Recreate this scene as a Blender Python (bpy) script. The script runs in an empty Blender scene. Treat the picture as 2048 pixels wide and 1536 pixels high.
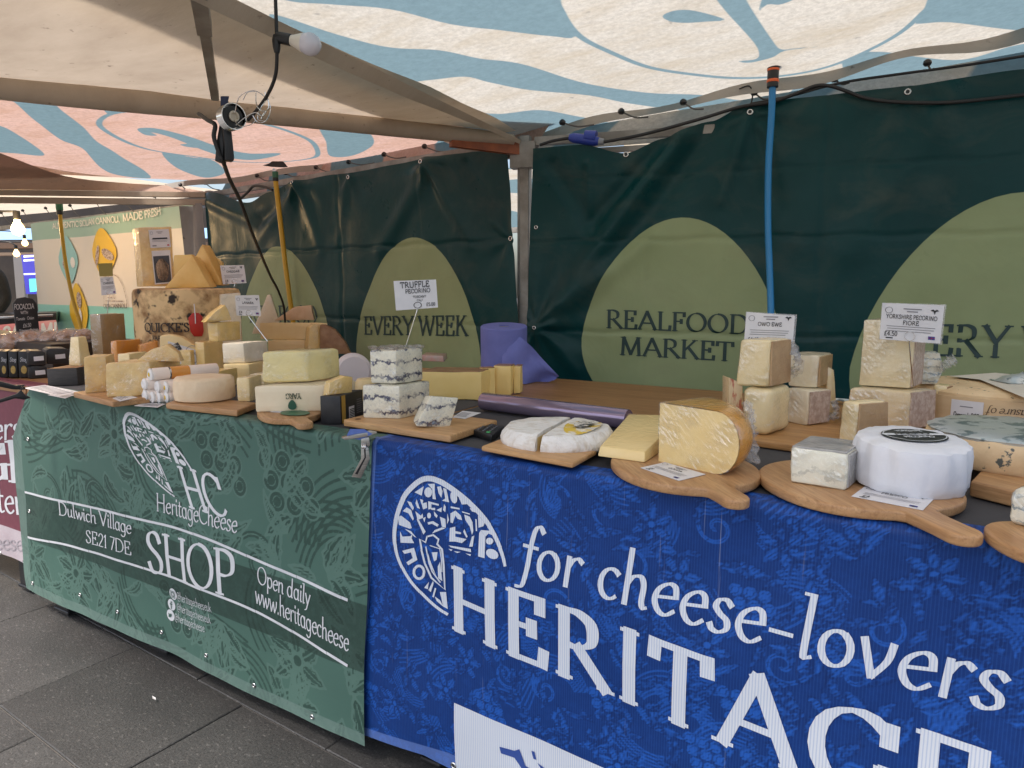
import bpy, bmesh, math, random
import numpy as np
from mathutils import Vector as V, Matrix, noise
random.seed(11)
R_ = math.radians
scn = bpy.context.scene
COL = scn.collection
# ------------------------------------------------------------------ camera, sky, sun, exposure
H = 1.30; FPX = 1400.0; YAW = R_(31); PIT = R_(8.05); ZT = .91
cam = bpy.data.cameras.new('camera'); camo = bpy.data.objects.new('camera', cam); COL.objects.link(camo)
cam.sensor_width = 36; cam.sensor_fit = 'HORIZONTAL'; cam.lens = FPX / 2048 * 36
cam.clip_start = .02; cam.clip_end = 3000
camo.location = (0, 0, H); camo.rotation_euler = (R_(90) - PIT, 0, YAW)
scn.camera = camo
world = bpy.data.worlds.new('World'); scn.world = world; world.use_nodes = True
wn = world.node_tree; bg = wn.nodes['Background']; bg.inputs['Strength'].default_value = .15
sky = wn.nodes.new('ShaderNodeTexSky'); sky.sky_type = 'NISHITA'; sky.sun_disc = False
SUN_EL, SUN_AZ = R_(61), R_(200)            # azimuth measured clockwise from +Y
sky.sun_elevation = SUN_EL; sky.sun_rotation = SUN_AZ; sky.air_density = 1.0; sky.dust_density = 4.0; sky.ozone_density = .5
wn.links.new(sky.outputs[0], bg.inputs['Color'])
sl = bpy.data.lights.new('sun', 'SUN'); sl.energy = 2.4; sl.angle = R_(14); sl.color = (1, .94, .86)
so = bpy.data.objects.new('sun', sl); COL.objects.link(so)
sd = V((math.sin(SUN_AZ) * math.cos(SUN_EL), math.cos(SUN_AZ) * math.cos(SUN_EL), math.sin(SUN_EL)))
so.rotation_euler = sd.to_track_quat('Z', 'Y').to_euler(); so.location = (0, -3, 8)
scn.view_settings.view_transform = 'Standard'; scn.view_settings.look = 'None'
scn.view_settings.gamma = 1.0; scn.view_settings.use_curve_mapping = False
scn.view_settings.exposure = .86
scn.render.engine = 'CYCLES'
scn.cycles.max_bounces = 10; scn.cycles.transparent_max_bounces = 16; scn.cycles.use_denoising = True
scn.cycles.sample_clamp_indirect = 6

# ------------------------------------------------------------------ places: photo measurements turned into points of the place
_c, _s = math.cos(PIT), math.sin(PIT); _cy, _sy = math.cos(YAW), math.sin(YAW)
EYE = V((0, 0, H))
def ray(px, py):
    x = (px - 1024) / FPX; y = (768 - py) / FPX
    up = y * _c - _s; fw = _c + y * _s
    return V((-fw * _sy + x * _cy, fw * _cy + x * _sy, up))
def onz(px, py, z): r = ray(px, py); return EYE + r * ((z - H) / r.z)
def ony(px, py, y): r = ray(px, py); return EYE + r * (y / r.y)
def onp(px, py, p, n): r = ray(px, py); n = V(n); return EYE + r * ((V(p) - EYE).dot(n) / r.dot(n))
def atd(px, py, d): return EYE + ray(px, py) * d
def zat(p, py):
    f0 = -p.x * _sy + p.y * _cy; k = (768 - py) / FPX
    return H + f0 * (k * _c - _s) / (_c + k * _s)
def dist(p): return -p[0] * _sy + p[1] * _cy          # rough camera depth
def proj(p):
    d = V(p) - EYE; f0 = -d.x * _sy + d.y * _cy; l = d.x * _cy + d.y * _sy
    f = f0 * _c - d.z * _s; u = d.z * _c + f0 * _s
    return 1024 + FPX * l / f, 768 - FPX * u / f

# ------------------------------------------------------------------ objects
W = {}
def mk(name, verts, faces, mat=None, parent=None, smooth=False, sharp=None, rot=0.0, origin=None, attrs=None):
    vs = [V(v) for v in verts]
    if origin is None:
        lo = [min(v[i] for v in vs) for i in range(3)]; hi = [max(v[i] for v in vs) for i in range(3)]
        origin = V(((lo[0] + hi[0]) / 2, (lo[1] + hi[1]) / 2, lo[2]))
    Mw = Matrix.Translation(V(origin)) @ Matrix.Rotation(rot, 4, 'Z'); Mi = Mw.inverted()
    me = bpy.data.meshes.new(name); me.from_pydata([tuple(Mi @ v) for v in vs], [], faces); me.update()
    if smooth: me.shade_smooth()
    if sharp: me.set_sharp_from_angle(angle=R_(sharp))
    if mat: me.materials.append(mat)
    for k, a in (attrs or {}).items():
        at = me.attributes.new(k, 'FLOAT', 'POINT'); at.data.foreach_set('value', np.asarray(a, dtype=np.float32).ravel())
    ob = bpy.data.objects.new(name, me); COL.objects.link(ob)
    return place(ob, Mw, parent)
def place(ob, Mw, parent):
    W[ob.name] = Mw
    if parent:
        ob.parent = parent; ob.matrix_basis = W[parent.name].inverted() @ Mw
    else: ob.matrix_basis = Mw
    return ob
def empty(name, loc, parent=None):
    o = bpy.data.objects.new(name, None); o.empty_display_size = .05; COL.objects.link(o)
    return place(o, Matrix.Translation(V(loc)), parent)
def tag(o, label=None, cat=None, group=None, kind=None):
    if label: o['label'] = label
    if cat: o['category'] = cat
    if group: o['group'] = group
    if kind: o['kind'] = kind
    return o
def from_bm(name, bm, mat, parent=None, smooth=False, sharp=None, rot=0.0, attrs=None):
    bm.verts.index_update()
    vs = [v.co.copy() for v in bm.verts]; fs = [[v.index for v in f.verts] for f in bm.faces]; bm.free()
    return mk(name, vs, fs, mat, parent, smooth, sharp, rot, attrs=attrs)
def solid(name, bot, top, mat, parent=None, bev=.003, seg=2, jit=0, rot=0.0, smooth=True, org=0):
    """closed solid between two matching rings"""
    n = len(bot); bm = bmesh.new()
    j = lambda p: V(p) + V((random.uniform(-1, 1), random.uniform(-1, 1), random.uniform(-1, 1) * .5)) * jit
    b = [bm.verts.new(j(p) if jit else V(p)) for p in bot]; t = [bm.verts.new(j(p) if jit else V(p)) for p in top]
    bm.faces.new(b[::-1]); bm.faces.new(t)
    for i in range(n): bm.faces.new((b[i], b[(i + 1) % n], t[(i + 1) % n], t[i]))
    bmesh.ops.recalc_face_normals(bm, faces=bm.faces[:])
    if bev:
        es = [e for e in bm.edges if len(e.link_faces) == 2 and e.calc_face_angle(0) > .35]
        bmesh.ops.bevel(bm, geom=es, offset=bev, segments=seg, affect='EDGES', profile=.55, clamp_overlap=True)
    if org:
        es = [e for e in bm.edges if e.calc_length() > .022]
        bmesh.ops.subdivide_edges(bm, edges=es, cuts=3, use_grid_fill=True)
        bm.normal_update(); sd_ = random.uniform(0, 50)
        for v in bm.verts:
            q = v.co * 24 + V((sd_, 0, 0)); k = org * (noise.noise(q) + .45 * noise.noise(v.co * 75 + V((0, sd_, 0))))
            v.co += v.normal * k
    return from_bm(name, bm, mat, parent, smooth, 30 if smooth else None, rot)
def box(name, lo, hi, mat, parent=None, bev=.002, seg=1, rot=0.0, about=None):
    x0, y0, z0 = lo; x1, y1, z1 = hi
    b = [V((x0, y0, z0)), V((x1, y0, z0)), V((x1, y1, z0)), V((x0, y1, z0))]
    if rot:
        a = V(about) if about else V(((x0 + x1) / 2, (y0 + y1) / 2, 0)); Rm = Matrix.Rotation(rot, 3, 'Z')
        b = [V(((Rm @ (p - a)) + a)[:2] + (z0,)) for p in b]
    return solid(name, b, [V((p.x, p.y, z1)) for p in b], mat, parent, bev, seg, rot=rot, smooth=False)
def tube_mesh(pts, r, n=8, caps=True):
    pts = [V(p) for p in pts]; vs = []; fs = []; N = len(pts)
    rr = r if isinstance(r, (list, tuple)) else [r] * N
    t0 = (pts[1] - pts[0]).normalized(); ref = V((0, 0, 1)) if abs(t0.z) < .9 else V((1, 0, 0))
    a = t0.cross(ref).normalized()
    for i, p in enumerate(pts):
        t = (pts[min(i + 1, N - 1)] - pts[max(i - 1, 0)]).normalized()
        a = (a - t * a.dot(t)).normalized(); b = t.cross(a)
        for k in range(n):
            w = 2 * math.pi * k / n; vs.append(p + (a * math.cos(w) + b * math.sin(w)) * rr[i])
    for i in range(N - 1):
        for k in range(n):
            fs.append((i * n + k, i * n + (k + 1) % n, (i + 1) * n + (k + 1) % n, (i + 1) * n + k))
    if caps: fs.append(tuple(range(n))[::-1]); fs.append(tuple(range((N - 1) * n, N * n)))
    return vs, fs
def tube(name, pts, r, mat, parent=None, n=8, caps=True):
    vs, fs = tube_mesh(pts, r, n, caps); return mk(name, vs, fs, mat, parent, True, 50)
def catmull(P, m=8, closed=False):
    P = [V(p) if len(p) == 3 else V((p[0], p[1], 0)) for p in P]; n = len(P); out = []
    g = (lambda i: P[i % n]) if closed else (lambda i: P[max(0, min(n - 1, i))])
    for i in range(n if closed else n - 1):
        p0, p1, p2, p3 = g(i - 1), g(i), g(i + 1), g(i + 2)
        for k in range(m):
            t = k / m
            out.append(.5 * ((2 * p1) + (p2 - p0) * t + (2 * p0 - 5 * p1 + 4 * p2 - p3) * t * t + (3 * p1 - p0 - 3 * p2 + p3) * t ** 3))
    if not closed: out.append(P[-1])
    return out
def lathe(name, cen, prof, mat, parent=None, n=48, a0=0, a1=2 * math.pi, amp=0, fr=18, sharp=40, sx=1, sy=1, tilt=None, seed=0):
    """prof: (r,z) from bottom centre to top centre"""
    full = abs(a1 - a0 - 2 * math.pi) < 1e-6; vs = []; fs = []; m = len(prof); N = n if full else n + 1; cen = V(cen)
    for i in range(N):
        a = a0 + (a1 - a0) * i / n
        for (r, z) in prof:
            p = V((math.cos(a) * r * sx, math.sin(a) * r * sy, z))
            if amp:
                q = p * fr + V((seed, seed * 2.3, 0)); p += V((math.cos(a), math.sin(a), .5)) * (noise.noise(q) * amp)
            if tilt: p = tilt @ p
            vs.append(cen + p)
    for i in range(n):
        i2 = (i + 1) % N
        for k in range(m - 1):
            fs.append((i * m + k, i2 * m + k, i2 * m + k + 1, i * m + k + 1))
    if not full:
        fs.append(tuple(range(m))[::-1][::-1]); fs.append(tuple(range(n * m, n * m + m))[::-1])
    bm = bmesh.new(); bv = [bm.verts.new(v) for v in vs]
    for f in fs:
        try: bm.faces.new([bv[i] for i in f])
        except ValueError: pass
    bmesh.ops.remove_doubles(bm, verts=bm.verts[:], dist=1e-5); bmesh.ops.recalc_face_normals(bm, faces=bm.faces[:])
    return from_bm(name, bm, mat, parent, True, sharp)
def grid(name, S, us, vs, mat, parent=None, attrs=None, back=False):
    pts = [S(u, v) for v in vs for u in us]; nu = len(us); fs = []
    for j in range(len(vs) - 1):
        for i in range(nu - 1):
            a = j * nu + i; f = (a, a + 1, a + nu + 1, a + nu); fs.append(f if not back else f[::-1])
    return mk(name, pts, fs, mat, parent, True, attrs=attrs)

# ------------------------------------------------------------------ materials
MATS = {}
def newmat(name):
    m = bpy.data.materials.new(name); m.use_nodes = True; nt = m.node_tree
    return m, nt, nt.nodes['Principled BSDF'], nt.nodes['Material Output']
def N_(nt, t, **kw):
    n = nt.nodes.new(t)
    for k, v in kw.items():
        if k in n.inputs: n.inputs[k].default_value = v
        else: setattr(n, k, v)
    return n
def coords(nt, scale=(1, 1, 1), rot=(0, 0, 0), src='Object'):
    tc = nt.nodes.new('ShaderNodeTexCoord'); mp = nt.nodes.new('ShaderNodeMapping')
    mp.inputs['Scale'].default_value = scale; mp.inputs['Rotation'].default_value = rot
    nt.links.new(tc.outputs[src], mp.inputs['Vector']); return mp.outputs[0]
def noi(nt, vec, scale, detail=5, rough=.6, dist_=0):
    n = N_(nt, 'ShaderNodeTexNoise'); n.inputs['Scale'].default_value = scale; n.inputs['Detail'].default_value = detail
    n.inputs['Roughness'].default_value = rough; n.inputs['Distortion'].default_value = dist_
    nt.links.new(vec, n.inputs['Vector']); return n.outputs['Fac']
def ramp(nt, fac, lo, hi):
    n = N_(nt, 'ShaderNodeMapRange'); n.inputs['From Min'].default_value = lo; n.inputs['From Max'].default_value = hi; n.clamp = True
    nt.links.new(fac, n.inputs['Value']); return n.outputs[0]
def mix(nt, fac, a, b, mode='MIX'):
    n = nt.nodes.new('ShaderNodeMix'); n.data_type = 'RGBA'; n.blend_type = mode
    for s_, v in ((0, fac), (6, a), (7, b)):
        if hasattr(v, 'links') or hasattr(v, 'is_linked'): nt.links.new(v, n.inputs[s_])
        elif s_ == 0: n.inputs[0].default_value = v
        else: n.inputs[s_].default_value = tuple(v[:3]) + (1,)
    return n.outputs[2]
def mth(nt, op, a, b=0.0):
    n = nt.nodes.new('ShaderNodeMath'); n.operation = op
    for i, v in enumerate((a, b)):
        if hasattr(v, 'is_linked'): nt.links.new(v, n.inputs[i])
        else: n.inputs[i].default_value = v
    return n.outputs[0]
def attr(nt, name):
    n = nt.nodes.new('ShaderNodeAttribute'); n.attribute_name = name; return n.outputs['Fac']
def bump(nt, h, strength, dist_=.002, normal=None):
    b = nt.nodes.new('ShaderNodeBump'); b.inputs['Strength'].default_value = strength; b.inputs['Distance'].default_value = dist_
    nt.links.new(h, b.inputs['Height'])
    if normal is not None: nt.links.new(normal, b.inputs['Normal'])
    return b.outputs[0]
def mat(name, col, rough=.6, col2=None, vs=6, st=(1, 1, 1), ct=(.35, .65), bp=0, bs=80, bst=(1, 1, 1), metal=0, spec=.5, wrap=0, emit=None, es=1, rot=(0, 0, 0), sss=0, speck=None, bd=.002):
    if name in MATS: return MATS[name]
    m, nt, p, o = newmat(name); L = nt.links.new
    p.inputs['Roughness'].default_value = rough; p.inputs['Metallic'].default_value = metal; p.inputs['Specular IOR Level'].default_value = spec
    c = None
    if col2: c = mix(nt, ramp(nt, noi(nt, coords(nt, st, rot), vs), *ct), col, col2)
    if speck: c = mix(nt, ramp(nt, noi(nt, coords(nt), speck[1], 3), speck[2], speck[2] + .06), c if c is not None else col, speck[0])
    if c is not None: L(c, p.inputs['Base Color'])
    else: p.inputs['Base Color'].default_value = tuple(col) + (1,)
    if bp: L(bump(nt, noi(nt, coords(nt, bst, rot), bs, 4), bp, bd), p.inputs['Normal'])
    if sss: p.inputs['Subsurface Weight'].default_value = sss; p.inputs['Subsurface Radius'].default_value = (.012, .007, .003); p.inputs['Subsurface Scale'].default_value = .6
    if wrap:
        p.inputs['Coat Weight'].default_value = wrap; p.inputs['Coat Roughness'].default_value = .12; p.inputs['Coat IOR'].default_value = 1.5
        h = noi(nt, coords(nt, (1, 1, 3.2), (.5, .6, .3)), 30, 3, .5, 1.4)
        L(bump(nt, h, .8, .004), p.inputs['Coat Normal'])
    if emit:
        p.inputs['Emission Color'].default_value = tuple(emit) + (1,); p.inputs['Emission Strength'].default_value = es
    MATS[name] = m; return m

BLACK = mat('black plastic', (.012, .012, .013), .42, bp=.1, bs=300)
DARKM = mat('dark metal', (.03, .03, .032), .4, metal=.6)
STEEL = mat('galvanised steel', (.34, .32, .29), .45, (.20, .18, .155), 9, metal=.25, bp=.1, bs=60)
CHROME = mat('chrome', (.7, .7, .7), .18, metal=1)
ALU = mat('brushed steel', (.5, .48, .45), .32, (.3, .29, .27), 20, (1, 1, 12), metal=1)
EYEL = mat('nickel eyelet', (.62, .62, .6), .25, metal=1)
PRINTW = mat('white print', (.68, .70, .72), .5, (.60, .62, .65), 14)
PAPER = mat('white paper', (.74, .73, .74), .6, (.67, .66, .68), 14)
INK = mat('black ink', (.02, .02, .022), .6)
INKG = mat('grey ink', (.22, .21, .23), .6)
INKR = mat('red ink', (.5, .06, .09), .6)
INKB = mat('blue ink', (.04, .06, .3), .6)
def woodmat(name, a, b, sc=1.0, rough=.45, axis=0):
    if name in MATS: return MATS[name]
    m, nt, p, o = newmat(name); L = nt.links.new
    st = (2.2 * sc, 26 * sc, 26 * sc) if axis == 0 else (26 * sc, 2.2 * sc, 26 * sc)
    g = noi(nt, coords(nt, st), 2.0, 6, .62, .8)
    fine = noi(nt, coords(nt, tuple(q * 5 for q in st)), 2.0, 3, .6)
    c = mix(nt, ramp(nt, g, .3, .7), a, b)
    c = mix(nt, mth(nt, 'MULTIPLY', ramp(nt, fine, .48, .75), .55), c, tuple(q * .5 for q in b))
    blot = noi(nt, coords(nt), 9, 3)
    c = mix(nt, mth(nt, 'MULTIPLY', ramp(nt, blot, .55, .75), .3), c, tuple(q * .6 for q in a))
    L(c, p.inputs['Base Color']); p.inputs['Roughness'].default_value = rough
    L(bump(nt, fine, .12, .001), p.inputs['Normal'])
    MATS[name] = m; return m
OAK = woodmat('oak board', (.56, .335, .16), (.36, .18, .072))
BAMBOO = woodmat('bamboo board', (.63, .385, .18), (.47, .25, .10), .9)
PLY = woodmat('table plywood', (.38, .205, .085), (.25, .12, .045), .55, .5)
PINE = woodmat('grained board', (.56, .315, .12), (.34, .155, .05), .9, .4)

# ------------------------------------------------------------------ pen lettering
def _arc(cx, cy, rx, ry, a0, a1, n=16):
    return [(cx + rx * math.cos(R_(a0 + (a1 - a0) * i / n)), cy + ry * math.sin(R_(a0 + (a1 - a0) * i / n))) for i in range(n + 1)]
def _cv(*p): return [(q.x, q.y) for q in catmull(p, 6)]
def _glyphs():
    g = {}; A = _arc; c = _cv
    def d(ch, adv, st, se=()): g[ch] = (adv, st, se)
    st = lambda x, y0=0, y1=1: [(x, y0), (x, y1)]
    bowl = lambda x, t=1, b=.48, r=.56: c((x, t), (r - .2, t), (r, t - .12), (r, b + .13), (r - .2, b), (x, b))
    d('A', .92, [[(.05, 0), (.44, 1)], [(.44, 1), (.87, 0)], [(.19, .35), (.72, .35)]], [(.05, 0), (.87, 0)])
    d('B', .74, [st(.15), bowl(.15, 1, .53, .58), bowl(.15, .53, 0, .64)], [(.15, 0), (.15, 1)])
    d('C', .86, [A(.5, .5, .42, .5, 42, 318), [(.82, .7), (.82, .93)]])
    d('D', .92, [st(.15), [(.15, 1), (.4, 1)], A(.4, .5, .43, .5, 90, -90), [(.4, 0), (.15, 0)]], [(.15, 0), (.15, 1)])
    d('E', .72, [st(.15), [(.15, 1), (.6, 1)], [(.15, .52), (.46, .52)], [(.15, 0), (.64, 0)], [(.6, 1), (.6, .8)], [(.64, 0), (.66, .22)], [(.46, .42), (.46, .62)]], [(.15, 0), (.15, 1)])
    d('F', .66, [st(.15), [(.15, 1), (.6, 1)], [(.15, .52), (.46, .52)], [(.6, 1), (.6, .8)], [(.46, .42), (.46, .62)]], [(.15, 0), (.15, 1)])
    d('G', .92, [A(.5, .5, .42, .5, 48, 325), [(.82, .72), (.82, .93)], st(.82, .08, .42)], [(.82, .42)])
    d('H', .95, [st(.16), st(.79), [(.16, .5), (.79, .5)]], [(.16, 0), (.16, 1), (.79, 0), (.79, 1)])
    d('I', .36, [st(.18)], [(.18, 0), (.18, 1)])
    d('J', .5, [c((.32, 1), (.32, .2), (.25, .02), (.1, -.05), (.02, .05))], [(.32, 1)])
    d('K', .86, [st(.15), [(.15, .4), (.66, 1)], [(.34, .62), (.8, 0)]], [(.15, 0), (.15, 1), (.66, 1), (.8, 0)])
    d('L', .68, [st(.15), [(.15, 0), (.62, 0)], [(.62, 0), (.64, .24)]], [(.15, 0), (.15, 1)])
    d('M', 1.1, [[(.13, 0), (.18, 1)], [(.18, 1), (.54, .05)], [(.54, .05), (.9, 1)], [(.9, 1), (.96, 0)]], [(.13, 0), (.16, 1), (.92, 1), (.96, 0)])
    d('N', .95, [st(.15), [(.15, 1), (.8, 0)], st(.8)], [(.15, 0), (.13, 1), (.8, 1)])
    d('O', 1.0, [A(.5, .5, .43, .5, 90, 450, 26)])
    d('P', .7, [st(.15), bowl(.15, 1, .45, .6)], [(.15, 0), (.15, 1)])
    d('Q', 1.0, [A(.5, .5, .43, .5, 90, 450, 26), c((.45, .1), (.6, .02), (.75, -.16), (.98, -.2))])
    d('R', .84, [st(.15), bowl(.15, 1, .5, .58), [(.36, .5), (.8, 0)]], [(.15, 0), (.15, 1), (.8, 0)])
    d('S', .64, [c((.53, .78), (.45, .95), (.3, 1), (.15, .92), (.11, .75), (.22, .6), (.42, .46), (.54, .3), (.5, .09), (.33, 0), (.17, .04), (.09, .22))])
    d('T', .8, [st(.4), [(.05, 1), (.75, 1)], [(.05, 1), (.04, .8)], [(.75, 1), (.76, .8)]], [(.4, 0)])
    d('U', .92, [c((.15, 1), (.15, .3), (.25, .06), (.46, 0), (.66, .06), (.77, .3), (.77, 1))], [(.15, 1), (.77, 1)])
    d('V', .88, [[(.06, 1), (.44, 0)], [(.44, 0), (.82, 1)]], [(.06, 1), (.82, 1)])
    d('W', 1.3, [[(.05, 1), (.37, 0)], [(.37, 0), (.66, 1)], [(.62, .88), (.92, 0)], [(.92, 0), (1.24, 1)]], [(.05, 1), (.64, 1), (1.24, 1)])
    d('X', .86, [[(.08, 1), (.78, 0)], [(.08, 0), (.78, 1)]], [(.08, 0), (.08, 1), (.78, 0), (.78, 1)])
    d('Y', .86, [[(.06, 1), (.43, .46)], [(.43, .46), (.8, 1)], st(.43, 0, .46)], [(.43, 0), (.06, 1), (.8, 1)])
    d('Z', .78, [[(.1, 1), (.7, 1)], [(.7, 1), (.08, 0)], [(.08, 0), (.7, 0)]])
    b = lambda cx, rx=.21: A(cx, .29, rx, .29, 60, 420, 20)
    d('a', .62, [b(.29), c((.5, .58), (.49, .2), (.52, .03), (.6, .02))])
    d('b', .6, [st(.13, .06, 1.05), b(.33)])
    d('c', .5, [A(.31, .29, .22, .29, 48, 312)])
    d('d', .63, [b(.29), c((.52, 1.05), (.51, .2), (.53, .03), (.6, .02))])
    d('e', .54, [[(.1, .3), (.5, .36)], c((.5, .36), (.46, .54), (.32, .58), (.14, .45), (.08, .24), (.18, .05), (.34, 0), (.5, .11))])
    d('f', .4, [c((.52, .93), (.42, 1.03), (.31, .94), (.25, .6), (.22, .1), (.15, -.25), (-.02, -.3)), [(.06, .58), (.43, .58)]])
    d('g', .6, [b(.29), c((.5, .58), (.5, 0), (.44, -.25), (.26, -.35), (.08, -.26))])
    d('h', .62, [st(.13, 0, 1.05), c((.13, .38), (.24, .54), (.4, .57), (.48, .42), (.48, .12), (.53, .01), (.6, .03))])
    d('i', .28, [c((.13, .58), (.13, .1), (.18, .01), (.26, .04)), [(.13, .78), (.14, .88)]])
    d('j', .28, [c((.14, .58), (.14, -.1), (.08, -.3), (-.04, -.32)), [(.14, .78), (.15, .88)]])
    d('k', .58, [st(.13, 0, 1.05), [(.13, .25), (.46, .58)], [(.24, .34), (.54, 0)]])
    d('l', .28, [c((.13, 1.05), (.13, .1), (.18, .01), (.26, .04))], [(.08, 1.05)])
    d('m', .9, [st(.13, 0, .58), c((.13, .38), (.24, .54), (.36, .57), (.43, .44), (.43, 0)), c((.43, .38), (.54, .54), (.66, .57), (.74, .42), (.74, .1), (.79, .01), (.87, .03))])
    d('n', .62, [st(.13, 0, .58), c((.13, .38), (.24, .54), (.4, .57), (.48, .42), (.48, .12), (.53, .01), (.6, .03))])
    d('o', .6, [b(.3, .23)])
    d('p', .62, [st(.13, -.35, .58), b(.34)])
    d('q', .62, [b(.29), st(.5, -.35, .58)])
    d('r', .44, [st(.13, 0, .58), c((.13, .36), (.22, .53), (.34, .59), (.44, .53))])
    d('s', .46, [c((.4, .5), (.3, .58), (.17, .55), (.12, .43), (.22, .32), (.36, .23), (.38, .09), (.25, 0), (.12, .02), (.06, .1))])
    d('t', .4, [c((.2, .8), (.17, .3), (.18, .08), (.26, .0), (.38, .05)), [(.04, .58), (.38, .58)]])
    d('u', .62, [c((.12, .58), (.11, .2), (.17, .02), (.32, .02), (.46, .2)), c((.48, .58), (.47, .15), (.51, .02), (.6, .03))])
    d('v', .56, [[(.06, .58), (.26, 0)], c((.26, 0), (.45, .3), (.5, .58))])
    d('w', .84, [[(.06, .58), (.22, 0)], [(.22, 0), (.42, .5)], [(.42, .5), (.55, 0)], c((.55, 0), (.74, .3), (.78, .58))])
    d('x', .56, [[(.06, .58), (.5, 0)], [(.06, 0), (.5, .58)]])
    d('y', .58, [[(.06, .58), (.28, .02)], c((.5, .58), (.3, .05), (.18, -.25), (.02, -.33))])
    d('z', .52, [[(.08, .58), (.46, .58)], [(.46, .58), (.06, 0)], [(.06, 0), (.48, 0)]])
    d(' ', .3, []); d('-', .5, [[(.06, .3), (.44, .3)]]); d('.', .24, [[(.1, .0), (.13, .09)]]); d(',', .24, [[(.13, .06), (.08, -.14)]])
    d("'", .2, [[(.1, 1.0), (.08, .8)]]); d('/', .4, [[(.02, 0), (.36, 1)]])
    d('@', 1.0, [A(.5, .4, .17, .22, 60, 420), A(.5, .4, .4, .5, -60, -350, 22), c((.68, .62), (.67, .25), (.76, .18), (.88, .3))])
    d('0', .6, [A(.3, .5, .23, .5, 90, 450, 22)]); d('1', .4, [c((.08, .8), (.22, 1), (.22, .98)), st(.22)], [(.22, 0)])
    d('2', .6, [c((.08, .76), (.2, .97), (.4, .96), (.5, .76), (.4, .48), (.08, .02)), [(.06, 0), (.54, 0)]])
    d('3', .58, [c((.08, .86), (.26, 1), (.46, .88), (.44, .62), (.22, .53), (.46, .44), (.52, .2), (.34, .0), (.08, .08))])
    d('4', .62, [[(.42, 0), (.42, 1)], [(.42, 1), (.04, .3)], [(.04, .3), (.58, .3)]])
    d('5', .58, [[(.5, 1), (.14, 1)], [(.14, 1), (.11, .55)], c((.11, .55), (.35, .62), (.52, .4), (.46, .1), (.25, 0), (.06, .08))])
    d('6', .6, [c((.48, .96), (.2, .75), (.08, .35), (.15, .06), (.32, 0), (.5, .15), (.5, .42), (.33, .58), (.12, .42))])
    d('7', .56, [[(.05, 1), (.52, 1)], [(.52, 1), (.2, 0)]])
    d('8', .6, [A(.3, .76, .18, .24, 90, 450), A(.3, .26, .22, .26, 90, 450)])
    d('9', .6, [c((.12, .04), (.4, .25), (.52, .65), (.45, .94), (.28, 1), (.1, .85), (.1, .58), (.27, .42), (.48, .58))])
    d('\u00a3', .66, [c((.56, .82), (.42, 1), (.26, .9), (.22, .6), (.22, .2), (.06, .02)), [(.06, .02), (.6, .02)], [(.06, .48), (.46, .48)]])
    return g
GL = _glyphs()
def text_strips(s, thick=.13, thin=.045, ang=18, serif=.26, slant=0, track=0, mono=False):
    """quads strips in letter space; cap height 1"""
    out = []; x0 = 0
    def strip(pts, w=None):
        P = [V((p[0], p[1], 0)) for p in pts]; Q = [P[0]]
        for a, b in zip(P, P[1:]):
            n = max(1, int((b - a).length / .34))
            for k in range(1, n + 1): Q.append(a.lerp(b, k / n))
        st = []
        for i, p in enumerate(Q):
            t = Q[min(i + 1, len(Q) - 1)] - Q[max(i - 1, 0)]
            if t.length < 1e-6: continue
            t.normalize(); nn = V((-t.y, t.x, 0))
            if w is not None: ww = w
            elif mono: ww = thick
            else: ww = thin + (thick - thin) * abs(math.sin(math.atan2(t.y, t.x) - R_(ang)))
            e = V((0, 0, 0))
            if i == 0: e = -t * min(ww, thick) * .25
            if i == len(Q) - 1: e = t * min(ww, thick) * .25
            st.append((p + nn * ww / 2 + e, p - nn * ww / 2 + e))
        sh = lambda q: (q.x + x0 + q.y * slant, q.y)
        out.append([(sh(a), sh(b)) for a, b in st])
    for ch in s:
        adv, sts, ses = GL.get(ch, GL[' '])
        for st in sts: strip(st)
        if serif and not mono:
            for (sx, sy) in ses: strip([(sx - serif / 2, sy + (-.0 if sy > .5 else .0)), (sx + serif / 2, sy)], thin * 1.15)
        x0 += adv + track
    return out, x0 - track
def put_text(s, mapf, m, parent, O, w=None, h=1, ex=(1, 0), ey=(0, 1), name='lettering', lift=.0012, **kw):
    st, adv = text_strips(s, **kw); sx = (w / adv) if w else h
    vs = []; fs = []
    for k, strip in enumerate(st):
        b = len(vs)
        for a, c in strip:
            for q in (a, c):
                u = q[0] * sx; v = q[1] * h
                vs.append(mapf(O[0] + u * ex[0] + v * ey[0], O[1] + u * ex[1] + v * ey[1], lift + .00012 * (k % 9)))
        for i in range(len(strip) - 1):
            j = b + 2 * i; fs.append((j + 1, j + 3, j + 2, j))
    return mk(name, vs, fs, m, parent)
def put_poly(polys, mapf, m, parent, name='emblem', lift=.0012):
    vs = []; fs = []
    for k, P in enumerate(polys):
        b = len(vs); vs += [mapf(x, y, lift + .00012 * (k % 9)) for x, y in P]; fs.append(tuple(range(b, b + len(P))))
    me = mk(name, vs, fs, m, parent); return me
def ribbon(P, w, closed=False):
    """polyline to quads (2D)"""
    P = [V((p[0], p[1], 0)) for p in P]; n = len(P); L = []; out = []
    for i in range(n):
        t = (P[(i + 1) % n] - P[i - 1]) if closed else (P[min(i + 1, n - 1)] - P[max(i - 1, 0)])
        t.normalize(); nn = V((-t.y, t.x, 0)) * (w / 2); L.append((P[i] + nn, P[i] - nn))
    for i in range(n if closed else n - 1):
        a, b = L[i], L[(i + 1) % n]; out.append([(a[0].x, a[0].y), (a[1].x, a[1].y), (b[1].x, b[1].y), (b[0].x, b[0].y)])
    return out
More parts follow.
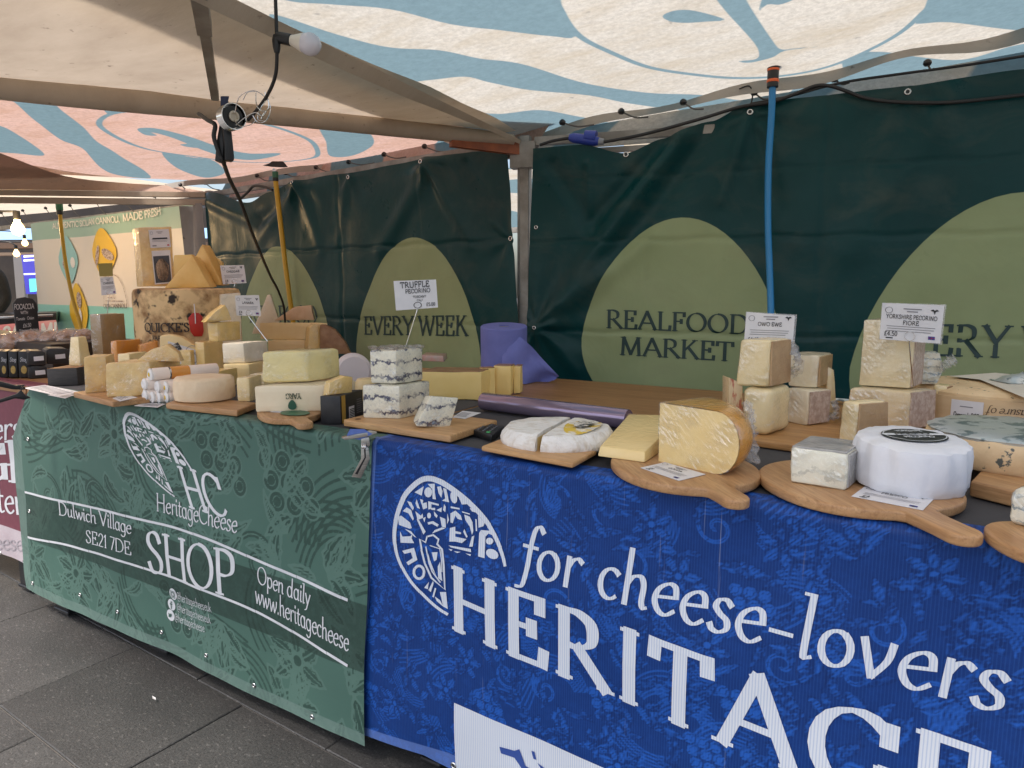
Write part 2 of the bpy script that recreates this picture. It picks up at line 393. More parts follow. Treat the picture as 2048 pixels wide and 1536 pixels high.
def sdf_poly(P, X, Y):
    P = np.asarray(P, float); d = np.full(X.shape, 1e9); ins = np.zeros(X.shape, bool)
    for (x0, y0), (x1, y1) in zip(P, np.roll(P, -1, 0)):
        ex, ey = x1 - x0, y1 - y0; l2 = ex * ex + ey * ey + 1e-12
        t = np.clip(((X - x0) * ex + (Y - y0) * ey) / l2, 0, 1)
        d = np.minimum(d, (X - x0 - t * ex) ** 2 + (Y - y0 - t * ey) ** 2)
        cnd = (y0 > Y) != (y1 > Y)
        with np.errstate(divide='ignore', invalid='ignore'): xi = ex * (Y - y0) / (ey if abs(ey) > 1e-12 else 1e-12) + x0
        ins ^= cnd & (X < xi)
    d = np.sqrt(d); return np.where(ins, -d, d)
def dist_line(P, X, Y):
    d = np.full(X.shape, 1e9)
    for (x0, y0), (x1, y1) in zip(P, P[1:]):
        ex, ey = x1 - x0, y1 - y0; l2 = ex * ex + ey * ey + 1e-12
        t = np.clip(((X - x0) * ex + (Y - y0) * ey) / l2, 0, 1)
        d = np.minimum(d, (X - x0 - t * ex) ** 2 + (Y - y0 - t * ey) ** 2)
    return np.sqrt(d)

# ================================================================== THE SETTING
# ------------------------------------------------------------------ pavement of granite slabs
def granite(name, k=1.0):
    m, nt, p, o = newmat(name); L = nt.links.new
    co = coords(nt, src='Object')
    c = mix(nt, ramp(nt, noi(nt, co, 5, 6), .3, .7), (.044 * k, .044 * k, .0435 * k), (.072 * k, .071 * k, .069 * k))
    c = mix(nt, ramp(nt, noi(nt, co, 150, 3, .7), .48, .66), c, (.026 * k, .025 * k, .024 * k))
    c = mix(nt, ramp(nt, noi(nt, coords(nt, (1, 2.2, 1), (0, 0, .6)), 48, 4, .7), .58, .68), c, (.14 * k, .136 * k, .13 * k))
    c = mix(nt, ramp(nt, noi(nt, co, 2.2, 4), .62, .8), c, (.045 * k, .043 * k, .041 * k))
    L(c, p.inputs['Base Color']); p.inputs['Roughness'].default_value = .5
    L(bump(nt, noi(nt, co, 130, 5, .7), .55, .004), p.inputs['Normal'])
    return m
GRAN = [granite('granite slab'), granite('granite slab light', 1.12), granite('granite slab dark', .9)]
GROUND = mat('paving bed', (.05, .047, .044), .8, (.08, .075, .07), 3)
pave = mk('pavement', [(-60, -60, -.012), (60, -60, -.012), (60, 60, -.012), (-60, 60, -.012)], [(0, 1, 2, 3)], GROUND, origin=(0, 0, -.012))
tag(pave, kind='structure')
SL, SW = .63, .43; rowrot = R_(-3.2); slab_me = {}
def slab_mesh(k):
    if k in slab_me: return slab_me[k]
    bm = bmesh.new(); g = .0022; x, y = SL / 2 - g, SW / 2 - g
    b = [bm.verts.new(q) for q in ((-x, -y, -.03), (x, -y, -.03), (x, y, -.03), (-x, y, -.03))]; t = [bm.verts.new((v.co.x, v.co.y, 0)) for v in b]
    bm.faces.new(t)
    for i in range(4): bm.faces.new((b[i], b[(i + 1) % 4], t[(i + 1) % 4], t[i]))
    bmesh.ops.bevel(bm, geom=[e for e in bm.edges if all(abs(v.co.z) < 1e-6 for v in e.verts)], offset=.0025, segments=1, affect='EDGES')
    me = bpy.data.meshes.new('paving_slab'); bm.to_mesh(me); bm.free(); me.materials.append(GRAN[k]); slab_me[k] = me; return me
cR, sR = math.cos(rowrot), math.sin(rowrot)
offs = {0: -2.42, 1: -2.157, -1: -2.04}
cnt = 0
for j in range(-3, 16):
    base = offs.get(-j if abs(j) < 2 else None, -2.42 + (.31 if j % 2 else 0) + random.uniform(-.05, .05))
    # row 0 spans Y .9 .. 1.33 at X = -2.42
    for i in range(-4, 6):
        lx = base + 2.42 + SL * (i + .5); ly = SW * (j + .5)
        x = -2.42 + lx * cR - ly * sR; y = .91 + lx * sR + ly * cR
        if x < -4.6 or x > .9 or y < -.3 or y > 7.5 or (y > 1.7 and x > -.6): continue
        o = bpy.data.objects.new('paving_slab', slab_mesh(random.choice((0, 0, 1, 2)))); COL.objects.link(o)
        o.parent = pave; o.location = (x, y, .012 + random.uniform(-.0012, .0012)); o.rotation_euler.z = rowrot; cnt += 1
# the paving beyond the built slabs
def farpave():
    m, nt, p, o = newmat('far paving'); L = nt.links.new
    br = nt.nodes.new('ShaderNodeTexBrick'); L(coords(nt, (1, 1, 1), (0, 0, -rowrot)), br.inputs['Vector'])
    br.inputs['Scale'].default_value = 1; br.inputs['Brick Width'].default_value = SL; br.inputs['Row Height'].default_value = SW; br.inputs['Mortar Size'].default_value = .006
    br.inputs['Color1'].default_value = (.12, .113, .107, 1); br.inputs['Color2'].default_value = (.15, .14, .13, 1); br.inputs['Mortar'].default_value = (.04, .038, .036, 1)
    c = mix(nt, ramp(nt, noi(nt, coords(nt), 60, 4, .7), .6, .75), br.outputs['Color'], (.26, .24, .22))
    L(c, p.inputs['Base Color']); p.inputs['Roughness'].default_value = .65; return m
fp = mk('far_paving', [(-60, -60, -.006), (60, -60, -.006), (60, 60, -.006), (-60, 60, -.006)], [(0, 1, 2, 3)], farpave(), pave, origin=(0, 0, -.006))
litter = mk('paper_scrap', [onz(304, 1391, .0135), onz(311, 1395, .014), onz(312, 1400, .0135), onz(305, 1397, .016)], [(0, 3, 2, 1)], PAPER)
tag(litter, 'tiny white scrap of paper lying on the dark paving', 'litter')

# ------------------------------------------------------------------ tents
CX = V((-1.606, 2.762, 1.92))                     # the corner both tents share
U1 = V((.978, .209, 0)); W1 = V((.135, -.99, 0))  # near tent: along its back, along its left eave
U2 = V((-.987, .158, 0)); W2 = V((-.60, -.80, 0)) # far tent: along its back (to the left), along its right eave
def canopy_mat(name, white, blue, tr=.5):
    m, nt, p, o = newmat(name); L = nt.links.new; nt.nodes.remove(p)
    co = coords(nt)
    w = mix(nt, ramp(nt, noi(nt, co, 55, 5, .75), .35, .7), white, tuple(q * .70 for q in white))
    w = mix(nt, ramp(nt, noi(nt, coords(nt, (1, 3, 1)), 2.5, 6, .7), .45, .8), w, tuple(q * k for q, k in zip(white, (.70, .63, .52))))
    w = mix(nt, ramp(nt, noi(nt, co, 14, 3, .5), .70, .76), w, tuple(q * .55 for q in white))
    b = mix(nt, ramp(nt, noi(nt, co, 40, 5, .7), .35, .7), blue, tuple(q * .84 for q in blue))
    f = ramp(nt, attr(nt, 'print'), -.0025, .0025)
    c = mix(nt, f, b, w)
    df = N_(nt, 'ShaderNodeBsdfDiffuse'); ts = N_(nt, 'ShaderNodeBsdfTranslucent'); mx = nt.nodes.new('ShaderNodeMixShader'); mx.inputs[0].default_value = tr
    L(c, df.inputs[0]); L(c, ts.inputs[0]); L(df.outputs[0], mx.inputs[1]); L(ts.outputs[0], mx.inputs[2]); L(mx.outputs[0], o.inputs[0])
    nb = bump(nt, noi(nt, co, 9, 4), .5, .01); L(nb, df.inputs['Normal']); L(nb, ts.inputs['Normal'])
    return m
def fabric(name, col, col2, tr=.25, vs=3):
    if name in MATS: return MATS[name]
    m, nt, p, o = newmat(name); L = nt.links.new; nt.nodes.remove(p); co = coords(nt)
    c = mix(nt, ramp(nt, noi(nt, coords(nt, (1, 2.5, 1)), vs, 6, .65), .3, .75), col, col2)
    c = mix(nt, ramp(nt, noi(nt, co, 26, 3, .6), .66, .76), c, tuple(q * .6 for q in col2))
    df = N_(nt, 'ShaderNodeBsdfDiffuse'); ts = N_(nt, 'ShaderNodeBsdfTranslucent'); mx = nt.nodes.new('ShaderNodeMixShader'); mx.inputs[0].default_value = tr
    L(c, df.inputs[0]); L(c, ts.inputs[0]); L(df.outputs[0], mx.inputs[1]); L(ts.outputs[0], mx.inputs[2]); L(mx.outputs[0], o.inputs[0])
    nb = bump(nt, noi(nt, coords(nt, (1, 3, 1)), 6, 5), .5, .012); L(nb, df.inputs['Normal'])
    MATS[name] = m; return m
HEM = fabric('canopy strap', (.40, .37, .33), (.31, .285, .245), .1)
BROWN = fabric('worn cream sheet', (.54, .45, .35), (.41, .33, .25), .42)
COVER = fabric('rail cover', (.52, .44, .35), (.42, .34, .26), .15)

# near canopy
P1 = CX + V((0, 0, .06)) - U1 * .1 + W1 * (-.18); U1z = V((U1.x, U1.y, .088)); W1z = V((W1.x, W1.y, .045))
n1 = U1z.cross(W1z).normalized()
M1 = Matrix((U1z, W1z, n1)).transposed().inverted()
def to1(px, py): q = M1 @ (onp(px, py, P1, n1) - P1); return (q.x, q.y)
na, nb_ = 340, 290
aa = np.linspace(-.3, 3.3, na); bb = np.linspace(0, 3.0, nb_); GA, GB = np.meshgrid(aa, bb)
def band(*pts): return [to1(*p) for p in pts]
bl = [  # blue bands as they run over the cloth
    band((300, -260), (560, -120), (680, -25), (780, 8), (900, 45), (1040, 60), (1150, 80), (1125, 30), (1118, -60), (1140, -160), (1200, -260), (900, -420)),
    band((430, -60), (560, 0), (660, 10), (780, 20), (900, 50), (1000, 63), (1100, 78), (1150, 80), (1120, 20), (1060, 0), (900, -30), (700, -60)),
    band((540, 30), (680, 70), (780, 95), (880, 102), (960, 120), (1040, 133), (1160, 170), (1290, 188), (1400, 190), (1475, 200), (1540, 210), (1500, 228), (1380, 222), (1260, 210), (1180, 196), (1060, 185), (980, 168), (930, 155), (860, 160), (800, 162), (720, 130), (600, 80)),
    band((900, 228), (1000, 228), (1080, 222), (1160, 235), (1240, 246), (1330, 236), (1400, 225), (1480, 222), (1440, 262), (1200, 300), (1020, 300)),
    band((1860, 0), (1830, 40), (1900, 40), (2048, 60), (2300, 80), (2300, -300), (1950, -300), (1880, -120)),
    band((1690, 108), (1760, 100), (1830, 110), (1930, 118), (2048, 88), (2200, 90), (2200, 150), (2000, 150), (1800, 172), (1700, 150)),
    band((1600, 168), (1700, 150), (1800, 168), (1700, 200), (1580, 208)),
]
PR = np.full(GA.shape, 1e3)
for P in bl: PR = np.minimum(PR, sdf_poly([(q.x, q.y) for q in catmull(P, 5, True)], GA, GB))
cP = [to1(*p) for p in ((1118, -20), (1125, 30), (1160, 80), (1220, 112), (1300, 140), (1400, 152), (1490, 155), (1580, 148), (1660, 130), (1740, 95), (1800, 60), (1845, 20), (1860, 0))]
lw = ribbon(catmull(cP, 6), .009)
circ = [(q.x, q.y) for q in catmull(cP + [to1(*p) for p in ((1870, -60), (1820, -200), (1650, -290), (1400, -290), (1200, -180))], 6, True)]
sc_ = sdf_poly(circ, GA, GB)
PR = np.maximum(PR, -(sc_))                                   # the disc stays white
PR = np.minimum(PR, np.abs(sc_) - .011)                       # its outline
for P in (band((1422, -30), (1440, 8), (1505, 80), (1518, 105), (1510, 117), (1475, 122), (1500, 124), (1545, 112), (1570, 98), (1638, 88), (1590, 92), (1562, 95), (1545, 78), (1500, 10), (1480, -30), (1450, -90)),
          band((1325, 36), (1350, 24), (1390, 23), (1450, 38), (1410, 44), (1370, 48), (1340, 46)),
          band((1518, 18), (1535, 5), (1570, 2), (1640, -40), (1560, -60), (1530, -20))):
    PR = np.minimum(PR, sdf_poly([(q.x, q.y) for q in catmull(P, 5, True)], GA, GB))
CAN1 = canopy_mat('striped canopy cloth', (.62, .59, .52), (.19, .285, .32), .55)
def S1(a, b):
    z = -.012 * math.sin(a * 3.1) * math.sin(b * 2.3) + .006 * noise.noise(V((a * 2.2, b * 2.2, 3)))
    return P1 + U1z * a + W1z * b + n1 * z
near = empty('market_tent', (CX.x, CX.y, 0))
tag(near, 'nearer market tent with white and blue striped canopy above the blue banner', 'tent', 'market tents')
grid('canopy', S1, aa, bb, CAN1, near, {'print': PR})
def bar(name, p, q, w, h, m, parent, up=V((0, 0, 1))):
    p, q = V(p), V(q); t = (q - p).normalized(); s = t.cross(up).normalized(); u2 = s.cross(t)
    r = [s * w / 2 + u2 * h / 2, -s * w / 2 + u2 * h / 2, -s * w / 2 - u2 * h / 2, s * w / 2 - u2 * h / 2]
    vs = [p + k for k in r] + [q + k for k in r]
    return mk(name, vs, [(0, 1, 2, 3), (7, 6, 5, 4), (0, 4, 5, 1), (1, 5, 6, 2), (2, 6, 7, 3), (3, 7, 4, 0)], m, parent)
def post(p, parent, top=1.95, w=.045):
    o = empty('post', (p[0], p[1], 0), parent)
    box('post_tube', (p[0] - w / 2, p[1] - w / 2, .014), (p[0] + w / 2, p[1] + w / 2, top), STEEL, o, .003, rot=R_(12))
    box('inner_post', (p[0] - w * .5 - .012, p[1] - w * .3, .9), (p[0] - w * .5, p[1] + w * .3, top - .002), STEEL, o, .002, rot=R_(12), about=(p[0], p[1], 0))
    box('foot_plate', (p[0] - .06, p[1] - .06, .013), (p[0] + .06, p[1] + .06, .021), STEEL, o, .001)
    return o
post(CX + V((0.005, 0.02, 0)), near)
RUST = mat('rusty orange bracket', (.33, .09, .03), .6, (.18, .05, .02), 12)
bar('rail', CX + U1 * .06 + V((0, 0, .0)), CX + U1 * 3.4, .03, .034, STEEL, near)
bar('lower_rail', CX + U1 * .06 + V((0, 0, -.055)), CX + U1 * 3.4 + V((0, 0, -.055)), .022, .022, STEEL, near)
bar('corner_bracket', CX + V((-.05, -.01, -.055)), CX + V((.06, .02, -.055)), .06, .11, STEEL, near)
# the strap with toggles along the back of the canopy
def strap(parent, P, w, m, lift=-.006, name='canopy_strap'):
    vs = []; fs = []
    for i, (p, q) in enumerate(P):
        vs += [V(p), V(q)]
        if i: fs.append((2 * i - 2, 2 * i - 1, 2 * i + 1, 2 * i))
    return mk(name, vs, fs, m, parent, True)
st1 = []
for i in range(41):
    x = 1038 + (2160 - 1038) * i / 40; y = 272 - (x - 1038) * .2175 + 6 * math.sin(x * .02) - 5 * math.sin((x - 1038) / 1100 * math.pi)
    a, b = to1(x, y); wv = .045 + .012 * math.sin(x * .013)
    st1.append((S1(a, b) - n1 * -.004 if n1.z < 0 else S1(a, b) - n1 * .004, S1(a, b + wv * .35) - V((0, 0, wv))))
strap(near, st1, 0, HEM)
def toggle(parent, p, q):
    p, q = V(p), V(q); o = lathe('toggle', p - V((0, 0, .012)), [(0, 0), (.010, .002), (.015, .010), (.013, .019), (.006, .025), (0, .026)], BLACK, parent, 12)
    mid = p.lerp(q, .5) - V((0, 0, .012)); tube('cord', catmull([p, mid, q], 5), .0035, mat('elastic cord', (.11, .10, .09), .8), o, 6)
def rail1(px): return None
for (px, py), (rx, ry) in (((1125, 233), (1192, 251)), ((1243, 212), (1300, 236)), ((1367, 191), (1410, 220)), ((1509, 169), (1545, 200)), ((1670, 141), (1700, 168)), ((1856, 107), (1868, 140))):
    a, b = to1(px, py); nr = V((-U1.y, U1.x, 0))
    toggle(near, S1(a, b) - V((0, 0, .028)), onp(rx, ry, CX, nr) + V((0, -.02, 0)))
# outer skirt of the canopy, seen between strap and rail
us = np.linspace(0, 3.3, 120); vs_ = np.linspace(0, 1, 10); GU, GV = np.meshgrid(us, vs_)
skp = 0.02 * np.sin(GU * 2.1) + .03 * np.sin(GU * 9.0 + GV * 1.2 + 1.5 * np.sin(GU * 2.3))
grid('canopy_skirt', lambda a, v: S1(a, -.0) .lerp(CX + U1 * (a - .1) + V((0, .05, -.03)), v) + V((0, .012 * math.sin(a * 6) * v, 0)), us, vs_, CAN1, near, {'print': skp})
# left eave of the near tent: a wide hanging band
vs = []; fs = []
for i in range(31):
    t = i / 30; p = CX + W1 * (.03 + 2.6 * t); z0 = .03 + .02 * t; dz = .03 + .045 * min(1, t * 3)
    vs += [p + V((.006, 0, .004)), p + V((-.028 * min(1, t * 3), 0, -.012 - .010 * min(1, t * 3) + .004 * math.sin(t * 9)))]
    if i: fs.append((2 * i - 2, 2 * i - 1, 2 * i + 1, 2 * i))
mk('side_valance', vs, fs, COVER, near, True)

# far tent, turned against the near one
P2 = CX + V((.02, .0, .075)); C2L = V((-4.394, 3.2, 1.92))
far_t = empty('market_tent', (-3.2, 2.0, 0))
tag(far_t, 'farther market tent with pink and blue canopy above the green banner', 'tent', 'market tents')
n2 = U2.cross(W2).normalized(); M2 = Matrix((U2, W2, n2)).transposed().inverted()
def to2(px, py): q = M2 @ (onp(px, py, P2, n2) - P2); return (q.x, q.y)
a2 = np.linspace(-.02, 2.86, 170); b2 = np.linspace(-.12, 2.9, 170); GA2, GB2 = np.meshgrid(a2, b2)
B2 = lambda *pts: [(q.x, q.y) for q in catmull([to2(*p) for p in pts], 5, True)]
PR2 = np.full(GA2.shape, 1e3)
for P in (B2((0, 205), (90, 205), (120, 228), (165, 260), (195, 290), (240, 320), (285, 345), (300, 362), (235, 355), (200, 340), (165, 305), (120, 285), (70, 250), (30, 218)),
          B2((-60, 255), (0, 262), (40, 280), (70, 300), (88, 318), (30, 314), (-60, 305)),
          B2((203, 215), (250, 218), (305, 222), (312, 230), (270, 230), (222, 238)),
          B2((325, 313), (380, 322), (430, 330), (450, 352), (420, 362), (390, 358), (350, 340)),
          B2((640, 258), (700, 262), (740, 275), (745, 300), (700, 318), (660, 318), (652, 290)),
          B2((905, 275), (960, 282), (990, 290), (930, 300), (870, 300))):
    PR2 = np.minimum(PR2, sdf_poly(P, GA2, GB2))
egg = B2((200, 258), (215, 238), (270, 230), (340, 233), (410, 236), (480, 248), (560, 265), (615, 285), (634, 305), (632, 320), (600, 328), (540, 332), (460, 330), (380, 320), (300, 308), (240, 285))
se_ = sdf_poly(egg, GA2, GB2); PR2 = np.maximum(PR2, -se_); PR2 = np.minimum(PR2, np.abs(se_) - .012)
for P in (B2((275, 265), (300, 262), (330, 268), (385, 285), (440, 302), (500, 315), (560, 314), (545, 322), (500, 328), (450, 322), (400, 305), (340, 283), (300, 272), (315, 280), (290, 278)),
          B2((360, 297), (400, 296), (425, 300), (390, 303))):
    PR2 = np.minimum(PR2, sdf_poly(P, GA2, GB2))
CAN2 = canopy_mat('pink striped canopy cloth', (.68, .46, .38), (.185, .28, .31), .5)
def S2(a, b):
    sag = -.05 * math.sin(min(max(a / 2.8, 0), 1) * math.pi) * 0 - .01 * noise.noise(V((a * 2, b * 2, 7)))
    return P2 + U2 * a + W2 * b + V((0, 0, sag + .02))
grid('canopy', S2, a2, b2, CAN2, far_t, {'print': PR2}, back=True)
bar('rail', CX + U2 * .05, CX + U2 * 2.84, .03, .034, STEEL, far_t)
bar('lower_rail', CX + U2 * .05 - V((0, 0, .05)), CX + U2 * 2.84 - V((0, 0, .05)), .02, .02, STEEL, far_t)
E2 = onz(0, 190, 1.90); dirE2 = (V((E2.x, E2.y, 0)) - V((CX.x, CX.y, 0))).normalized()
# right eave of the far tent: rail in a hemmed cover
vs = []; fs = []
for i in range(25):
    t = i / 24; p = CX + dirE2 * (.05 + 2.9 * t); p.z = 1.925 - .0 * t; hh = .022 + .012 * min(1, 3 * t) + .003 * math.sin(t * 14)
    sd_ = dirE2.cross(V((0, 0, 1))) * .028
    for k in range(8):
        w = 2 * math.pi * k / 8 + .39; vs.append(p + sd_ * math.cos(w) * 1.1 + V((0, 0, 1)) * math.sin(w) * hh * 1.15)
    if i:
        for k in range(8): fs.append(((i - 1) * 8 + k, (i - 1) * 8 + (k + 1) % 8, i * 8 + (k + 1) % 8, i * 8 + k))
mk('rail_cover', vs, fs, COVER, far_t, True, 60)
bar('wooden_bracket', CX + dirE2 * .02 + V((0, 0, -.03)), CX + dirE2 * .34 + V((0, 0, -.022)), .03, .05, RUST, far_t)
# far (left) side of that tent
LF = C2L + (onz(0, 385, 1.92) - C2L) * 1.6
bar('far_rail', C2L + V((0, 0, .0)), LF + V((0, 0, .0)), .04, .034, COVER, far_t)
bar('far_lower_rail', C2L + V((0, 0, -.05)), LF + V((0, 0, -.05)), .03, .04, COVER, far_t)
post(C2L + V((.0, .02, 0)), far_t)
vv = []; ff = []
for i in range(21):
    t = i / 20; q = C2L.lerp(LF, t); up = catmull([onz(342, 371, 2.0), onz(250, 366, 2.0), onz(130, 352, 2.0), onz(0, 306, 2.0), onz(-150, 250, 2.0)], 5)[i]
    vv += [up, q + V((0, 0, .02))]
    if i: ff.append((2 * i - 2, 2 * i, 2 * i + 1, 2 * i - 1))
mk('end_valance', vv, ff, fabric('pinkish valance', (.44, .30, .23), (.34, .24, .19), .2), far_t, True)
st2 = []
for i in range(31):
    t = i / 30; x = 1010 + (330 - 1010) * t; y = 287 + (374 - 287) * t + 3 * math.sin(x * .03)
    a, b = to2(x, y); p = S2(a, b); st2.append((p - V((0, 0, .006)), p - V((0, 0, .042))))
strap(far_t, st2, 0, HEM)
us = np.linspace(0, 2.85, 90); vs_ = np.linspace(0, 1, 8); GU, GV = np.meshgrid(us, vs_)
grid('canopy_skirt', lambda a, v: S2(a, -.12).lerp(CX + U2 * a + V((0, .06, -.05)), v), us, vs_, CAN2, far_t, {'print': .02 * np.sin(GU * 3.3) + .04 * np.sin(GU * 8 + GV)})
nr2 = V((U2.y, -U2.x, 0))
for (px, py), (rx, ry) in (((849, 289), (905, 303)), ((768, 305), (812, 314)), ((697, 319), (748, 326)), ((632, 332), (672, 342)), ((571, 343), (600, 352)), ((514, 349), (545, 362)), ((410, 364), (440, 380)), ((361, 367), (380, 378))):
    a, b = to2(px, py); toggle(far_t, S2(a, b) - V((0, 0, .03)), onp(rx, ry, CX, nr2))
# cream sheet that bridges the wedge between the two tents, with its strut
gap = []; gf = []; nu = 26
for i in range(nu):
    t = .03 + .97 * i / (nu - 1); A_ = CX + W1 * (2.55 * t); B_ = CX + dirE2 * (2.95 * t)
    for k in range(15):
        s_ = k / 14; p = A_.lerp(B_, s_ + (1 - s_) * .055 * math.exp(-((t - .55) / .28) ** 2) * 1.6)
        p.z = 1.955 + .03 * t * (1 - s_) - .045 * math.sin(s_ * math.pi) * t + .014 * noise.noise(V((p.x * 3, p.y * 3, 1)))
        gap.append(p)
    if i:
        for k in range(14): gf.append(((i - 1) * 15 + k, i * 15 + k, i * 15 + k + 1, (i - 1) * 15 + k + 1))
gs = mk('gutter_sheet', gap, gf, BROWN, None, True)
tag(gs, 'worn cream sheet stretched between the two tent roofs at upper left', 'sheet')
strut = empty('roof_strut', onz(414, 95, 1.9)); tag(strut, 'grey steel strut crossing under the worn cream sheet', 'strut')
sa = onz(396, -25, 1.925); sb = onz(430, 192, 1.905)
bar('tube', sa, sb, .024, .03, STEEL, strut); mid_ = sa.lerp(sb, .28); bar('sleeve', sa, mid_, .034, .04, STEEL, strut)
# ------------------------------------------------------------------ back wall banners
def wall_mat():
    m, nt, p, o = newmat('dark green vinyl'); L = nt.links.new; co = coords(nt)
    t = mix(nt, ramp(nt, noi(nt, co, 3, 4), .3, .7), (.0025, .036, .038), (.004, .046, .047))
    e = mix(nt, ramp(nt, noi(nt, co, 3, 4), .3, .7), (.255, .305, .155), (.295, .345, .18))
    c = mix(nt, ramp(nt, attr(nt, 'print'), -.0012, .0012), e, t)
    brown_sheen = ramp(nt, noi(nt, coords(nt, (1, 1, 1.6)), 3.5, 6, .62, .6), .5, .78)
    c = mix(nt, mth(nt, 'MULTIPLY', brown_sheen, .16), c, (.22, .17, .11))  # brown patches: reflection of the surroundings painted into the vinyl colour
    L(c, p.inputs['Base Color']); p.inputs['Roughness'].default_value = .42; p.inputs['Specular IOR Level'].default_value = .19
    r = ramp(nt, noi(nt, co, 7, 5), .3, .7); L(mth(nt, 'ADD', mth(nt, 'MULTIPLY', r, .18), .26), p.inputs['Roughness'])
    h = noi(nt, coords(nt, (1, 1, .7)), 6, 4, .5, .8); L(bump(nt, h, .35, .014), p.inputs['Normal'])
    return m
VINYL = wall_mat(); INKWALL = mat('dark green print', (.008, .035, .034), .45)
def egg_poly(cx, zb, w, h, n=60):
    out = []
    for i in range(n):
        t = 2 * math.pi * i / n; s_ = math.sin(t)
        out.append((cx + w / 2 * math.cos(t) * (1 - .18 * (s_ if s_ > 0 else s_ * .2)), zb + h * .42 + (h * .58 if s_ > 0 else h * .42) * s_))
    return out
def eyelet(p, nrm, parent, r=.009, m=None):
    nrm = V(nrm).normalized(); q = nrm.to_track_quat('Z', 'Y').to_matrix(); vs = []; fs = []; pr = [(r * .52, .0), (r * .6, .0028), (r * .85, .003), (r, .0008)]
    for i in range(14):
        w = 2 * math.pi * i / 14
        for (a, z) in pr: vs.append(V(p) + q @ V((a * math.cos(w), a * math.sin(w), z)))
    for i in range(14):
        for k in range(3): fs.append((i * 4 + k, ((i + 1) % 14) * 4 + k, ((i + 1) % 14) * 4 + k + 1, i * 4 + k + 1))
    b = len(vs); vs += [V(p) + q @ V((r * .55 * math.cos(2 * math.pi * i / 14), r * .55 * math.sin(2 * math.pi * i / 14), .0012)) for i in range(14)]
    o = mk('eyelet', vs[:b], fs, m or EYEL, parent, True)
    mk('eyelet_hole', vs[b:], [tuple(range(14))], BLACK, o)
    return o
class Wall:
    def __init__(s, name, label, O, U, a0, a1, top, zb, folds, ties, eggs, edgeL=None, edgeR=None, creases=(), na=230, nz=190):
        s.O, s.U = V(O), V(U); s.n = V((U.y, -U.x, 0)) if (V((U.y, -U.x, 0)).dot(V(O)) < 0) else V((-U.y, U.x, 0))
        s.folds, s.ties, s.creases = folds, ties, creases
        us = np.linspace(0, 1, na); vs = np.linspace(0, 1, nz)
        def S(u, v):
            a = a0 + (a1 - a0) * u; zt = top(a); z = zb + (zt - zb) * v
            a += (edgeL(z) if edgeL else 0) * (1 - u) + (edgeR(z) if edgeR else 0) * u
            return s.P(a, z, 0)
        pts = [S(u, v) for v in vs for u in us]
        A = np.array([(p - s.O).dot(s.U) for p in pts]); Z = np.array([p.z for p in pts])
        pr = np.full(A.shape, 1e3)
        for e in eggs: pr = np.minimum(pr, sdf_poly(e, A, Z))
        fs = []
        for j in range(nz - 1):
            for i in range(na - 1): k = j * na + i; fs.append((k, k + 1, k + na + 1, k + na))
        s.ob = mk(name, pts, fs, VINYL, None, True, attrs={'print': pr}); tag(s.ob, label, 'banner', 'dark green back wall banners')
    def off(s, a, z):
        d = 0
        for (x0, z0, x1, z1, amp, w) in s.folds:
            ex, ez = x1 - x0, z1 - z0; l2 = ex * ex + ez * ez; t = ((a - x0) * ex + (z - z0) * ez) / l2
            tc = min(1, max(0, t)); q = math.hypot(a - x0 - tc * ex, z - z0 - tc * ez)
            d += amp * math.exp(-(q / w) ** 2) * (1 - .6 * tc)
        for (x0, z0, k, amp, ln) in s.ties:
            r = math.hypot(a - x0, z - z0); th = math.atan2(z - z0, a - x0)
            d += amp * math.sin(k * th + x0 * 9) * min(1, r / .08) * math.exp(-r / ln)
        for (ax, pos, amp, w) in s.creases:
            q = abs((a if ax == 'a' else z) - pos + .004 * math.sin((z if ax == 'a' else a) * 23)); d -= amp * max(0, 1 - q / w)
        d += .014 * noise.noise(V((a * 2.3, z * 1.8, 5))) + .004 * noise.noise(V((a * 7, z * 5, 2)))
        return d
    def P(s, a, z, k=0): return s.O + s.U * a + V((0, 0, z - s.O.z)) + s.n * (s.off(a, z) + k)
    def loc(s, px, py): p = onp(px, py, s.O, s.n); return ((p - s.O).dot(s.U), p.z)
    def mapf(s, x, y, k): return s.P(x, y, k)
    def text(s, t, p0, p1, pt, **kw):
        a0, z0 = s.loc(*p0); a1, z1 = s.loc(*p1); _, z2 = s.loc(*pt)
        return put_text(t, s.mapf, INKWALL, s.ob, (a0, z0), w=a1 - a0, h=z2 - z0, ex=(1, (z1 - z0) / (a1 - a0)), lift=.0025, **kw)
OR = CX + V((.05, -.03, 0))
tmp = type('T', (), {})()
def locR(px, py):
    n = V((U1.y, -U1.x, 0)); p = onp(px, py, OR, n); return ((p - OR).dot(U1), p.z)
def topR(a):
    K = [locR(*p) for p in ((1082, 296), (1160, 290), (1252, 306), (1330, 275), (1420, 240), (1500, 208), (1600, 196), (1815, 172), (2048, 138), (2300, 110))]
    if a <= K[0][0]: return K[0][1]
    for (x0, z0), (x1, z1) in zip(K, K[1:]):
        if a <= x1: t = (a - x0) / (x1 - x0); return z0 + (z1 - z0) * (t * t * (3 - 2 * t))
    return K[-1][1]
def eggfit(loc, l, r, t, yb=900):
    aL, z = loc(*l); aR, _ = loc(*r); aT, zT = loc(*t); w = aR - aL; h = w * 1.06
    return egg_poly((aL + aR) / 2, zT - h, w, h)
e1 = eggfit(locR, (1163, 690), (1563, 690), (1345, 435)); aL2, _ = locR(1703, 690); w2 = 2 * (locR(2040, 500)[0] - aL2)
e2 = egg_poly(aL2 + w2 / 2, locR(2048, 384)[1] - w2 * 1.06, w2, w2 * 1.06)
f = lambda p, q, amp, w: (*locR(*p), *locR(*q), amp, w)
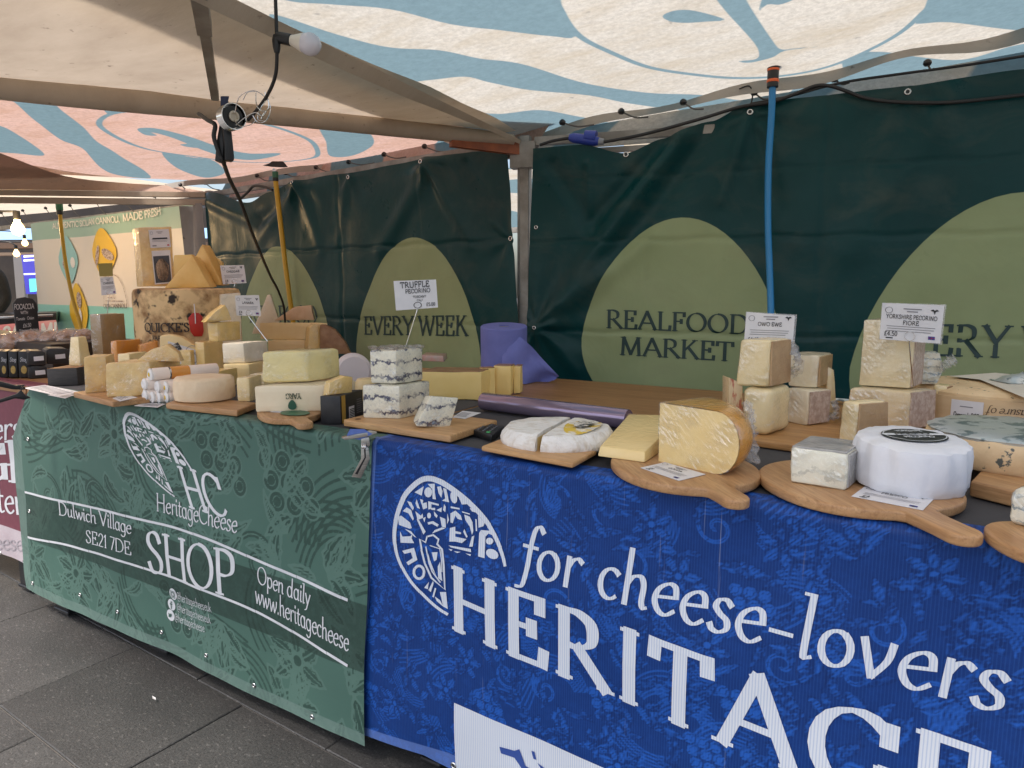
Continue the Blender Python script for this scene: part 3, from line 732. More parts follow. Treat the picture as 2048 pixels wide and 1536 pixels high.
wr = Wall('wall_banner', 'dark green back banner reading real food market, right of the tent post', OR, U1, .02, 2.6, topR, .06,
          [f((1362, 270), (1120, 600), .05, .05), f((1330, 285), (1180, 450), -.035, .035), f((1420, 255), (1230, 520), -.03, .05), f((1100, 640), (1300, 470), .035, .05),
           f((1180, 330), (1180, 460), .02, .02), f((1500, 225), (1440, 400), .02, .03), f((1105, 330), (1185, 450), -.02, .03), f((1500, 220), (1560, 420), -.012, .03), f((1075, 660), (1150, 740), .02, .03), f((1900, 200), (1700, 500), .016, .06)],
          [(*locR(1500, 228), 7, .008, .25), (*locR(1070, 655), 9, .012, .18), (*locR(1815, 183), 6, .006, .3)], [e1, e2],
          edgeL=lambda z: -.035 * (1.9 - z), creases=[('z', locR(1400, 668)[1], .006, .012), ('z', locR(1300, 480)[1], .005, .012), ('a', locR(1640, 500)[0], .006, .012), ('a', locR(1290, 500)[0], .003, .012), ('z', locR(1700, 330)[1], .004, .012)])
wr.text('REALFOOD', (1213, 655), (1497, 668), (1213, 620), thick=.165, thin=.04, track=.05)
wr.text('MARKET', (1240, 709), (1466, 722), (1240, 674), thick=.165, thin=.04, track=.05)
_st, _adv = text_strips('EVERY WEEK', track=.05); _st, _pre = text_strips('EV', track=.05); _st, _pre2 = text_strips('EVERY ', track=.05)
aE, zE = wr.loc(1862, 710); aW, zW = wr.loc(2040, 716); sc0 = (aW - aE) / (_pre2 - _pre); hE = wr.loc(1862, 650)[1] - zE
put_text('EVERY WEEK', wr.mapf, INKWALL, wr.ob, (aE - sc0 * (_pre + .05), zE), w=_adv * sc0, h=hE, lift=.0025, thick=.165, thin=.04, track=.05)
for q in ((1073, 455), (1071, 655), (1252, 303 + 6), (1500, 226), (1815, 184)):
    a, z = wr.loc(*q); eyelet(wr.P(a, z, .002), wr.n, wr.ob, .012 if q[0] > 1100 else .009)
OL = CX + V((-.05, -.03, 0))
nL = V((U2.y, -U2.x, 0))
UL = -U2
def locL(px, py): p = onp(px, py, OL, nL); return ((p - OL).dot(UL), p.z)
def topL(a):
    K = [locL(*p) for p in ((418, 385), (500, 405), (540, 385), (597, 362), (650, 352), (700, 346), (780, 330), (860, 315), (940, 305), (1015, 300))]
    if a <= K[0][0]: return K[0][1]
    for (x0, z0), (x1, z1) in zip(K, K[1:]):
        if a <= x1: t = (a - x0) / (x1 - x0); return z0 + (z1 - z0) * (t * t * (3 - 2 * t))
    return K[-1][1]
g1 = eggfit(locL, (474, 640), (664, 640), (568, 492)); g2 = eggfit(locL, (712, 640), (962, 640), (835, 474))
f = lambda p, q, amp, w: (*locL(*p), *locL(*q), amp, w)
aEnd = locL(1014, 330)[0]; aBeg = locL(416, 500)[0]
wl = Wall('wall_banner', 'dark green back banner reading every week, left of the tent post', OL, UL, aBeg, aEnd, topL, .06,
          [f((860, 330), (760, 500), .03, .05), f((858, 330), (940, 480), .025, .04), f((597, 370), (520, 480), .03, .05), f((420, 400), (500, 440), .03, .05), f((600, 370), (640, 500), .018, .04), f((930, 330), (985, 410), -.02, .04), f((520, 440), (590, 400), -.02, .04), f((700, 360), (675, 480), .012, .03)],
          [(*locL(858, 322), 7, .010, .3), (*locL(597, 362), 7, .010, .25), (*locL(700, 352), 6, .006, .2), (*locL(1020, 478), 6, .008, .2)], [g1, g2],
          edgeR=lambda z: .085 * (1.92 - z), creases=[('z', locL(700, 497)[1], .007, .016), ('z', locL(700, 638)[1], .005, .014), ('a', locL(680, 500)[0], .006, .016), ('a', locL(840, 600)[0], .004, .012)])
wl.text('EVERY WEEK', (730, 668), (936, 671), (733, 634), thick=.16, thin=.045, track=.04)
wl.text('REALFOOD', (500, 644), (633, 648), (500, 612), thick=.15, thin=.05)
for q in ((858, 326), (700, 355), (597, 366), (1021, 477)):
    a, z = wl.loc(*q); eyelet(wl.P(a, z, .002), wl.n, wl.ob, .012)
# pale flap between the cannoli banner and the post
fl = []; ff = []
for i in range(9):
    t = i / 8
    for k in range(7):
        q = k / 6; p = C2L + V((-.30 + .3 * t, -.02 + .03 * math.sin(t * 5 + q), 0)); p.z = 1.86 - 1.2 * q; fl.append(p + V((.012 * math.sin(t * 7), .02 * math.sin(t * 6 + q * 2), 0)))
    if i:
        for k in range(6): ff.append(((i - 1) * 7 + k, (i - 1) * 7 + k + 1, i * 7 + k + 1, i * 7 + k))
tag(mk('fabric_flap', fl, ff, fabric('grey flap', (.34, .31, .29), (.26, .24, .22), .15), None, True), 'pale grey cloth flap hanging beside the far tent post', 'flap')

# ------------------------------------------------------------------ tables
CLOTH = mat('slate grey tablecloth', (.045, .045, .05), .85, (.06, .06, .066), 7, bp=.35, bs=500)
def table(x0, x1, y0, y1, label, topm, cloth):
    t = empty('trestle_table', ((x0 + x1) / 2, (y0 + y1) / 2, .014))
    tag(t, label, 'table', 'stall tables')
    box('table_top', (x0, y0, ZT - .028), (x1, y1, ZT - .0005 if cloth else ZT), topm, t, .002)
    for lx in (x0 + .16, x1 - .16):
        l = empty('leg', (lx, (y0 + y1) / 2, .014), t)
        for ly in (y0 + .10, y1 - .08):
            box('upright', (lx - .016, ly - .02, .03), (lx + .016, ly + .02, ZT - .03), BLACK, l, .003)
            box('foot', (lx - .035, ly - .05, .0135), (lx + .035, ly + .05, .03), BLACK, l, .004)
        box('cross_bar', (lx - .01, y0 + .12, .13), (lx + .01, y1 - .10, .16), BLACK, l, .002)
    return t
t1 = table(-1.24, .95, 1.315, 1.86, 'front table under the slate grey cloth behind the blue banner', PLY, True)
t2 = table(-2.98, -1.25, 1.325, 1.93, 'front table carrying the heap of cheeses behind the green banner', PLY, True)
t3 = table(-4.9, -2.99, 1.325, 1.93, 'front table of the next stall behind the maroon banner', PLY, True)
t4 = table(-1.9, .95, 1.88, 2.605, 'bare wooden back table below the real food market banner', PLY, False)
t5 = table(-4.4, -1.91, 1.95, 2.62, 'back table under the tall cheeses at the left', PLY, False)
for (px, py), par in (((44, 1174), t3), ((116, 1221), t2), ((192, 1243), t2), ((308, 1297), t2)):
    p = onz(px, py, .0135); q = p + V((0, .05, 0)); l = empty('leg', (q.x, q.y, .0135), par)
    box('leg_panel', (p.x - .012, p.y, .0135), (p.x + .075, p.y + .035, .5), BLACK, l, .004)
    box('leg_panel', (p.x - .012, p.y + .16, .0135), (p.x + .075, p.y + .195, .5), BLACK, l, .004)
    box('foot', (p.x - .02, p.y - .006, .0134), (p.x + .085, p.y + .2, .028), BLACK, l, .003)
def cloth_top(x0, x1, y0, y1, label):
    us = np.linspace(x0, x1, 60); vs = np.linspace(y0, y1, 22)
    o = grid('tablecloth', lambda x, y: V((x, y, ZT + .0018 + .0012 * noise.noise(V((x * 7, y * 7, 0))))), us, vs, CLOTH)
    tag(o, label, 'tablecloth', 'slate grey tablecloths')
cloth_top(-1.24, .95, 1.318, 1.868, 'slate grey cloth on the front table behind the blue banner')
cloth_top(-2.98, -1.252, 1.328, 1.94, 'slate grey cloth on the front table behind the green banner')

# ------------------------------------------------------------------ printed front banners
def damask(X, Z, seed, sp, x0, x1, z0, z1, veins=True):
    rnd = random.Random(seed); fill = np.full(X.shape, 1.0); line = np.full(X.shape, 1.0)
    def win(P, m):
        a = np.asarray(P); return (X > a[:, 0].min() - m) & (X < a[:, 0].max() + m) & (Z > a[:, 1].min() - m) & (Z < a[:, 1].max() + m)
    def sf(P):
        w = win(P, sp * .05)
        if w.any(): fill[w] = np.minimum(fill[w], sdf_poly(P, X[w], Z[w]))
    def sl(P, wd):
        w = win(P, sp * .08)
        if w.any(): line[w] = np.minimum(line[w], dist_line(P, X[w], Z[w]) - wd)
    def leaf(x, y, an, ln, wd, cur=.3, fr=True):
        up = []; dn = []
        for i in range(11):
            t = i / 10; w = wd * math.sin(math.pi * t ** .8) * (1 - .25 * t); b = an + cur * (t - .2)
            cx = x + ln * t * math.cos(b); cy = y + ln * t * math.sin(b); nx, ny = -math.sin(b), math.cos(b)
            w *= (1 + (.18 * math.sin(i * 2.6) if fr else 0)); up.append((cx + nx * w, cy + ny * w)); dn.append((cx - nx * w, cy - ny * w))
        sf(up + dn[::-1]); sl(up + dn[::-1] + up[:1], .0022 * sp / .17)
        if veins:
            sl([((a[0] + b[0]) / 2, (a[1] + b[1]) / 2) for a, b in zip(up[1:9], dn[1:9])], .0014 * sp / .17)
            for q in (.3, -.3):
                sl([((a[0] * (.5 + q) + b[0] * (.5 - q)), (a[1] * (.5 + q) + b[1] * (.5 - q))) for a, b in zip(up[2:8], dn[2:8])], .0010 * sp / .17)
    def flower(x, y, r, k):
        a0 = rnd.uniform(0, 6)
        for i in range(k): leaf(x + r * .2 * math.cos(a0 + i * 6.283 / k), y + r * .2 * math.sin(a0 + i * 6.283 / k), a0 + i * 6.283 / k, r, r * .3, .15)
        cc = _arc(x, y, r * .2, r * .2, 0, 360, 12); sf(cc); sl(cc, .002 * sp / .17)
    def curl(x, y, r, an, s_):
        P = [(x + r * (1 - t / 26) ** 1.1 * math.cos(an + s_ * t * .34), y + r * (1 - t / 26) ** 1.1 * math.sin(an + s_ * t * .34)) for t in range(24)]
        for q in ribbon(P, r * .22): sf(q)
        sl([(p[0], p[1]) for p in P], .0012 * sp / .17)
        tx, ty = P[0]; leaf(tx, ty, an + s_ * -1.4, r * 1.6, r * .28, s_ * -.6)
    def grapes(x, y, r):
        for i in range(9):
            gx = x + (i % 3 - 1) * r * .95 + (i // 3) * r * .3; gy = y - (i // 3) * r * .85
            c1 = _arc(gx, gy, r * .46, r * .46, 0, 360, 14); sf(c1); sl(c1, .0016 * sp / .17); sl(_arc(gx, gy, r * .24, r * .24, 0, 360, 10), .001 * sp / .17)
    def bundle(x, y, an, ln, k, gap_, cur):
        for i in range(k):
            o_ = (i - (k - 1) / 2) * gap_; P = []
            for t in range(12):
                q = t / 11; b = an + cur * q; sp_ = 1 + .9 * q
                P.append((x + ln * q * math.cos(b) - math.sin(b) * o_ * sp_, y + ln * q * math.sin(b) + math.cos(b) * o_ * sp_))
            for q, r in zip(ribbon(P, gap_ * .55), range(11)): sf(q)
    nx = int((x1 - x0) / sp) + 2; nz = int((z1 - z0) / sp) + 2
    for j in range(nz):
        for i in range(nx):
            x = x0 + sp * (i + (.5 if j % 2 else 0)) + rnd.uniform(-.12, .12) * sp; z = z0 + sp * j * .92 + rnd.uniform(-.1, .1) * sp; k = rnd.random()
            if k < .3: flower(x, z, sp * .36, rnd.choice((5, 6, 7)))
            elif k < .62: curl(x, z, sp * .3, rnd.uniform(0, 6), rnd.choice((-1, 1)))
            elif k < .78: grapes(x, z + sp * .15, sp * .24)
            else:
                an = rnd.uniform(0, 6)
                for q in range(4): leaf(x, z, an + q * .62, sp * rnd.uniform(.5, .75), sp * .11, rnd.uniform(-.5, .5))
            if rnd.random() < .75: bundle(x + rnd.uniform(-.5, .5) * sp, z + rnd.uniform(-.5, .5) * sp, rnd.uniform(0, 6.3), sp * rnd.uniform(.7, 1.1), rnd.choice((4, 5, 6)), sp * .055, rnd.uniform(-1.3, 1.3))
            for q in range(5): leaf(x + rnd.uniform(-.6, .6) * sp, z + rnd.uniform(-.55, .55) * sp, rnd.uniform(0, 6.3), sp * rnd.uniform(.35, .65), sp * rnd.uniform(.06, .12), rnd.uniform(-.9, .9))
    return fill, line
def banner_mat(name, bg_, fillc, linec, hemc, bandc=None, ribs=0, scuff=0, mott=.25, rough=.45):
    m, nt, p, o = newmat(name); L = nt.links.new; co = coords(nt)
    c = mix(nt, ramp(nt, attr(nt, 'fill'), -.0012, .0012), fillc, bg_)
    c = mix(nt, ramp(nt, attr(nt, 'vein'), -.0008, .0012), linec, c)
    if bandc: c = mix(nt, mth(nt, 'MULTIPLY', ramp(nt, attr(nt, 'band'), .0015, -.0015), .72), c, bandc)
    c = mix(nt, mth(nt, 'MULTIPLY', ramp(nt, attr(nt, 'hem'), .0012, -.0012), .62), c, hemc)
    n = noi(nt, co, 34, 6, .75); c = mix(nt, mth(nt, 'MULTIPLY', ramp(nt, n, .45, .7), mott), c, tuple(min(1, q * 1.9) for q in fillc))
    n = noi(nt, co, 3.2, 4); c = mix(nt, mth(nt, 'MULTIPLY', ramp(nt, n, .5, .8), .2), c, tuple(q * .6 for q in bg_))
    if ribs:
        wv = nt.nodes.new('ShaderNodeTexWave'); wv.wave_type = 'BANDS'; wv.bands_direction = 'X'; wv.inputs['Scale'].default_value = ribs; wv.inputs['Distortion'].default_value = .6; wv.inputs['Detail'].default_value = 1; wv.inputs['Detail Scale'].default_value = 3
        L(co, wv.inputs['Vector'])
        c = mix(nt, mth(nt, 'MULTIPLY', ramp(nt, wv.outputs['Fac'], .62, .95), .12), c, (.05, .17, .52))
        L(bump(nt, wv.outputs['Fac'], .25, .001), p.inputs['Normal'])
    if scuff:
        s1 = noi(nt, coords(nt, (60, 1, 1.4)), 1.6, 4, .6); c = mix(nt, mth(nt, 'MULTIPLY', ramp(nt, s1, .66, .78), scuff), c, (.45, .5, .62))
    L(c, p.inputs['Base Color']); p.inputs['Roughness'].default_value = rough; p.inputs['Specular IOR Level'].default_value = .16
    if not ribs: L(bump(nt, noi(nt, co, 18, 5, .6), .25, .004), p.inputs['Normal'])
    return m
class Front:
    """banner clipped to the table edge: a strip on the top, a soft roll, then the hanging cloth"""
    def __init__(s, name, label, x0, x1, yf, zb, m, fields, nu, nv, xl=None, xr=None, amp=.006, inner=.05, fr=1.0, thick_roll=.016):
        s.yf, s.amp, s.fr, s.x0, s.x1 = yf, amp, fr, x0, x1; r = thick_roll; s.r = r
        us = np.linspace(0, 1, nu); pts = []; XX = []; ZZ = []
        nroll = 5; ntop = 4; rows = []
        for i in range(ntop): rows.append(('t', i / ntop))
        for i in range(nroll): rows.append(('r', i / nroll))
        for i in range(nv): rows.append(('h', i / (nv - 1)))
        for kind, t in rows:
            for u in us:
                x = x0 + (x1 - x0) * u; zt = ZT + .006
                if kind == 't':
                    d = (1 - t) * inner * (1 + .35 * noise.noise(V((x * 5, 1, 0)))); y = s.Y(x, ZT - r) + r + d; z = zt - .0005; ze = ZT + d
                elif kind == 'r':
                    w = t * math.pi / 2; y = s.Y(x, ZT - r) + r - r * math.sin(w); z = zt - r + r * math.cos(w); ze = z
                else:
                    zbot = zb(x); z = (zt - r) + (zbot - zt + r) * t; ze = z
                    if xl: x += xl(z) * (1 - u)
                    if xr: x += xr(z) * u
                    y = s.Y(x, z)
                pts.append(V((x, y, z))); XX.append(x); ZZ.append(ze)
        XX = np.array(XX); ZZ = np.array(ZZ); fs = []
        for j in range(len(rows) - 1):
            for i in range(nu - 1): k = j * nu + i; fs.append((k + nu, k + nu + 1, k + 1, k))
        UU = np.tile(us, len(rows)); ed = np.minimum(UU, 1 - UU) * (x1 - x0)
        s.ob = mk(name, pts, fs, m, None, True, attrs=fields(XX, ZZ, UU, ed)); tag(s.ob, label, 'banner', 'printed banners on the stall fronts')
    def Y(s, x, z):
        d = ZT - z; k = min(1, max(0, d) / .25)
        y = s.yf(x) - .012 * k * math.sin(min(1, d / .9) * math.pi * .8)
        f_ = s.fr
        y += s.amp * k * (math.sin(x * 5.1 * f_ + z * 1.4) + .6 * math.sin(x * 11.7 * f_ + 1.3 - z * 2.2) + .5 * math.sin(z * 9 + x * 3))
        y += .004 * noise.noise(V((x * 6, z * 6, 4))) * (k + .3)
        return y
    def mapf(s, x, z, k): return V((x, s.Y(x, z) - k, z))
    def loc(s, px, py):
        y = s.yf(-.5)
        for _ in range(6):
            p = ony(px, py, y); y = s.Y(p.x, p.z)
        return (p.x, p.z)
    def text(s, t, p0, p1, h=None, pt=None, m=None, level=False, **kw):
        (x0, z0), (x1, z1) = s.loc(*p0), s.loc(*p1)
        if pt: h = s.loc(*pt)[1] - z0
        return put_text(t, s.mapf, m or PRINTW, s.ob, (x0, z0), w=(x1 - x0), h=h, ex=(1, (z1 - z0) / (x1 - x0)), **kw)
    def hole(s, px, py, r=.008): x, z = s.loc(px, py); return eyelet(s.mapf(x, z, .0015), (0, -1, 0), s.ob, r)
    def line(s, pts, w, name='printed_line', m=None):
        P = [s.loc(*p) for p in pts]; P = [(q.x, q.y) for q in catmull(P, 14)]; return put_poly(ribbon(P, w), s.mapf, m or PRINTW, s.ob, name)

# green
def zlineG(x): return .507 + .0 * x - .036 * (x + 2.955) / 1.67
def zlineG2(x): return .318 - .036 * (x + 2.99) / 1.69
def fG(X, Z, U, ed):
    fill, line = damask(X, Z, 5, .29, -3.1, -1.1, .0, .98)
    bd = np.maximum(Z - (.507 - .036 * (X + 2.955) / 1.67), (.318 - .036 * (X + 2.99) / 1.69) - Z)
    zb = .097 + (X + 3.05) * (-.02)
    hem = np.minimum(np.minimum((X + 3.0) - .035 + .06 * (ZT - Z) * .6, 9), Z - zb - .035)
    return dict(fill=fill, vein=line, band=bd, hem=hem)
GB_ = banner_mat('green printed banner', (.072, .145, .118), (.036, .074, .060), (.098, .18, .148), (.17, .25, .22), (.022, .040, .033), 0, 0, .32)
green = Front('front_banner', 'green patterned banner reading shop, hanging from the left table', -2.90, -1.19, lambda x: 1.296, lambda x: .097 - .02 * (x + 3.05), GB_, fG, 380, 190,
              xl=lambda z: -.15 * min(1, (ZT - z) / .2) if z < ZT else 0, xr=lambda z: -.06 * (ZT - z), amp=.0045)
sw = dict(thick=.17, thin=.045, serif=.30)
green.line([(50, 984), (200, 1018), (400, 1072), (560, 1139), (696, 1200)], .0085)
green.line([(56, 1074), (140, 1091), (300, 1140), (480, 1208), (600, 1271), (696, 1331)], .0085)
LC = dict(thick=.115, thin=.05, serif=.16, slant=.06)
green.text('Dulwich Village', (118, 1029), (264, 1068), pt=(119, 1004), **LC)
green.text('SE21 7DE', (172, 1084), (264, 1110), pt=(173, 1060), **LC)
green.text('SHOP', (297, 1141), (474, 1196), pt=(297, 1063), thick=.14, thin=.04, serif=.26)
green.text('Open daily', (515, 1165), (622, 1212), pt=(515, 1131), **LC)
green.text('www.heritagecheese', (511, 1204), (698, 1303), pt=(511, 1166), **LC)
HT = dict(thick=.11, thin=.05, serif=.14, slant=.05)
green.text('HeritageCheese', (313, 1021), (475, 1066), pt=(313, 986), **HT)
for k, (p, q, s_) in enumerate((((355, 1199), (424, 1224), '@heritagecheeseuk'), ((355, 1221), (423, 1247), '@heritagecheeseuk'), ((350, 1241), (410, 1264), '@heritagecheese'))):
    green.text(s_, p, q, pt=(p[0], p[1] - 16), thick=.075, thin=.05, serif=0)
x, z = green.loc(378, 1013); x2, z2 = green.loc(446, 1023); hC = green.loc(380, 938)[1] - green.loc(392, 1016)[1]
put_text('HC', green.mapf, PRINTW, green.ob, (x, z), w=.20, h=hC * 1.0, ey=(-.55, 1), thick=.15, thin=.045)
def icon(px, py, k):
    cx, cz = green.loc(px, py); r = .020
    put_poly([_arc(cx, cz, r, r, 0, 354, 20)], green.mapf, PRINTW, green.ob, 'icon_disc')
    gm = mat('icon green', (.05, .11, .09), .5)
    if k == 0: ps = ribbon(_arc(cx, cz, .0075, .0075, 0, 345, 14), .003, True) + ribbon([(cx - .011, cz - .011), (cx + .011, cz - .011), (cx + .011, cz + .011), (cx - .011, cz + .011)], .0028, True)
    elif k == 1: ps = ribbon([(cx + .006, cz + .011), (cx + .001, cz + .011), (cx - .001, cz + .006), (cx - .001, cz - .014)], .004) + [[(cx - .006, cz + .001), (cx + .006, cz + .001), (cx + .006, cz + .005), (cx - .006, cz + .005)]]
    else: ps = [[(cx - .011, cz - .006), (cx - .002, cz - .008), (cx + .007, cz - .002), (cx + .009, cz + .006), (cx + .003, cz + .008), (cx, cz + .003), (cx - .009, cz + .008), (cx - .008, cz - .001)]]
    put_poly(ps, green.mapf, gm, green.ob, 'icon_mark', .003)
icon(347, 1188, 0); icon(344, 1209, 1); icon(342, 1230, 2)
for q in ((57, 878), (60, 1022), (66, 1166), (161, 1189), (236, 1223), (324, 1264), (413, 1310), (509, 1370), (625, 1433)): green.hole(*q, .0075)

# blue
def zbB(x): return .055 + .06 * min(1, max(0, (x + 1.29) / .34)) - .015 * max(0, x + .95)
def fB(X, Z, U, ed):
    fill, line = damask(X, Z, 9, .115, -1.35, .9, .0, .98)
    hem = np.minimum((X + 1.212 + .10 * (ZT - Z)) - .035, Z - np.array([zbB(q) for q in X]) - .042)
    return dict(fill=fill, vein=line, hem=hem)
BB_ = banner_mat('blue printed banner', (.008, .038, .180), (.017, .098, .43), (.007, .030, .145), (.14, .23, .54), None, 58, .45, .06)
blue = Front('front_banner', 'blue patterned banner reading for cheese-lovers heritage, at the right', -1.20, .80, lambda x: 1.300 - .042 * (x + 1.21), zbB, BB_, fB, 520, 215,
             xl=lambda z: -.012 - .105 * (ZT - z), amp=.0055, fr=.8)
def ribprint():
    m, nt, p, o = newmat('white print on ribbed cloth'); L = nt.links.new; tc = nt.nodes.new('ShaderNodeNewGeometry')
    wv = nt.nodes.new('ShaderNodeTexWave'); wv.bands_direction = 'X'; wv.inputs['Scale'].default_value = 58; wv.inputs['Distortion'].default_value = .6; L(tc.outputs['Position'], wv.inputs['Vector'])
    c = mix(nt, mth(nt, 'MULTIPLY', ramp(nt, wv.outputs['Fac'], .5, .95), .55), (.68, .72, .77), (.33, .43, .64))
    L(c, p.inputs['Base Color']); p.inputs['Roughness'].default_value = .5; return m
PRINTB = ribprint()
hx, hz = blue.loc(903, 1253); ax, az = blue.loc(1437, 1478); sw2 = dict(thick=.195, thin=.045, serif=.25, track=.13); _, preH = text_strips('HERIT', **sw2); preH += .13; hs = (ax - hx) / preH; hcap = blue.loc(900, 1132)[1] - hz
put_text('HERITAGE', blue.mapf, PRINTB, blue.ob, (hx, hz), h=hcap * 1.0, w=hs * text_strips('HERITAGE', **sw2)[1], ex=(1, (az - hz) / (ax - hx)), lift=.0016, **sw2)
fx, fz = blue.loc(1036, 1143); ex_, ez_ = blue.loc(2006, 1425)
put_text('for cheese-lovers', blue.mapf, PRINTB, blue.ob, (fx, fz), w=(ex_ - fx), h=.108, ex=(1, (ez_ - fz) / (ex_ - fx)), lift=.0016, thick=.125, thin=.05, serif=.18, slant=.12, track=.04)
for q in ((716, 1040), (716, 1262), (711, 1471), (908, 1530)): blue.hole(*q, .0085)
wx, wz = blue.loc(909, 1405)
wp = [(wx + .55 * i / 12, wz - .012 * i / 12) for i in range(13)]; wq = [(x, zbB(x) + .004) for x, _ in wp]
wpan = []
for i in range(24):
    for k in range(8):
        q = lambda a, b: (wx + .55 * a / 24, zbB(wx + .55 * a / 24) + .004 + (wz - .012 * a / 24 - zbB(wx + .55 * a / 24) - .004) * b / 8)
        wpan.append([q(i, k), q(i + 1, k), q(i + 1, k + 1), q(i, k + 1)])
vs = []; fs = []
for P in wpan: b = len(vs); vs += [blue.mapf(x, z, .0014) for x, z in P]; fs.append((b, b + 1, b + 2, b + 3))
mk('white_panel', vs, fs, PRINTB, blue.ob)
PB = mat('blue print', (.03, .075, .30), .5)
gb = lambda *P: [blue.loc(*p) for p in P]
put_poly([gb((1000, 1492), (1030, 1500), (1040, 1497), (1052, 1530), (1062, 1536), (1045, 1536), (1030, 1514), (1003, 1505)), gb((1064, 1500), (1070, 1502), (1074, 1518), (1068, 1516)), gb((1076, 1524), (1092, 1536), (1084, 1537))], blue.mapf, PB, blue.ob, 'panel_print', .003)
# the seal emblem, shared by both banners
def seal():
    e = lambda cx, cy, rx, ry, a=0: [(cx + rx * math.cos(t) * math.cos(a) - ry * math.sin(t) * math.sin(a), cy + rx * math.cos(t) * math.sin(a) + ry * math.sin(t) * math.cos(a)) for t in [i * 6.283 / 14 for i in range(14)]]
    ring = [(1088, 960), (1072, 880), (1035, 770), (985, 660), (915, 545), (815, 430), (690, 320), (555, 222), (455, 175), (395, 165), (335, 178), (262, 230), (193, 305), (150, 390), (112, 505), (92, 620), (92, 735), (112, 850), (160, 968), (238, 1095), (345, 1212), (460, 1318), (572, 1395)]
    rr = [(q.x, q.y) for q in catmull(ring, 5)]; n = len(rr); P = []
    for i in range(n - 1):
        w = 26 + 24 * math.sin(math.pi * min(1, i / n * 1.3)); P += ribbon([rr[i], rr[i + 1]], w)
    L = [[(270, 290), (355, 235), (335, 320)], e(395, 290, 35, 46), [(390, 215), (455, 212), (455, 290), (465, 355), (435, 350), (430, 260)], [(475, 240), (510, 235), (525, 280), (515, 340), (490, 300)], [(530, 250), (560, 260), (585, 380), (520, 365), (550, 345)],
         e(627, 335, 30, 56, -.2), [(665, 320), (760, 395), (700, 400)], [(205, 370), (240, 380), (265, 430), (255, 455), (225, 410)], [(165, 460), (200, 425), (240, 450), (265, 530), (255, 545), (215, 480)], [(280, 390), (290, 350), (320, 440), (295, 430)],
         [(320, 350), (350, 360), (345, 390), (380, 380), (385, 430), (350, 445)], [(395, 370), (490, 395), (490, 412), (424, 396), (424, 440), (395, 445)], [(424, 430), (458, 430), (458, 452), (424, 448)], [(470, 450), (520, 425), (515, 470)], [(540, 395), (555, 420), (550, 470), (530, 450)],
         [(280, 460), (330, 500), (345, 480), (350, 520), (300, 540)], [(345, 525), (372, 512), (360, 562)], e(402, 500, 18, 26), [(445, 460), (480, 500), (470, 522), (450, 500)], [(290, 532), (312, 540), (372, 645), (352, 672)], [(390, 560), (440, 550), (490, 580), (480, 602), (430, 574), (395, 582)],
         [(500, 510), (550, 530), (555, 610), (520, 602)], [(430, 662), (455, 630), (520, 606), (552, 614)], [(570, 480), (585, 540), (565, 578)], [(600, 415), (680, 432), (680, 446), (600, 432)], [(595, 480), (640, 455), (640, 500), (615, 570), (595, 562)], [(640, 455), (690, 500), (700, 542), (660, 530), (640, 500)],
         [(720, 490), (770, 510), (795, 560), (802, 640), (790, 675), (770, 600), (730, 540)], [(590, 612), (640, 600), (640, 735), (585, 735)], [(640, 640), (692, 650), (692, 668), (640, 662)], [(640, 690), (742, 712), (700, 748), (640, 735)], [(765, 780), (790, 690), (812, 680), (797, 780)], [(712, 645), (740, 700), (752, 690), (722, 620)],
         [(580, 768), (780, 800), (784, 830), (600, 786)], [(578, 800), (615, 808), (600, 822)], [(625, 822), (690, 828), (655, 838)], [(730, 842), (780, 850), (775, 865)], [(845, 495), (905, 565), (895, 595), (850, 610)], [(870, 630), (965, 638), (1010, 692), (940, 662), (912, 690)], [(870, 632), (912, 690), (905, 885), (845, 868), (855, 660)],
         e(950, 730, 34, 31), e(974, 846, 60, 42, .5), [(700, 460), (770, 480), (775, 492), (705, 472)], [(818, 530), (832, 535), (836, 640), (824, 640)], [(120, 512), (150, 500), (230, 562), (246, 612), (228, 620), (130, 584)], [(140, 640), (162, 690), (235, 686), (268, 750), (145, 745)], [(235, 686), (252, 668), (248, 705)],
         [(160, 818), (268, 790), (240, 832), (180, 846)], [(240, 832), (268, 790), (298, 900), (255, 884)], [(255, 884), (298, 900), (215, 948), (198, 922)], [(360, 1152), (402, 1098), (392, 1164)], [(398, 1172), (440, 1088), (446, 1110), (420, 1190)], [(425, 832), (478, 830), (470, 900), (447, 914)], [(480, 960), (502, 918), (522, 1092), (484, 1066)], [(395, 840), (410, 900), (465, 1040), (400, 940)],
         [(500, 1190), (556, 1190), (572, 1345), (530, 1320)], [(455, 1230), (500, 1262), (540, 1330), (470, 1270)], [(432, 1232), (455, 1150), (468, 1160), (446, 1240)], [(185, 620), (240, 640), (290, 700), (270, 690)], [(770, 430), (800, 438), (835, 475), (790, 462)]]
    P += L + ribbon(_arc(312, 1012, 46, 58, 0, 345, 16), 24, True)
    P += ribbon([(318, 712), (372, 742), (385, 690), (440, 676), (488, 715), (476, 758), (520, 805), (536, 960), (546, 1168), (425, 1062), (365, 930), (335, 810)], 18, True)
    P += ribbon([(372, 780), (402, 930), (430, 1005), (505, 1105)], 12) + ribbon([(410, 770), (500, 800), (515, 900), (520, 1010)], 9)
    return P
SP = seal()
cpx = lambda q: (770 + q[0] / 4.518, 920 + q[1] / 4.518)
put_poly([[blue.loc(*cpx(q)) for q in P] for P in SP], blue.mapf, PRINTB, blue.ob, 'seal_emblem', .0016)
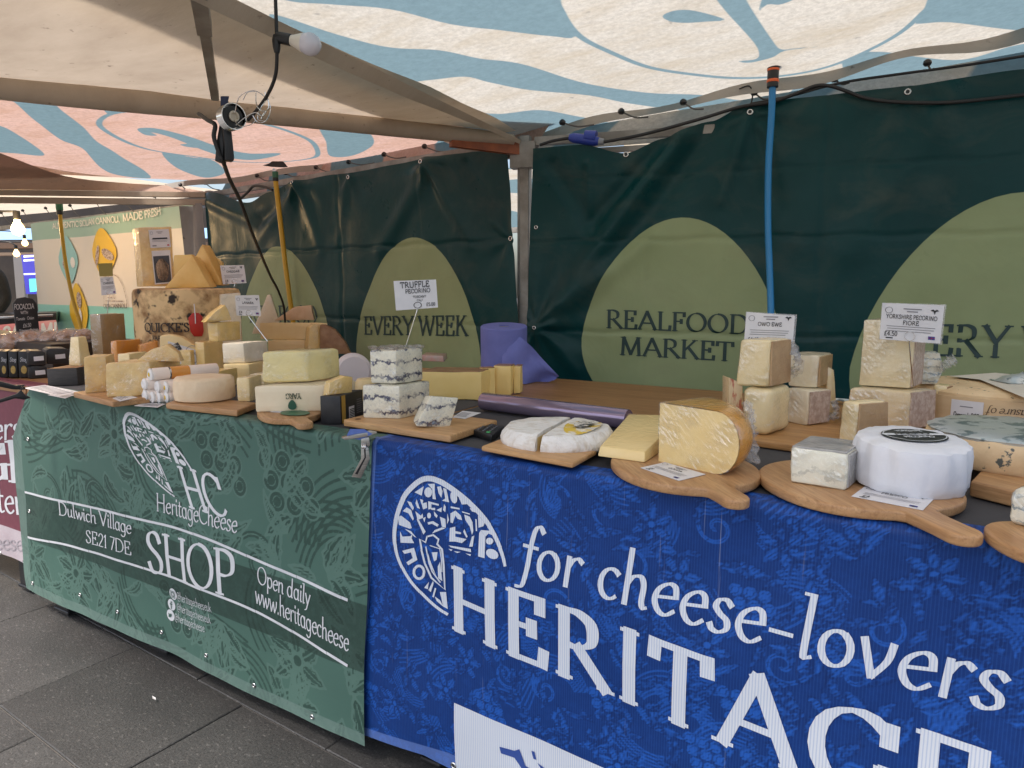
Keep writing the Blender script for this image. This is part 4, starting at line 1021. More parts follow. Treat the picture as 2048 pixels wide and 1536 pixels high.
# on the green banner the seal is drawn out long: map by three points (top, right end, lower tip)
sP = np.array([(395, 140, 1), (1100, 960, 1), (70, 680, 1), (572, 1415, 1), (830, 410, 1)], float)
gP = np.array([green.loc(*p) for p in ((272, 828), (364, 930), (236, 880), (372, 1008), (335, 870))])
Am = np.linalg.lstsq(sP, gP, rcond=None)[0]
def tog(q): r = np.array([q[0], q[1], 1.]) @ Am; return (r[0], r[1])
put_poly([[tog(q) for q in P] for P in SP], green.mapf, PRINTW, green.ob, 'seal_emblem', .0016)

# maroon banner of the next stall
def fM(X, Z, U, ed): return dict(fill=np.full(X.shape, 1.), vein=np.full(X.shape, 1.), hem=(Z - .30) )
MB_ = banner_mat('maroon printed banner', (.17, .055, .075), (.2, .07, .09), (.1, .03, .04), (.72, .70, .74), None, 0, 0, .12)
maroon = Front('front_banner', 'maroon and white banner with white lettering at the far left edge', -4.6, -2.93, lambda x: 1.335, lambda x: .165, MB_, fM, 120, 90, xl=None, amp=.003)
maroon.text('lovers', (-62, 884), (44, 876), h=.10, thick=.12, thin=.05, serif=0, slant=.1)
maroon.text('HERITAGE', (-290, 955), (72, 964), h=.165, **sw)
maroon.text('Charcuterie', (-130, 1008), (80, 1034), h=.12, thick=.12, thin=.05, serif=0)
GP = mat('grey print', (.36, .33, .36), .5)
maroon.text('heritagedcheese.uk', (-140, 1088), (88, 1106), h=.075, m=GP, thick=.11, thin=.05, serif=0)
for q in ((49, 1123), (2, 1106)): maroon.hole(*q, .0075)

# ================================================================== CHEESES AND GOODS
CY = mat('yellow cheddar', (.80, .52, .16), .5, (.72, .42, .10), 9, bp=.25, bs=90, wrap=.35)
CYW = mat('wrapped yellow cheese', (.84, .61, .23), .5, (.77, .52, .16), 7, bp=.1, bs=120, wrap=.9)
CCR = mat('wrapped cream cheese', (.88, .71, .37), .5, (.82, .63, .29), 8, bp=.1, bs=120, wrap=.9)
CPA = mat('wrapped pale cheese', (.86, .76, .56), .5, (.80, .68, .46), 8, bp=.1, bs=140, wrap=.9)
CWH = mat('white cheese', (.87, .80, .66), .55, (.80, .72, .56), 8, bp=.2, bs=120, wrap=.3)
CPK = mat('peach coloured cheese', (.88, .69, .36), .5, (.83, .62, .29), 8, bp=.15, bs=120, wrap=.5)
COR = mat('orange cheese', (.74, .31, .04), .45, (.66, .25, .03), 9, bp=.1, wrap=.8)
CBR = mat('brown washed cheese', (.33, .215, .085), .5, (.26, .16, .06), 6, bp=.2, bs=60, wrap=.8)
CPM = mat('grainy hard cheese', (.86, .62, .26), .6, (.77, .51, .19), 26, bp=.9, bs=110, speck=((.86, .72, .46), 90, .66), wrap=.6)
CCO = mat('golden alpine cheese', (.90, .66, .25), .5, (.85, .60, .20), 6, bp=.1, bs=150, wrap=.25)
CEW = mat('ewe cheese paste', (.88, .71, .40), .55, (.82, .64, .32), 14, bp=.2, bs=160, wrap=.9)
RBR = mat('brown rind', (.24, .11, .045), .65, (.36, .2, .09), 18, bp=.9, bs=70, wrap=.5)
RTN = mat('tan rind', (.50, .32, .16), .65, (.38, .22, .10), 16, bp=.7, bs=90, wrap=.7)
RGR = mat('mottled grey rind', (.40, .27, .20), .7, (.55, .42, .33), 70, ct=(.4, .6), bp=.8, bs=90, wrap=.6)
RGO = mat('amber rind', (.74, .36, .05), .35, (.68, .30, .035), 5, bp=.08, bs=40, wrap=1)
GOUD = mat('gouda paste', (.87, .67, .31), .48, (.81, .60, .25), 5, bp=.25, bs=70, wrap=.7)
BLOOM = mat('bloomy white rind', (.82, .80, .76), .7, (.62, .55, .45), 30, st=(1, 2.6, 1), ct=(.48, .72), bp=1, bs=40, bst=(1, 2.2, 1), bd=.007)
CLOTHB = mat('clothbound rind', (.72, .52, .27), .8, (.26, .14, .055), 11, ct=(.46, .66), bp=.7, bs=60, speck=((.035, .025, .018), 13, .57))
WRAPW = mat('white wrapping paper', (.76, .77, .80), .6, (.68, .70, .75), 7, bp=.8, bs=11, bd=.006)
KRAFT = mat('thin wood band', (.74, .55, .33), .6, (.67, .47, .26), 3, (1, 1, 12), bp=.2, bs=60)
FOIL = mat('printed foil', (.62, .66, .66), .3, (.20, .26, .28), 30, ct=(.52, .6), metal=.5, bp=1, bs=40)
def veined(name, paste, vein, zs, lines=True):
    m, nt, p, o = newmat(name); L = nt.links.new; co = coords(nt)
    c = mix(nt, ramp(nt, noi(nt, co, 20, 4), .35, .65), paste, tuple(q * .86 for q in paste))
    wv = nt.nodes.new('ShaderNodeTexWave'); wv.bands_direction = 'Z'; wv.inputs['Scale'].default_value = zs; wv.inputs['Distortion'].default_value = 4.5; wv.inputs['Detail'].default_value = 4; wv.inputs['Detail Scale'].default_value = 5; wv.inputs['Detail Roughness'].default_value = .7
    L(co, wv.inputs['Vector'])
    k = mth(nt, 'MULTIPLY', ramp(nt, wv.outputs['Fac'], .80, .97), ramp(nt, noi(nt, co, 24, 3), .32, .52))
    c = mix(nt, k, c, vein)
    sp = mth(nt, 'MULTIPLY', ramp(nt, noi(nt, co, 170, 4, .8), .50, .64), ramp(nt, noi(nt, co, 16, 3), .32, .6))
    c = mix(nt, mth(nt, 'MULTIPLY', sp, .5), c, tuple(q * 1.5 + .12 for q in vein))
    L(c, p.inputs['Base Color']); p.inputs['Roughness'].default_value = .5
    L(bump(nt, noi(nt, co, 110, 4), .35), p.inputs['Normal'])
    p.inputs['Coat Weight'].default_value = .7; p.inputs['Coat Roughness'].default_value = .12
    L(bump(nt, noi(nt, coords(nt, (1, 1, 3), (.5, .6, .3)), 30, 3, .5, 1.4), .8, .004), p.inputs['Coat Normal'])
    return m
BLU = veined('blue veined cheese', (.84, .79, .62), (.025, .03, .075), 8)
BLUS = veined('soft blue cheese', (.86, .84, .69), (.55, .55, .46), 6)
GORG = veined('gorgonzola', (.76, .72, .58), (.20, .25, .26), 16)
GORR = mat('gorgonzola rind', (.80, .60, .36), .6, (.70, .50, .28), 20, bp=.5, bs=80, speck=((.10, .11, .10), 55, .62))
def film_mat():
    m, nt, p, o = newmat('clear film'); L = nt.links.new; nt.nodes.remove(p)
    tr = N_(nt, 'ShaderNodeBsdfTransparent'); gl = N_(nt, 'ShaderNodeBsdfGlossy'); df = N_(nt, 'ShaderNodeBsdfDiffuse'); df.inputs[0].default_value = (.8, .8, .82, 1)
    gl.inputs['Roughness'].default_value = .12; m1 = nt.nodes.new('ShaderNodeMixShader'); m2 = nt.nodes.new('ShaderNodeMixShader'); m1.inputs[0].default_value = .34; m2.inputs[0].default_value = .30
    L(gl.outputs[0], m1.inputs[1]); L(df.outputs[0], m1.inputs[2]); L(tr.outputs[0], m2.inputs[1]); L(m1.outputs[0], m2.inputs[2]); L(m2.outputs[0], o.inputs[0])
    b = bump(nt, noi(nt, coords(nt, (1, 1, 2)), 55, 4, .6, 1.2), 1, .006); L(b, gl.inputs['Normal']); L(b, df.inputs['Normal']); return m
FILM = film_mat()
def cling_mat():
    m, nt, p, o = newmat('stretched cling film'); L = nt.links.new; nt.nodes.remove(p)
    tr = N_(nt, 'ShaderNodeBsdfTransparent'); gl = N_(nt, 'ShaderNodeBsdfGlossy'); df = N_(nt, 'ShaderNodeBsdfDiffuse'); df.inputs[0].default_value = (.97, .97, .97, 1)
    gl.inputs['Roughness'].default_value = .07; m1 = nt.nodes.new('ShaderNodeMixShader'); m2 = nt.nodes.new('ShaderNodeMixShader'); m1.inputs[0].default_value = .06
    mp2 = nt.nodes.new('ShaderNodeMapping'); mp2.inputs['Scale'].default_value = (1.0, 1.0, .022); L(coords(nt, (1, 1, 1), (.7, .55, .3)), mp2.inputs['Vector'])
    h = noi(nt, mp2.outputs[0], 120, 1, .5, .12); big = noi(nt, coords(nt), 18, 2)
    st = mth(nt, 'MULTIPLY', ramp(nt, h, .60, .70), ramp(nt, big, .48, .66))
    L(mth(nt, 'ADD', mth(nt, 'MULTIPLY', ramp(nt, noi(nt, coords(nt, (1, 1, 1), (1, 2, 0)), 14, 2), .40, .62), .16), .035), m2.inputs[0])
    L(gl.outputs[0], m1.inputs[1]); L(df.outputs[0], m1.inputs[2]); L(tr.outputs[0], m2.inputs[1]); L(m1.outputs[0], m2.inputs[2]); L(m2.outputs[0], o.inputs[0])
    b = bump(nt, h, .9, .006, bump(nt, big, .8, .02)); L(b, gl.inputs['Normal']); return m
CLINGW = cling_mat()
FILMSET = {'wrapped yellow cheese', 'wrapped cream cheese', 'wrapped pale cheese', 'orange cheese', 'brown washed cheese', 'grainy hard cheese', 'ewe cheese paste', 'pale yellow wrapped', 'fiore paste', 'pecorino paste', 'blue veined cheese', 'soft blue cheese', 'gorgonzola', 'white cheese', 'gouda paste'}
def film(o, k=.0013):
    me = o.data; vs = [W[o.name] @ v.co for v in me.vertices]; R3 = W[o.name].to_3x3()
    ns = [R3 @ v.normal for v in me.vertices]
    mk('plastic_wrap', [v + n * (k + .0006 * noise.noise(v * 70)) for v, n in zip(vs, ns)], [tuple(p.vertices) for p in me.polygons], CLINGW, o, True, 35)
ZC = ZT + .0042; ZB0 = ZT + .0068; ZB = ZB0 + .020
def plan(p): return p.x * _cy + p.y * _sy, -p.x * _sy + p.y * _cy
def unplan(l, f, z): return V((l * _cy - f * _sy, l * _sy + f * _cy, z))
def cast(C, e, px, z):
    l, f = plan(C); k = (px - 1024) / FPX; hz = -(z - H) * _s
    s_ = (k * (f * _c + hz) - l) / (e[0] - k * _c * e[1]); return unplan(l + s_ * e[0], f + s_ * e[1], z)
def ftop(px, py, d):
    """point on the sight line at horizontal distance d"""
    r = ray(px, py); f0 = -r.x * _sy + r.y * _cy; return EYE + r * (d / f0)
INFO = {}
def back(p, q):
    l, f = plan(p); n = math.hypot(l, f); return p + unplan(l / n * q, f / n * q, 0)
def block(name, label, Lx, C, Rx, m, z0=None, d=None, yaw=30, ang=90, kind='para', bev=.004, jit=.0015, group=None, taper=0, rind=None, rm=None, parent=None, cat='cheese', seg=2, tilt=0, maxd=.13, maxl=.30):
    cx, yb, yt = C
    c = onz(cx, yb, z0) if d is None else ftop(cx, yb, d)
    if z0 is not None: c = V((c.x, c.y, z0))
    else: z0 = c.z
    vw = math.atan((cx - 1024) / FPX); p1 = math.pi - R_(yaw) - vw; p2 = p1 - R_(ang)   # faces are measured against the sight line
    e1 = (math.cos(p1), math.sin(p1)); e2 = (math.cos(p2), math.sin(p2))
    l = cast(c, e1, Lx, z0); r = cast(c, e2, Rx, z0)
    for _ in range(40):
        if (r - c).length <= maxd and (r - c).dot(unplan(*e2, 0)) > 0: break
        p2 -= .03; e2 = (math.cos(p2), math.sin(p2)); r = cast(c, e2, Rx, z0)
    for _ in range(40):
        if (l - c).length <= maxl and (l - c).dot(unplan(*e1, 0)) > 0: break
        p1 += .03; e1 = (math.cos(p1), math.sin(p1)); l = cast(c, e1, Lx, z0)
    if (r - c).length > maxd * 1.5 or (l - c).length > maxl * 1.3: print('BLOCK', label, (r - c).length, (l - c).length)
    z1 = zat(c, yt); base = [l, c, r] + ([l + r - c] if kind == 'para' else [])
    cen = sum(base, V()) / len(base); up = V((0, 0, z1 - z0))
    top = [p.lerp(cen, taper) + up + V((0, 0, tilt * (i - 1) * (i < 3))) for i, p in enumerate(base)]; top = [V((p.x, p.y, p.z)) for p in top]
    o = solid(name, base, top, m, parent, bev, seg, jit, org=.0026 if jit else 0)
    if not parent: tag(o, label, cat, group)
    if m.name in FILMSET: film(o)
    if rind:
        for k, (i, j) in {'CR': (1, 2), 'LC': (0, 1)}.items():
            if k in rind:
                p, q, p2, q2 = base[i], base[j], top[i], top[j]; nn = (q - p).cross(V((0, 0, 1))).normalized() * .0022
                if nn.dot(p - cen) < 0: nn = -nn
                ring = [p.lerp(q, .04), p.lerp(q, .97), q2.lerp(p2, .03), p2.lerp(q2, .04)]
                ring = [v + V((0, 0, .003 if t < 2 else -.003)) for t, v in enumerate(ring)]
                solid('rind', [v - nn * .5 for v in ring], [v + nn * 1.7 for v in ring], rm, o, .0012, 1, org=.0012)
        if 'T' in rind:
            ring = [t.lerp(sum(top, V()) / len(top), .03) for t in top]
            solid('rind', [v - V((0, 0, .001)) for v in ring], [v + V((0, 0, .0032)) for v in ring], rm, o, .001, 1)
    INFO[o.name] = (base, top, z1); return o
def slab(name, label, poly, m, d=None, base=None, z0=None, depth=.05, yaw=0, bev=.003, parent=None, group=None, cat='cheese', shrink=0, dz=0, seg=2, jit=0):
    """front outline poly (photo points) in an upright plane, pushed back by depth"""
    if base: p0 = onz(*base, z0)
    else:
        cx = sum(p[0] for p in poly) / len(poly); p0 = ftop(cx, poly[0][1], d)
    a = R_(yaw) + math.atan((sum(p[0] for p in poly) / len(poly) - 1024) / FPX); n = unplan(math.sin(a), math.cos(a), 0)     # away from the viewer
    fr = [onp(px, py, p0, n) for px, py in poly]; cen = sum(fr, V()) / len(fr)
    bk = [p.lerp(cen, shrink) + n * depth + V((0, 0, dz)) for p in fr]
    o = solid(name, fr, bk, m, parent, bev, seg, jit, org=.0022 if (cat == 'cheese' and depth > .025 and label) else 0)
    if not parent and label: tag(o, label, cat, group)
    if m.name in FILMSET: film(o)
    INFO[o.name] = (fr, bk, max(p.z for p in fr)); return o
def crumple(parent, pts, w, name='plastic_wrap', n=8, amp=.008, m=None):
    """loose gathered film along a path"""
    P = catmull(pts, n); vs = []; fs = []; K = 7
    for i, p in enumerate(P):
        t = (P[min(i + 1, len(P) - 1)] - P[max(0, i - 1)]).normalized(); s_ = t.cross(V((.2, .3, 1))).normalized(); u = s_.cross(t)
        for k in range(K):
            a = (k / (K - 1) - .5) * 2
            q = p + s_ * a * w * (1 - .4 * i / len(P)) + u * (amp * 1.4 * math.sin(k * 2.1 + i * .9) + amp * noise.noise(p * 60 + V((k, i, 0)) * .7))
            vs.append(q)
        if i:
            for k in range(K - 1): fs.append(((i - 1) * K + k, (i - 1) * K + k + 1, i * K + k + 1, i * K + k))
    return mk(name, vs, fs, m or FILM, parent, True)
# ------------------------------------------------------------------ boards
def board(label, pts, m=OAK, zt=ZB, th=.019, bev=.005, hole=None, name='chopping_board'):
    """three photo corners left, front, right of the top face"""
    l, c, r = [onz(*p, zt) for p in pts[:3]]; q = onz(*pts[3], zt) if len(pts) > 3 else l + r - c
    ring = [l, c, r, q]; ang = math.atan2((c - l).y, (c - l).x)
    o = solid(name, [p - V((0, 0, th)) for p in ring], ring, m, None, bev, 3, rot=ang); tag(o, label, 'chopping board', 'wooden boards')
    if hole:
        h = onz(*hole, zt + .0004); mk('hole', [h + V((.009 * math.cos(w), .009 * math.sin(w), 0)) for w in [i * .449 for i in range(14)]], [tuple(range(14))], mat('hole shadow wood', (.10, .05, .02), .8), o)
    return o
def paddle(label, c0, tip, bl, bw, hl, hw, m=OAK, zt=ZB, th=.019, n=2.4):
    """c0: photo point of the body centre, tip: photo point of the handle end; sizes in metres"""
    cc = onz(*c0, zt); tp = onz(*tip, zt); d = tp - cc; ang = math.atan2(d.y, d.x); L = d.length; hl = L - bl / 2
    xs = [-bl / 2 + bl / 2 * (1 - math.cos(math.pi * i / 24)) / 1 * .5 * 2 for i in range(25)]
    def hwid(x):
        b = bw / 2 * max(0, 1 - abs(2 * x / bl) ** n) ** (1 / n) if abs(x) <= bl / 2 else 0
        if x > 0:
            e = L - x; hh = hw / 2 * (1 - .12 * math.sin(min(1, max(0, (x - bl / 2) / max(hl, .01))) * math.pi)); hh = hh if e > hw / 2 else hh * math.sqrt(max(0, 1 - ((hw / 2 - e) / (hw / 2)) ** 2))
            k = .022; b = max(b, hh) if abs(b - hh) > k else max(b, hh) + (k - abs(b - hh)) ** 2 / (4 * k)
            if x >= bl / 2 + .02: b = hh
        return b
    S = sorted(set([-bl / 2 + .0005] + [-bl / 2 * math.cos(math.pi * i / 22) for i in range(1, 19)] + [bl * .33 + (L - hw * .5 - bl * .33) * i / 16 for i in range(17)] + [L - hw * .5 + hw * .5 * math.sin(math.pi / 2 * i / 6) - .0003 for i in range(1, 7)]))
    prof = [(x, hwid(x)) for x in S]; prof = [p for p in prof if p[1] > 1e-4]
    out = [(x, -w) for x, w in prof] + [(x, w) for x, w in prof[::-1]]
    ca, sa_ = math.cos(ang), math.sin(ang); ring = [cc + V((x * ca - y * sa_, x * sa_ + y * ca, 0)) for x, y in out]
    o = solid('paddle_board', [p - V((0, 0, th)) for p in ring], ring, m, None, .0, 3, rot=ang)
    # rounded rim
    bm = bmesh.new(); bm.from_mesh(o.data); es = [e for e in bm.edges if len(e.link_faces) == 2 and any(len(f.verts) > 6 for f in e.link_faces)]
    bmesh.ops.bevel(bm, geom=es, offset=.005, segments=3, affect='EDGES', profile=.5); bm.to_mesh(o.data); bm.free(); o.data.shade_smooth(); o.data.set_sharp_from_angle(angle=R_(40))
    tag(o, label, 'paddle board', 'wooden boards'); return o
board('wooden board at far left under the grainy hard cheese', [(146, 784), (225, 803), (300, 795), (215, 775)], OAK)
board('wooden board under the round pale wheel on the green banner', [(331, 806), (474, 821), (514, 805), (380, 790)], OAK)
paddle('small paddle board with stubby handle under the leaf-stamped wedge', (578, 822), (613, 846), .235, .17, .07, .05)
board('square bamboo board carrying the blue-veined cheeses', [(686, 839), (901, 871), (995, 840)], BAMBOO, hole=(716, 838))
board('thin pale board under the halved white brie', [(962, 892), (1146, 926), (1194, 900)], BAMBOO, th=.012)
paddle('round paddle board under the big amber gouda wedge', (1366, 928), (1484, 1000), .335, .285, .09, .055, n=2.1)
paddle('large oval paddle board under the white wrapped wheel', (1712, 962), (1952, 1072), .345, .335, .1, .058, n=2.2)
board('thick wooden board under the gorgonzola at the right edge', [(1941, 962), (2060, 990), (2200, 900), (2010, 890)], OAK, zt=ZT + .034, th=.029)
paddle('round wooden board at the bottom right corner', (2110, 1080), (2200, 1130), .17, .16, .06, .05)
board('grained oak board under the stacks of ewe cheese', [(1382, 862), (1702, 905), (2000, 830), (1690, 800)], PINE, zt=ZT + .022, th=.018)
dC = lambda o, i=1: plan(INFO[o.name][0][i])[1]
zTop = lambda o: INFO[o.name][2]
# ------------------------------------------------------------------ left heap
drum_d = 3.32; dc = ftop(384, 735, drum_d); dc = V((dc.x, dc.y, ZT + .0005)); DR = .232; DZ = 1.284
prof = [(0, 0), (DR - .02, 0), (DR - .006, .006), (DR, .02)] + [(DR + .002 * math.sin(i), .02 + (DZ - ZT - .04) * i / 8) for i in range(1, 8)] + [(DR, DZ - ZT - .02), (DR - .006, DZ - ZT - .005), (DR - .022, DZ - ZT), (0, DZ - ZT)]
drum = lathe('cheese_drum', dc, prof, CLOTHB, None, 64, amp=.004, fr=14); tag(drum, 'huge clothbound cheddar drum stamped with the maker name and hung with a red tag', 'cheese')
def on_drum(x, y, k):      # x metres round the face from the viewing direction, y height
    a0 = math.atan2(-dc.y, -dc.x); a = a0 + x / DR; r = DR + .004 + k; return V((dc.x + r * math.cos(a), dc.y + r * math.sin(a), dc.z + y))
STAMP = mat('faded stamp ink', (.035, .025, .02), .7)
put_text("QUICKE'S", on_drum, STAMP, drum, (-.20, .185), w=.20, h=.038, thick=.19, thin=.08, serif=.3, name='stamp')
put_text('FARM 1540', on_drum, STAMP, drum, (-.16, .148), w=.10, h=.019, thick=.2, thin=.1, serif=.2, name='stamp')
REDW = mat('red wax tag', (.52, .03, .018), .4, (.42, .02, .015), 10, bp=.3, bs=30)
ta = [on_drum(x - .012, y + .045, .006) for x, y in ((.015, .14), (.01, .20), (.028, .222), (.052, .222), (.066, .205), (.068, .14), (.06, .118), (.028, .118))]
tb = [on_drum(x - .012, y + .045, .0005) for x, y in ((.015, .14), (.01, .20), (.028, .222), (.052, .222), (.066, .205), (.068, .14), (.06, .118), (.028, .118))]
rt = solid('wax_tag', tb, ta, REDW, drum, .002, 2); tube('string', [on_drum(.024, .307, .004), on_drum(.025, .255, .009), on_drum(.024, .22, .0095)], .0022, PAPER, rt, 6)
# things on the drum
dt = drum_d - .06
pk = slab('cheese_block', 'tall wrapped cheese block with label and picture, on the clothbound drum', [(286, 573), (350, 572), (343, 453), (277, 455)], CPM, d=dt, depth=.11, yaw=-14)
def stick(parent, corners, m=PAPER, off=.0035, name='label', thick=.0006):
    fr = INFO[parent.name][0]; p0 = fr[0]; n = (fr[1] - fr[0]).cross(fr[3] - fr[0]).normalized()
    if n.dot(EYE - p0) < 0: n = -n
    q = [onp(px, py, p0 + n * off, n) for px, py in corners]; o = solid(name, q, [v + n * thick for v in q], m, parent, 0, smooth=False)
    INFO[o.name] = (q, n); return o
def print_on(lab, items, lift=.0012):
    q, n = INFO[lab.name]; BL, BR, TR, TL = q; ex = (BR - BL); ey = (TL - BL)
    f_ = lambda x, y, k: BL + ex * x + ey * y + n * (k + .0006)
    for it in items:
        if it[0] == 't':
            _, s_, x, y, w, h, mm = it; adv = text_strips(s_, mono=True, track=.08)[1]; w2_ = min(w, adv * h * ey.length / ex.length * .9)
            put_text(s_, f_, mm, lab, (x + (w - w2_) / 2, y), w=w2_, h=h, thick=.15, mono=True, name='print', lift=.0006, track=.08)
        elif it[0] == 'b':
            _, x, y, w, h, mm = it; put_poly([[(x, y), (x + w, y), (x + w, y + h), (x, y + h)]], f_, mm, lab, 'print', .0008)
        elif it[0] == 'p':
            _, P, mm = it; put_poly([P], f_, mm, lab, 'print', .0008)
        elif it[0] == 'r':
            _, x, y, rx, ry, w, mm = it; put_poly(ribbon(_arc(x, y, rx, ry, 0, 345, 18), w, True), f_, mm, lab, 'print', .0008)
def flag(x, y, w, h): return [('b', x, y, w, h, INKB), ('b', x, y + h * .38, w, h * .24, INKR), ('b', x + w * .42, y, w * .16, h, INKR)]
def smalltext(x, y, w, n, dy=.055, hh=.02): return [('b', x + .02 * (i % 2) * w, y - i * dy, w * (1 - .04 * (i % 3)), hh, INKG) for i in range(n)]
def std(name=None, price=None, flagon=True, sheep=True):
    it = [('r', .12, .82, .06, .08, .012, INKG), ('b', .36, .86, .3, .028, INKG), ('b', .42, .79, .18, .028, INKG)]
    if sheep: it += [('p', [(.80, .86), (.84, .90), (.87, .87), (.90, .90), (.94, .86), (.89, .84), (.87, .76), (.85, .84)], INK)]
    if name:
        for k, s_ in enumerate(name):
            it.append(('t', s_, .08, .60 - .16 * k, .84, .11, INK))
    it += smalltext(.1, .38 if name and len(name) > 1 else .46, .8, 3, .065, .016)
    if price: it.append(('t', price, .07, .12, .22, .12, INK)); it.append(('b', .10, .045, .12, .03, INK))
    if flagon: it += flag(.80, .08, .11, .09)
    return it
lb = stick(pk, [(301, 496), (342, 494), (337, 458), (297, 460)]); print_on(lb, std(None, None, False, False) + [('b', .14, .48, .72, .07, INK), ('b', .1, .08, .2, .06, INKG), ('b', .82, .08, .1, .08, INKR)])
lb2 = stick(pk, [(310, 569), (345, 566), (340, 500), (303, 502)]); print_on(lb2, [('b', .05, .04, .9, .80, mat('dark photo', (.06, .065, .08), .5))] + [('p', [(.5 + .38 * math.cos(t) * (1 + .08 * math.sin(t * 5)), .42 + .34 * math.sin(t)) for t in [i * .33 for i in range(19)]], mat('photo of cheese', (.62, .46, .32), .5, (.40, .27, .17), 130))])
slab('cheese_wheel_piece', 'dark rimmed cheese piece behind the tall labelled block', [(276, 560), (300, 560), (312, 470), (300, 455), (284, 462), (273, 490), (272, 525)], RTN, d=dt + .14, depth=.05)
w1 = slab('cheese_wedge', 'golden cheddar wedge standing on its broad side, front of the drum top', [(327, 577), (421, 575), (384, 510)], CY, d=dt - .07, depth=.10, yaw=22, bev=.005, shrink=.05)
slab('cheese_wedge', 'golden cheddar wedge with steep tip behind the front one on the drum', [(395, 572), (444, 570), (438, 556), (404, 488), (391, 512)], CY, d=dt + .05, depth=.10, yaw=22, bev=.005)
slab('cheese_block', 'ochre cheese block half hidden behind the golden wedges on the drum', [(345, 573), (384, 573), (384, 509), (348, 510)], CCO, d=dt + .06, depth=.07, yaw=10)
slab('cheese_block', 'ochre cheese end peeping out right of the golden wedges on the drum', [(425, 571), (447, 571), (444, 524), (430, 514), (420, 516)], CCO, d=dt + .18, depth=.05, yaw=10)
# small cards on stems
def card(label, corners, d, items, foot=None, group='price cards', yaw=0, m=PAPER, ring=True, clear=None):
    p0 = ftop(corners[0][0], corners[0][1], d); yw = R_(yaw) + math.atan((corners[0][0] - 1024) / FPX); n = -unplan(math.sin(yw), math.cos(yw), 0)
    q = [onp(px, py, p0, n) for px, py in corners]; root = empty('price_card', (q[0] + q[1]) / 2 if foot is None else foot); tag(root, label, 'price card', group)
    o = solid('card', q, [v - n * .0012 for v in q], m, root, 0, smooth=False); INFO[o.name] = (q, n); print_on(o, items)
    if clear:
        qq = [q[0] + (q[0] - q[2]) * clear * .3, q[1] + (q[1] - q[3]) * clear, q[2] + (q[2] - q[0]) * clear, q[3] + (q[3] - q[1]) * clear * .3]
        solid('clear_sleeve', [v - n * .003 for v in qq], [v - n * .0035 for v in qq], FILM, root, 0, smooth=False)
    if foot is not None:
        b = (q[0] + q[1]) / 2; u = (q[3] - q[0]).normalized()
        tube('stem', [b + u * .012 - n * .0028, b - u * .004 - n * .0028, V(foot)], .0016, CHROME, root, 6)
        if ring:
            c0 = b + u * .012 + n * .002; rr = .011; ex = (q[1] - q[0]).normalized()
            tube('clip_ring', [c0 + (ex * math.cos(w) + u * math.sin(w)) * rr for w in [i * .3307 for i in range(20)]], .0009, CHROME, root, 5)
    return root
card('small price card standing right of the golden wedges on the drum', [(446, 569), (493, 566), (488, 530), (440, 531)], dt + .05, std(['CHEDDAR'], '\u00a34'), foot=ftop(468, 574, dt + .07))
# row in front of the drum
c1 = block('cheese_block', 'tall brown wrapped block standing alone at the far left', 188, (209, 742, 629), 257, CBR, z0=ZC, yaw=55, ang=95, group=None)
card('olive and white card standing on the tall brown block at far left', [(203, 591), (233, 588), (226, 553), (200, 555)], dC(c1) + .04, std(['CHEESE'], None, True, False), foot=V((*((INFO[c1.name][1][1] + INFO[c1.name][1][3]) / 2)[:2], zTop(c1) - .004)))
oc = slab('card_header', None, [(199, 553), (226, 552), (225, 526), (196, 527)], mat('olive card', (.30, .24, .06), .6), d=dC(c1) + .045, depth=.0015, bev=0); oc.parent = None; tag(oc, 'olive coloured card fixed above the white card at far left', 'card')
block('cheese_block', 'bright orange wrapped block behind the grainy cheese', 226, (238, 750, 682), 286, COR, z0=ZC, yaw=40, ang=100)
slab('cheese_wedge', 'small orange cheese sliver beside the bright orange block', [(279, 750), (318, 748), (316, 681), (280, 691)], COR, base=(290, 750), z0=ZC, depth=.05, yaw=-10)
block('cheese_block', 'grainy hard cheese slab with slanting side, leftmost on the board', 170, (217, 783, 713), 236, CPM, z0=ZB, yaw=-6, ang=80, taper=.08, bev=.003)
pm = block('cheese_block', 'large grainy hard cheese chunk on the far left board behind the paper rolls', 213, (304, 791, 724), 366, CPM, z0=ZB, yaw=8, ang=118, bev=.006, maxl=.34, maxd=.2, taper=.03)
slab('cheese_wedge', 'small film-wrapped hard cheese tip lying on the big chunk', [(273, 722), (362, 724), (356, 706), (334, 690), (300, 700)], CPM, d=dC(pm) + .05, depth=.06, yaw=10)
# quarter wheel with printed label, leaning on the drum
qw = slab('cheese_wheel_piece', 'orange-rinded wheel piece with black and white printed label', [(318, 735), (402, 742), (400, 712), (388, 690), (366, 675), (340, 669), (320, 672)], CPK, d=2.98, depth=.07, yaw=6, bev=.006)
lq = stick(qw, [(334, 726), (399, 730), (392, 700), (336, 682)], PAPER); print_on(lq, [('p', [(.05, .75), (.3, .98), (.5, .55), (.62, .1), (.5, 0), (.35, .45), (.1, .55)], mat('black print', (.03, .03, .03), .5, (.5, .48, .44), 60, ct=(.5, .6))), ('t', 'QUICKE', .6, .45, .32, .12, INKG), ('r', .75, .45, .22, .42, .02, INKG)])
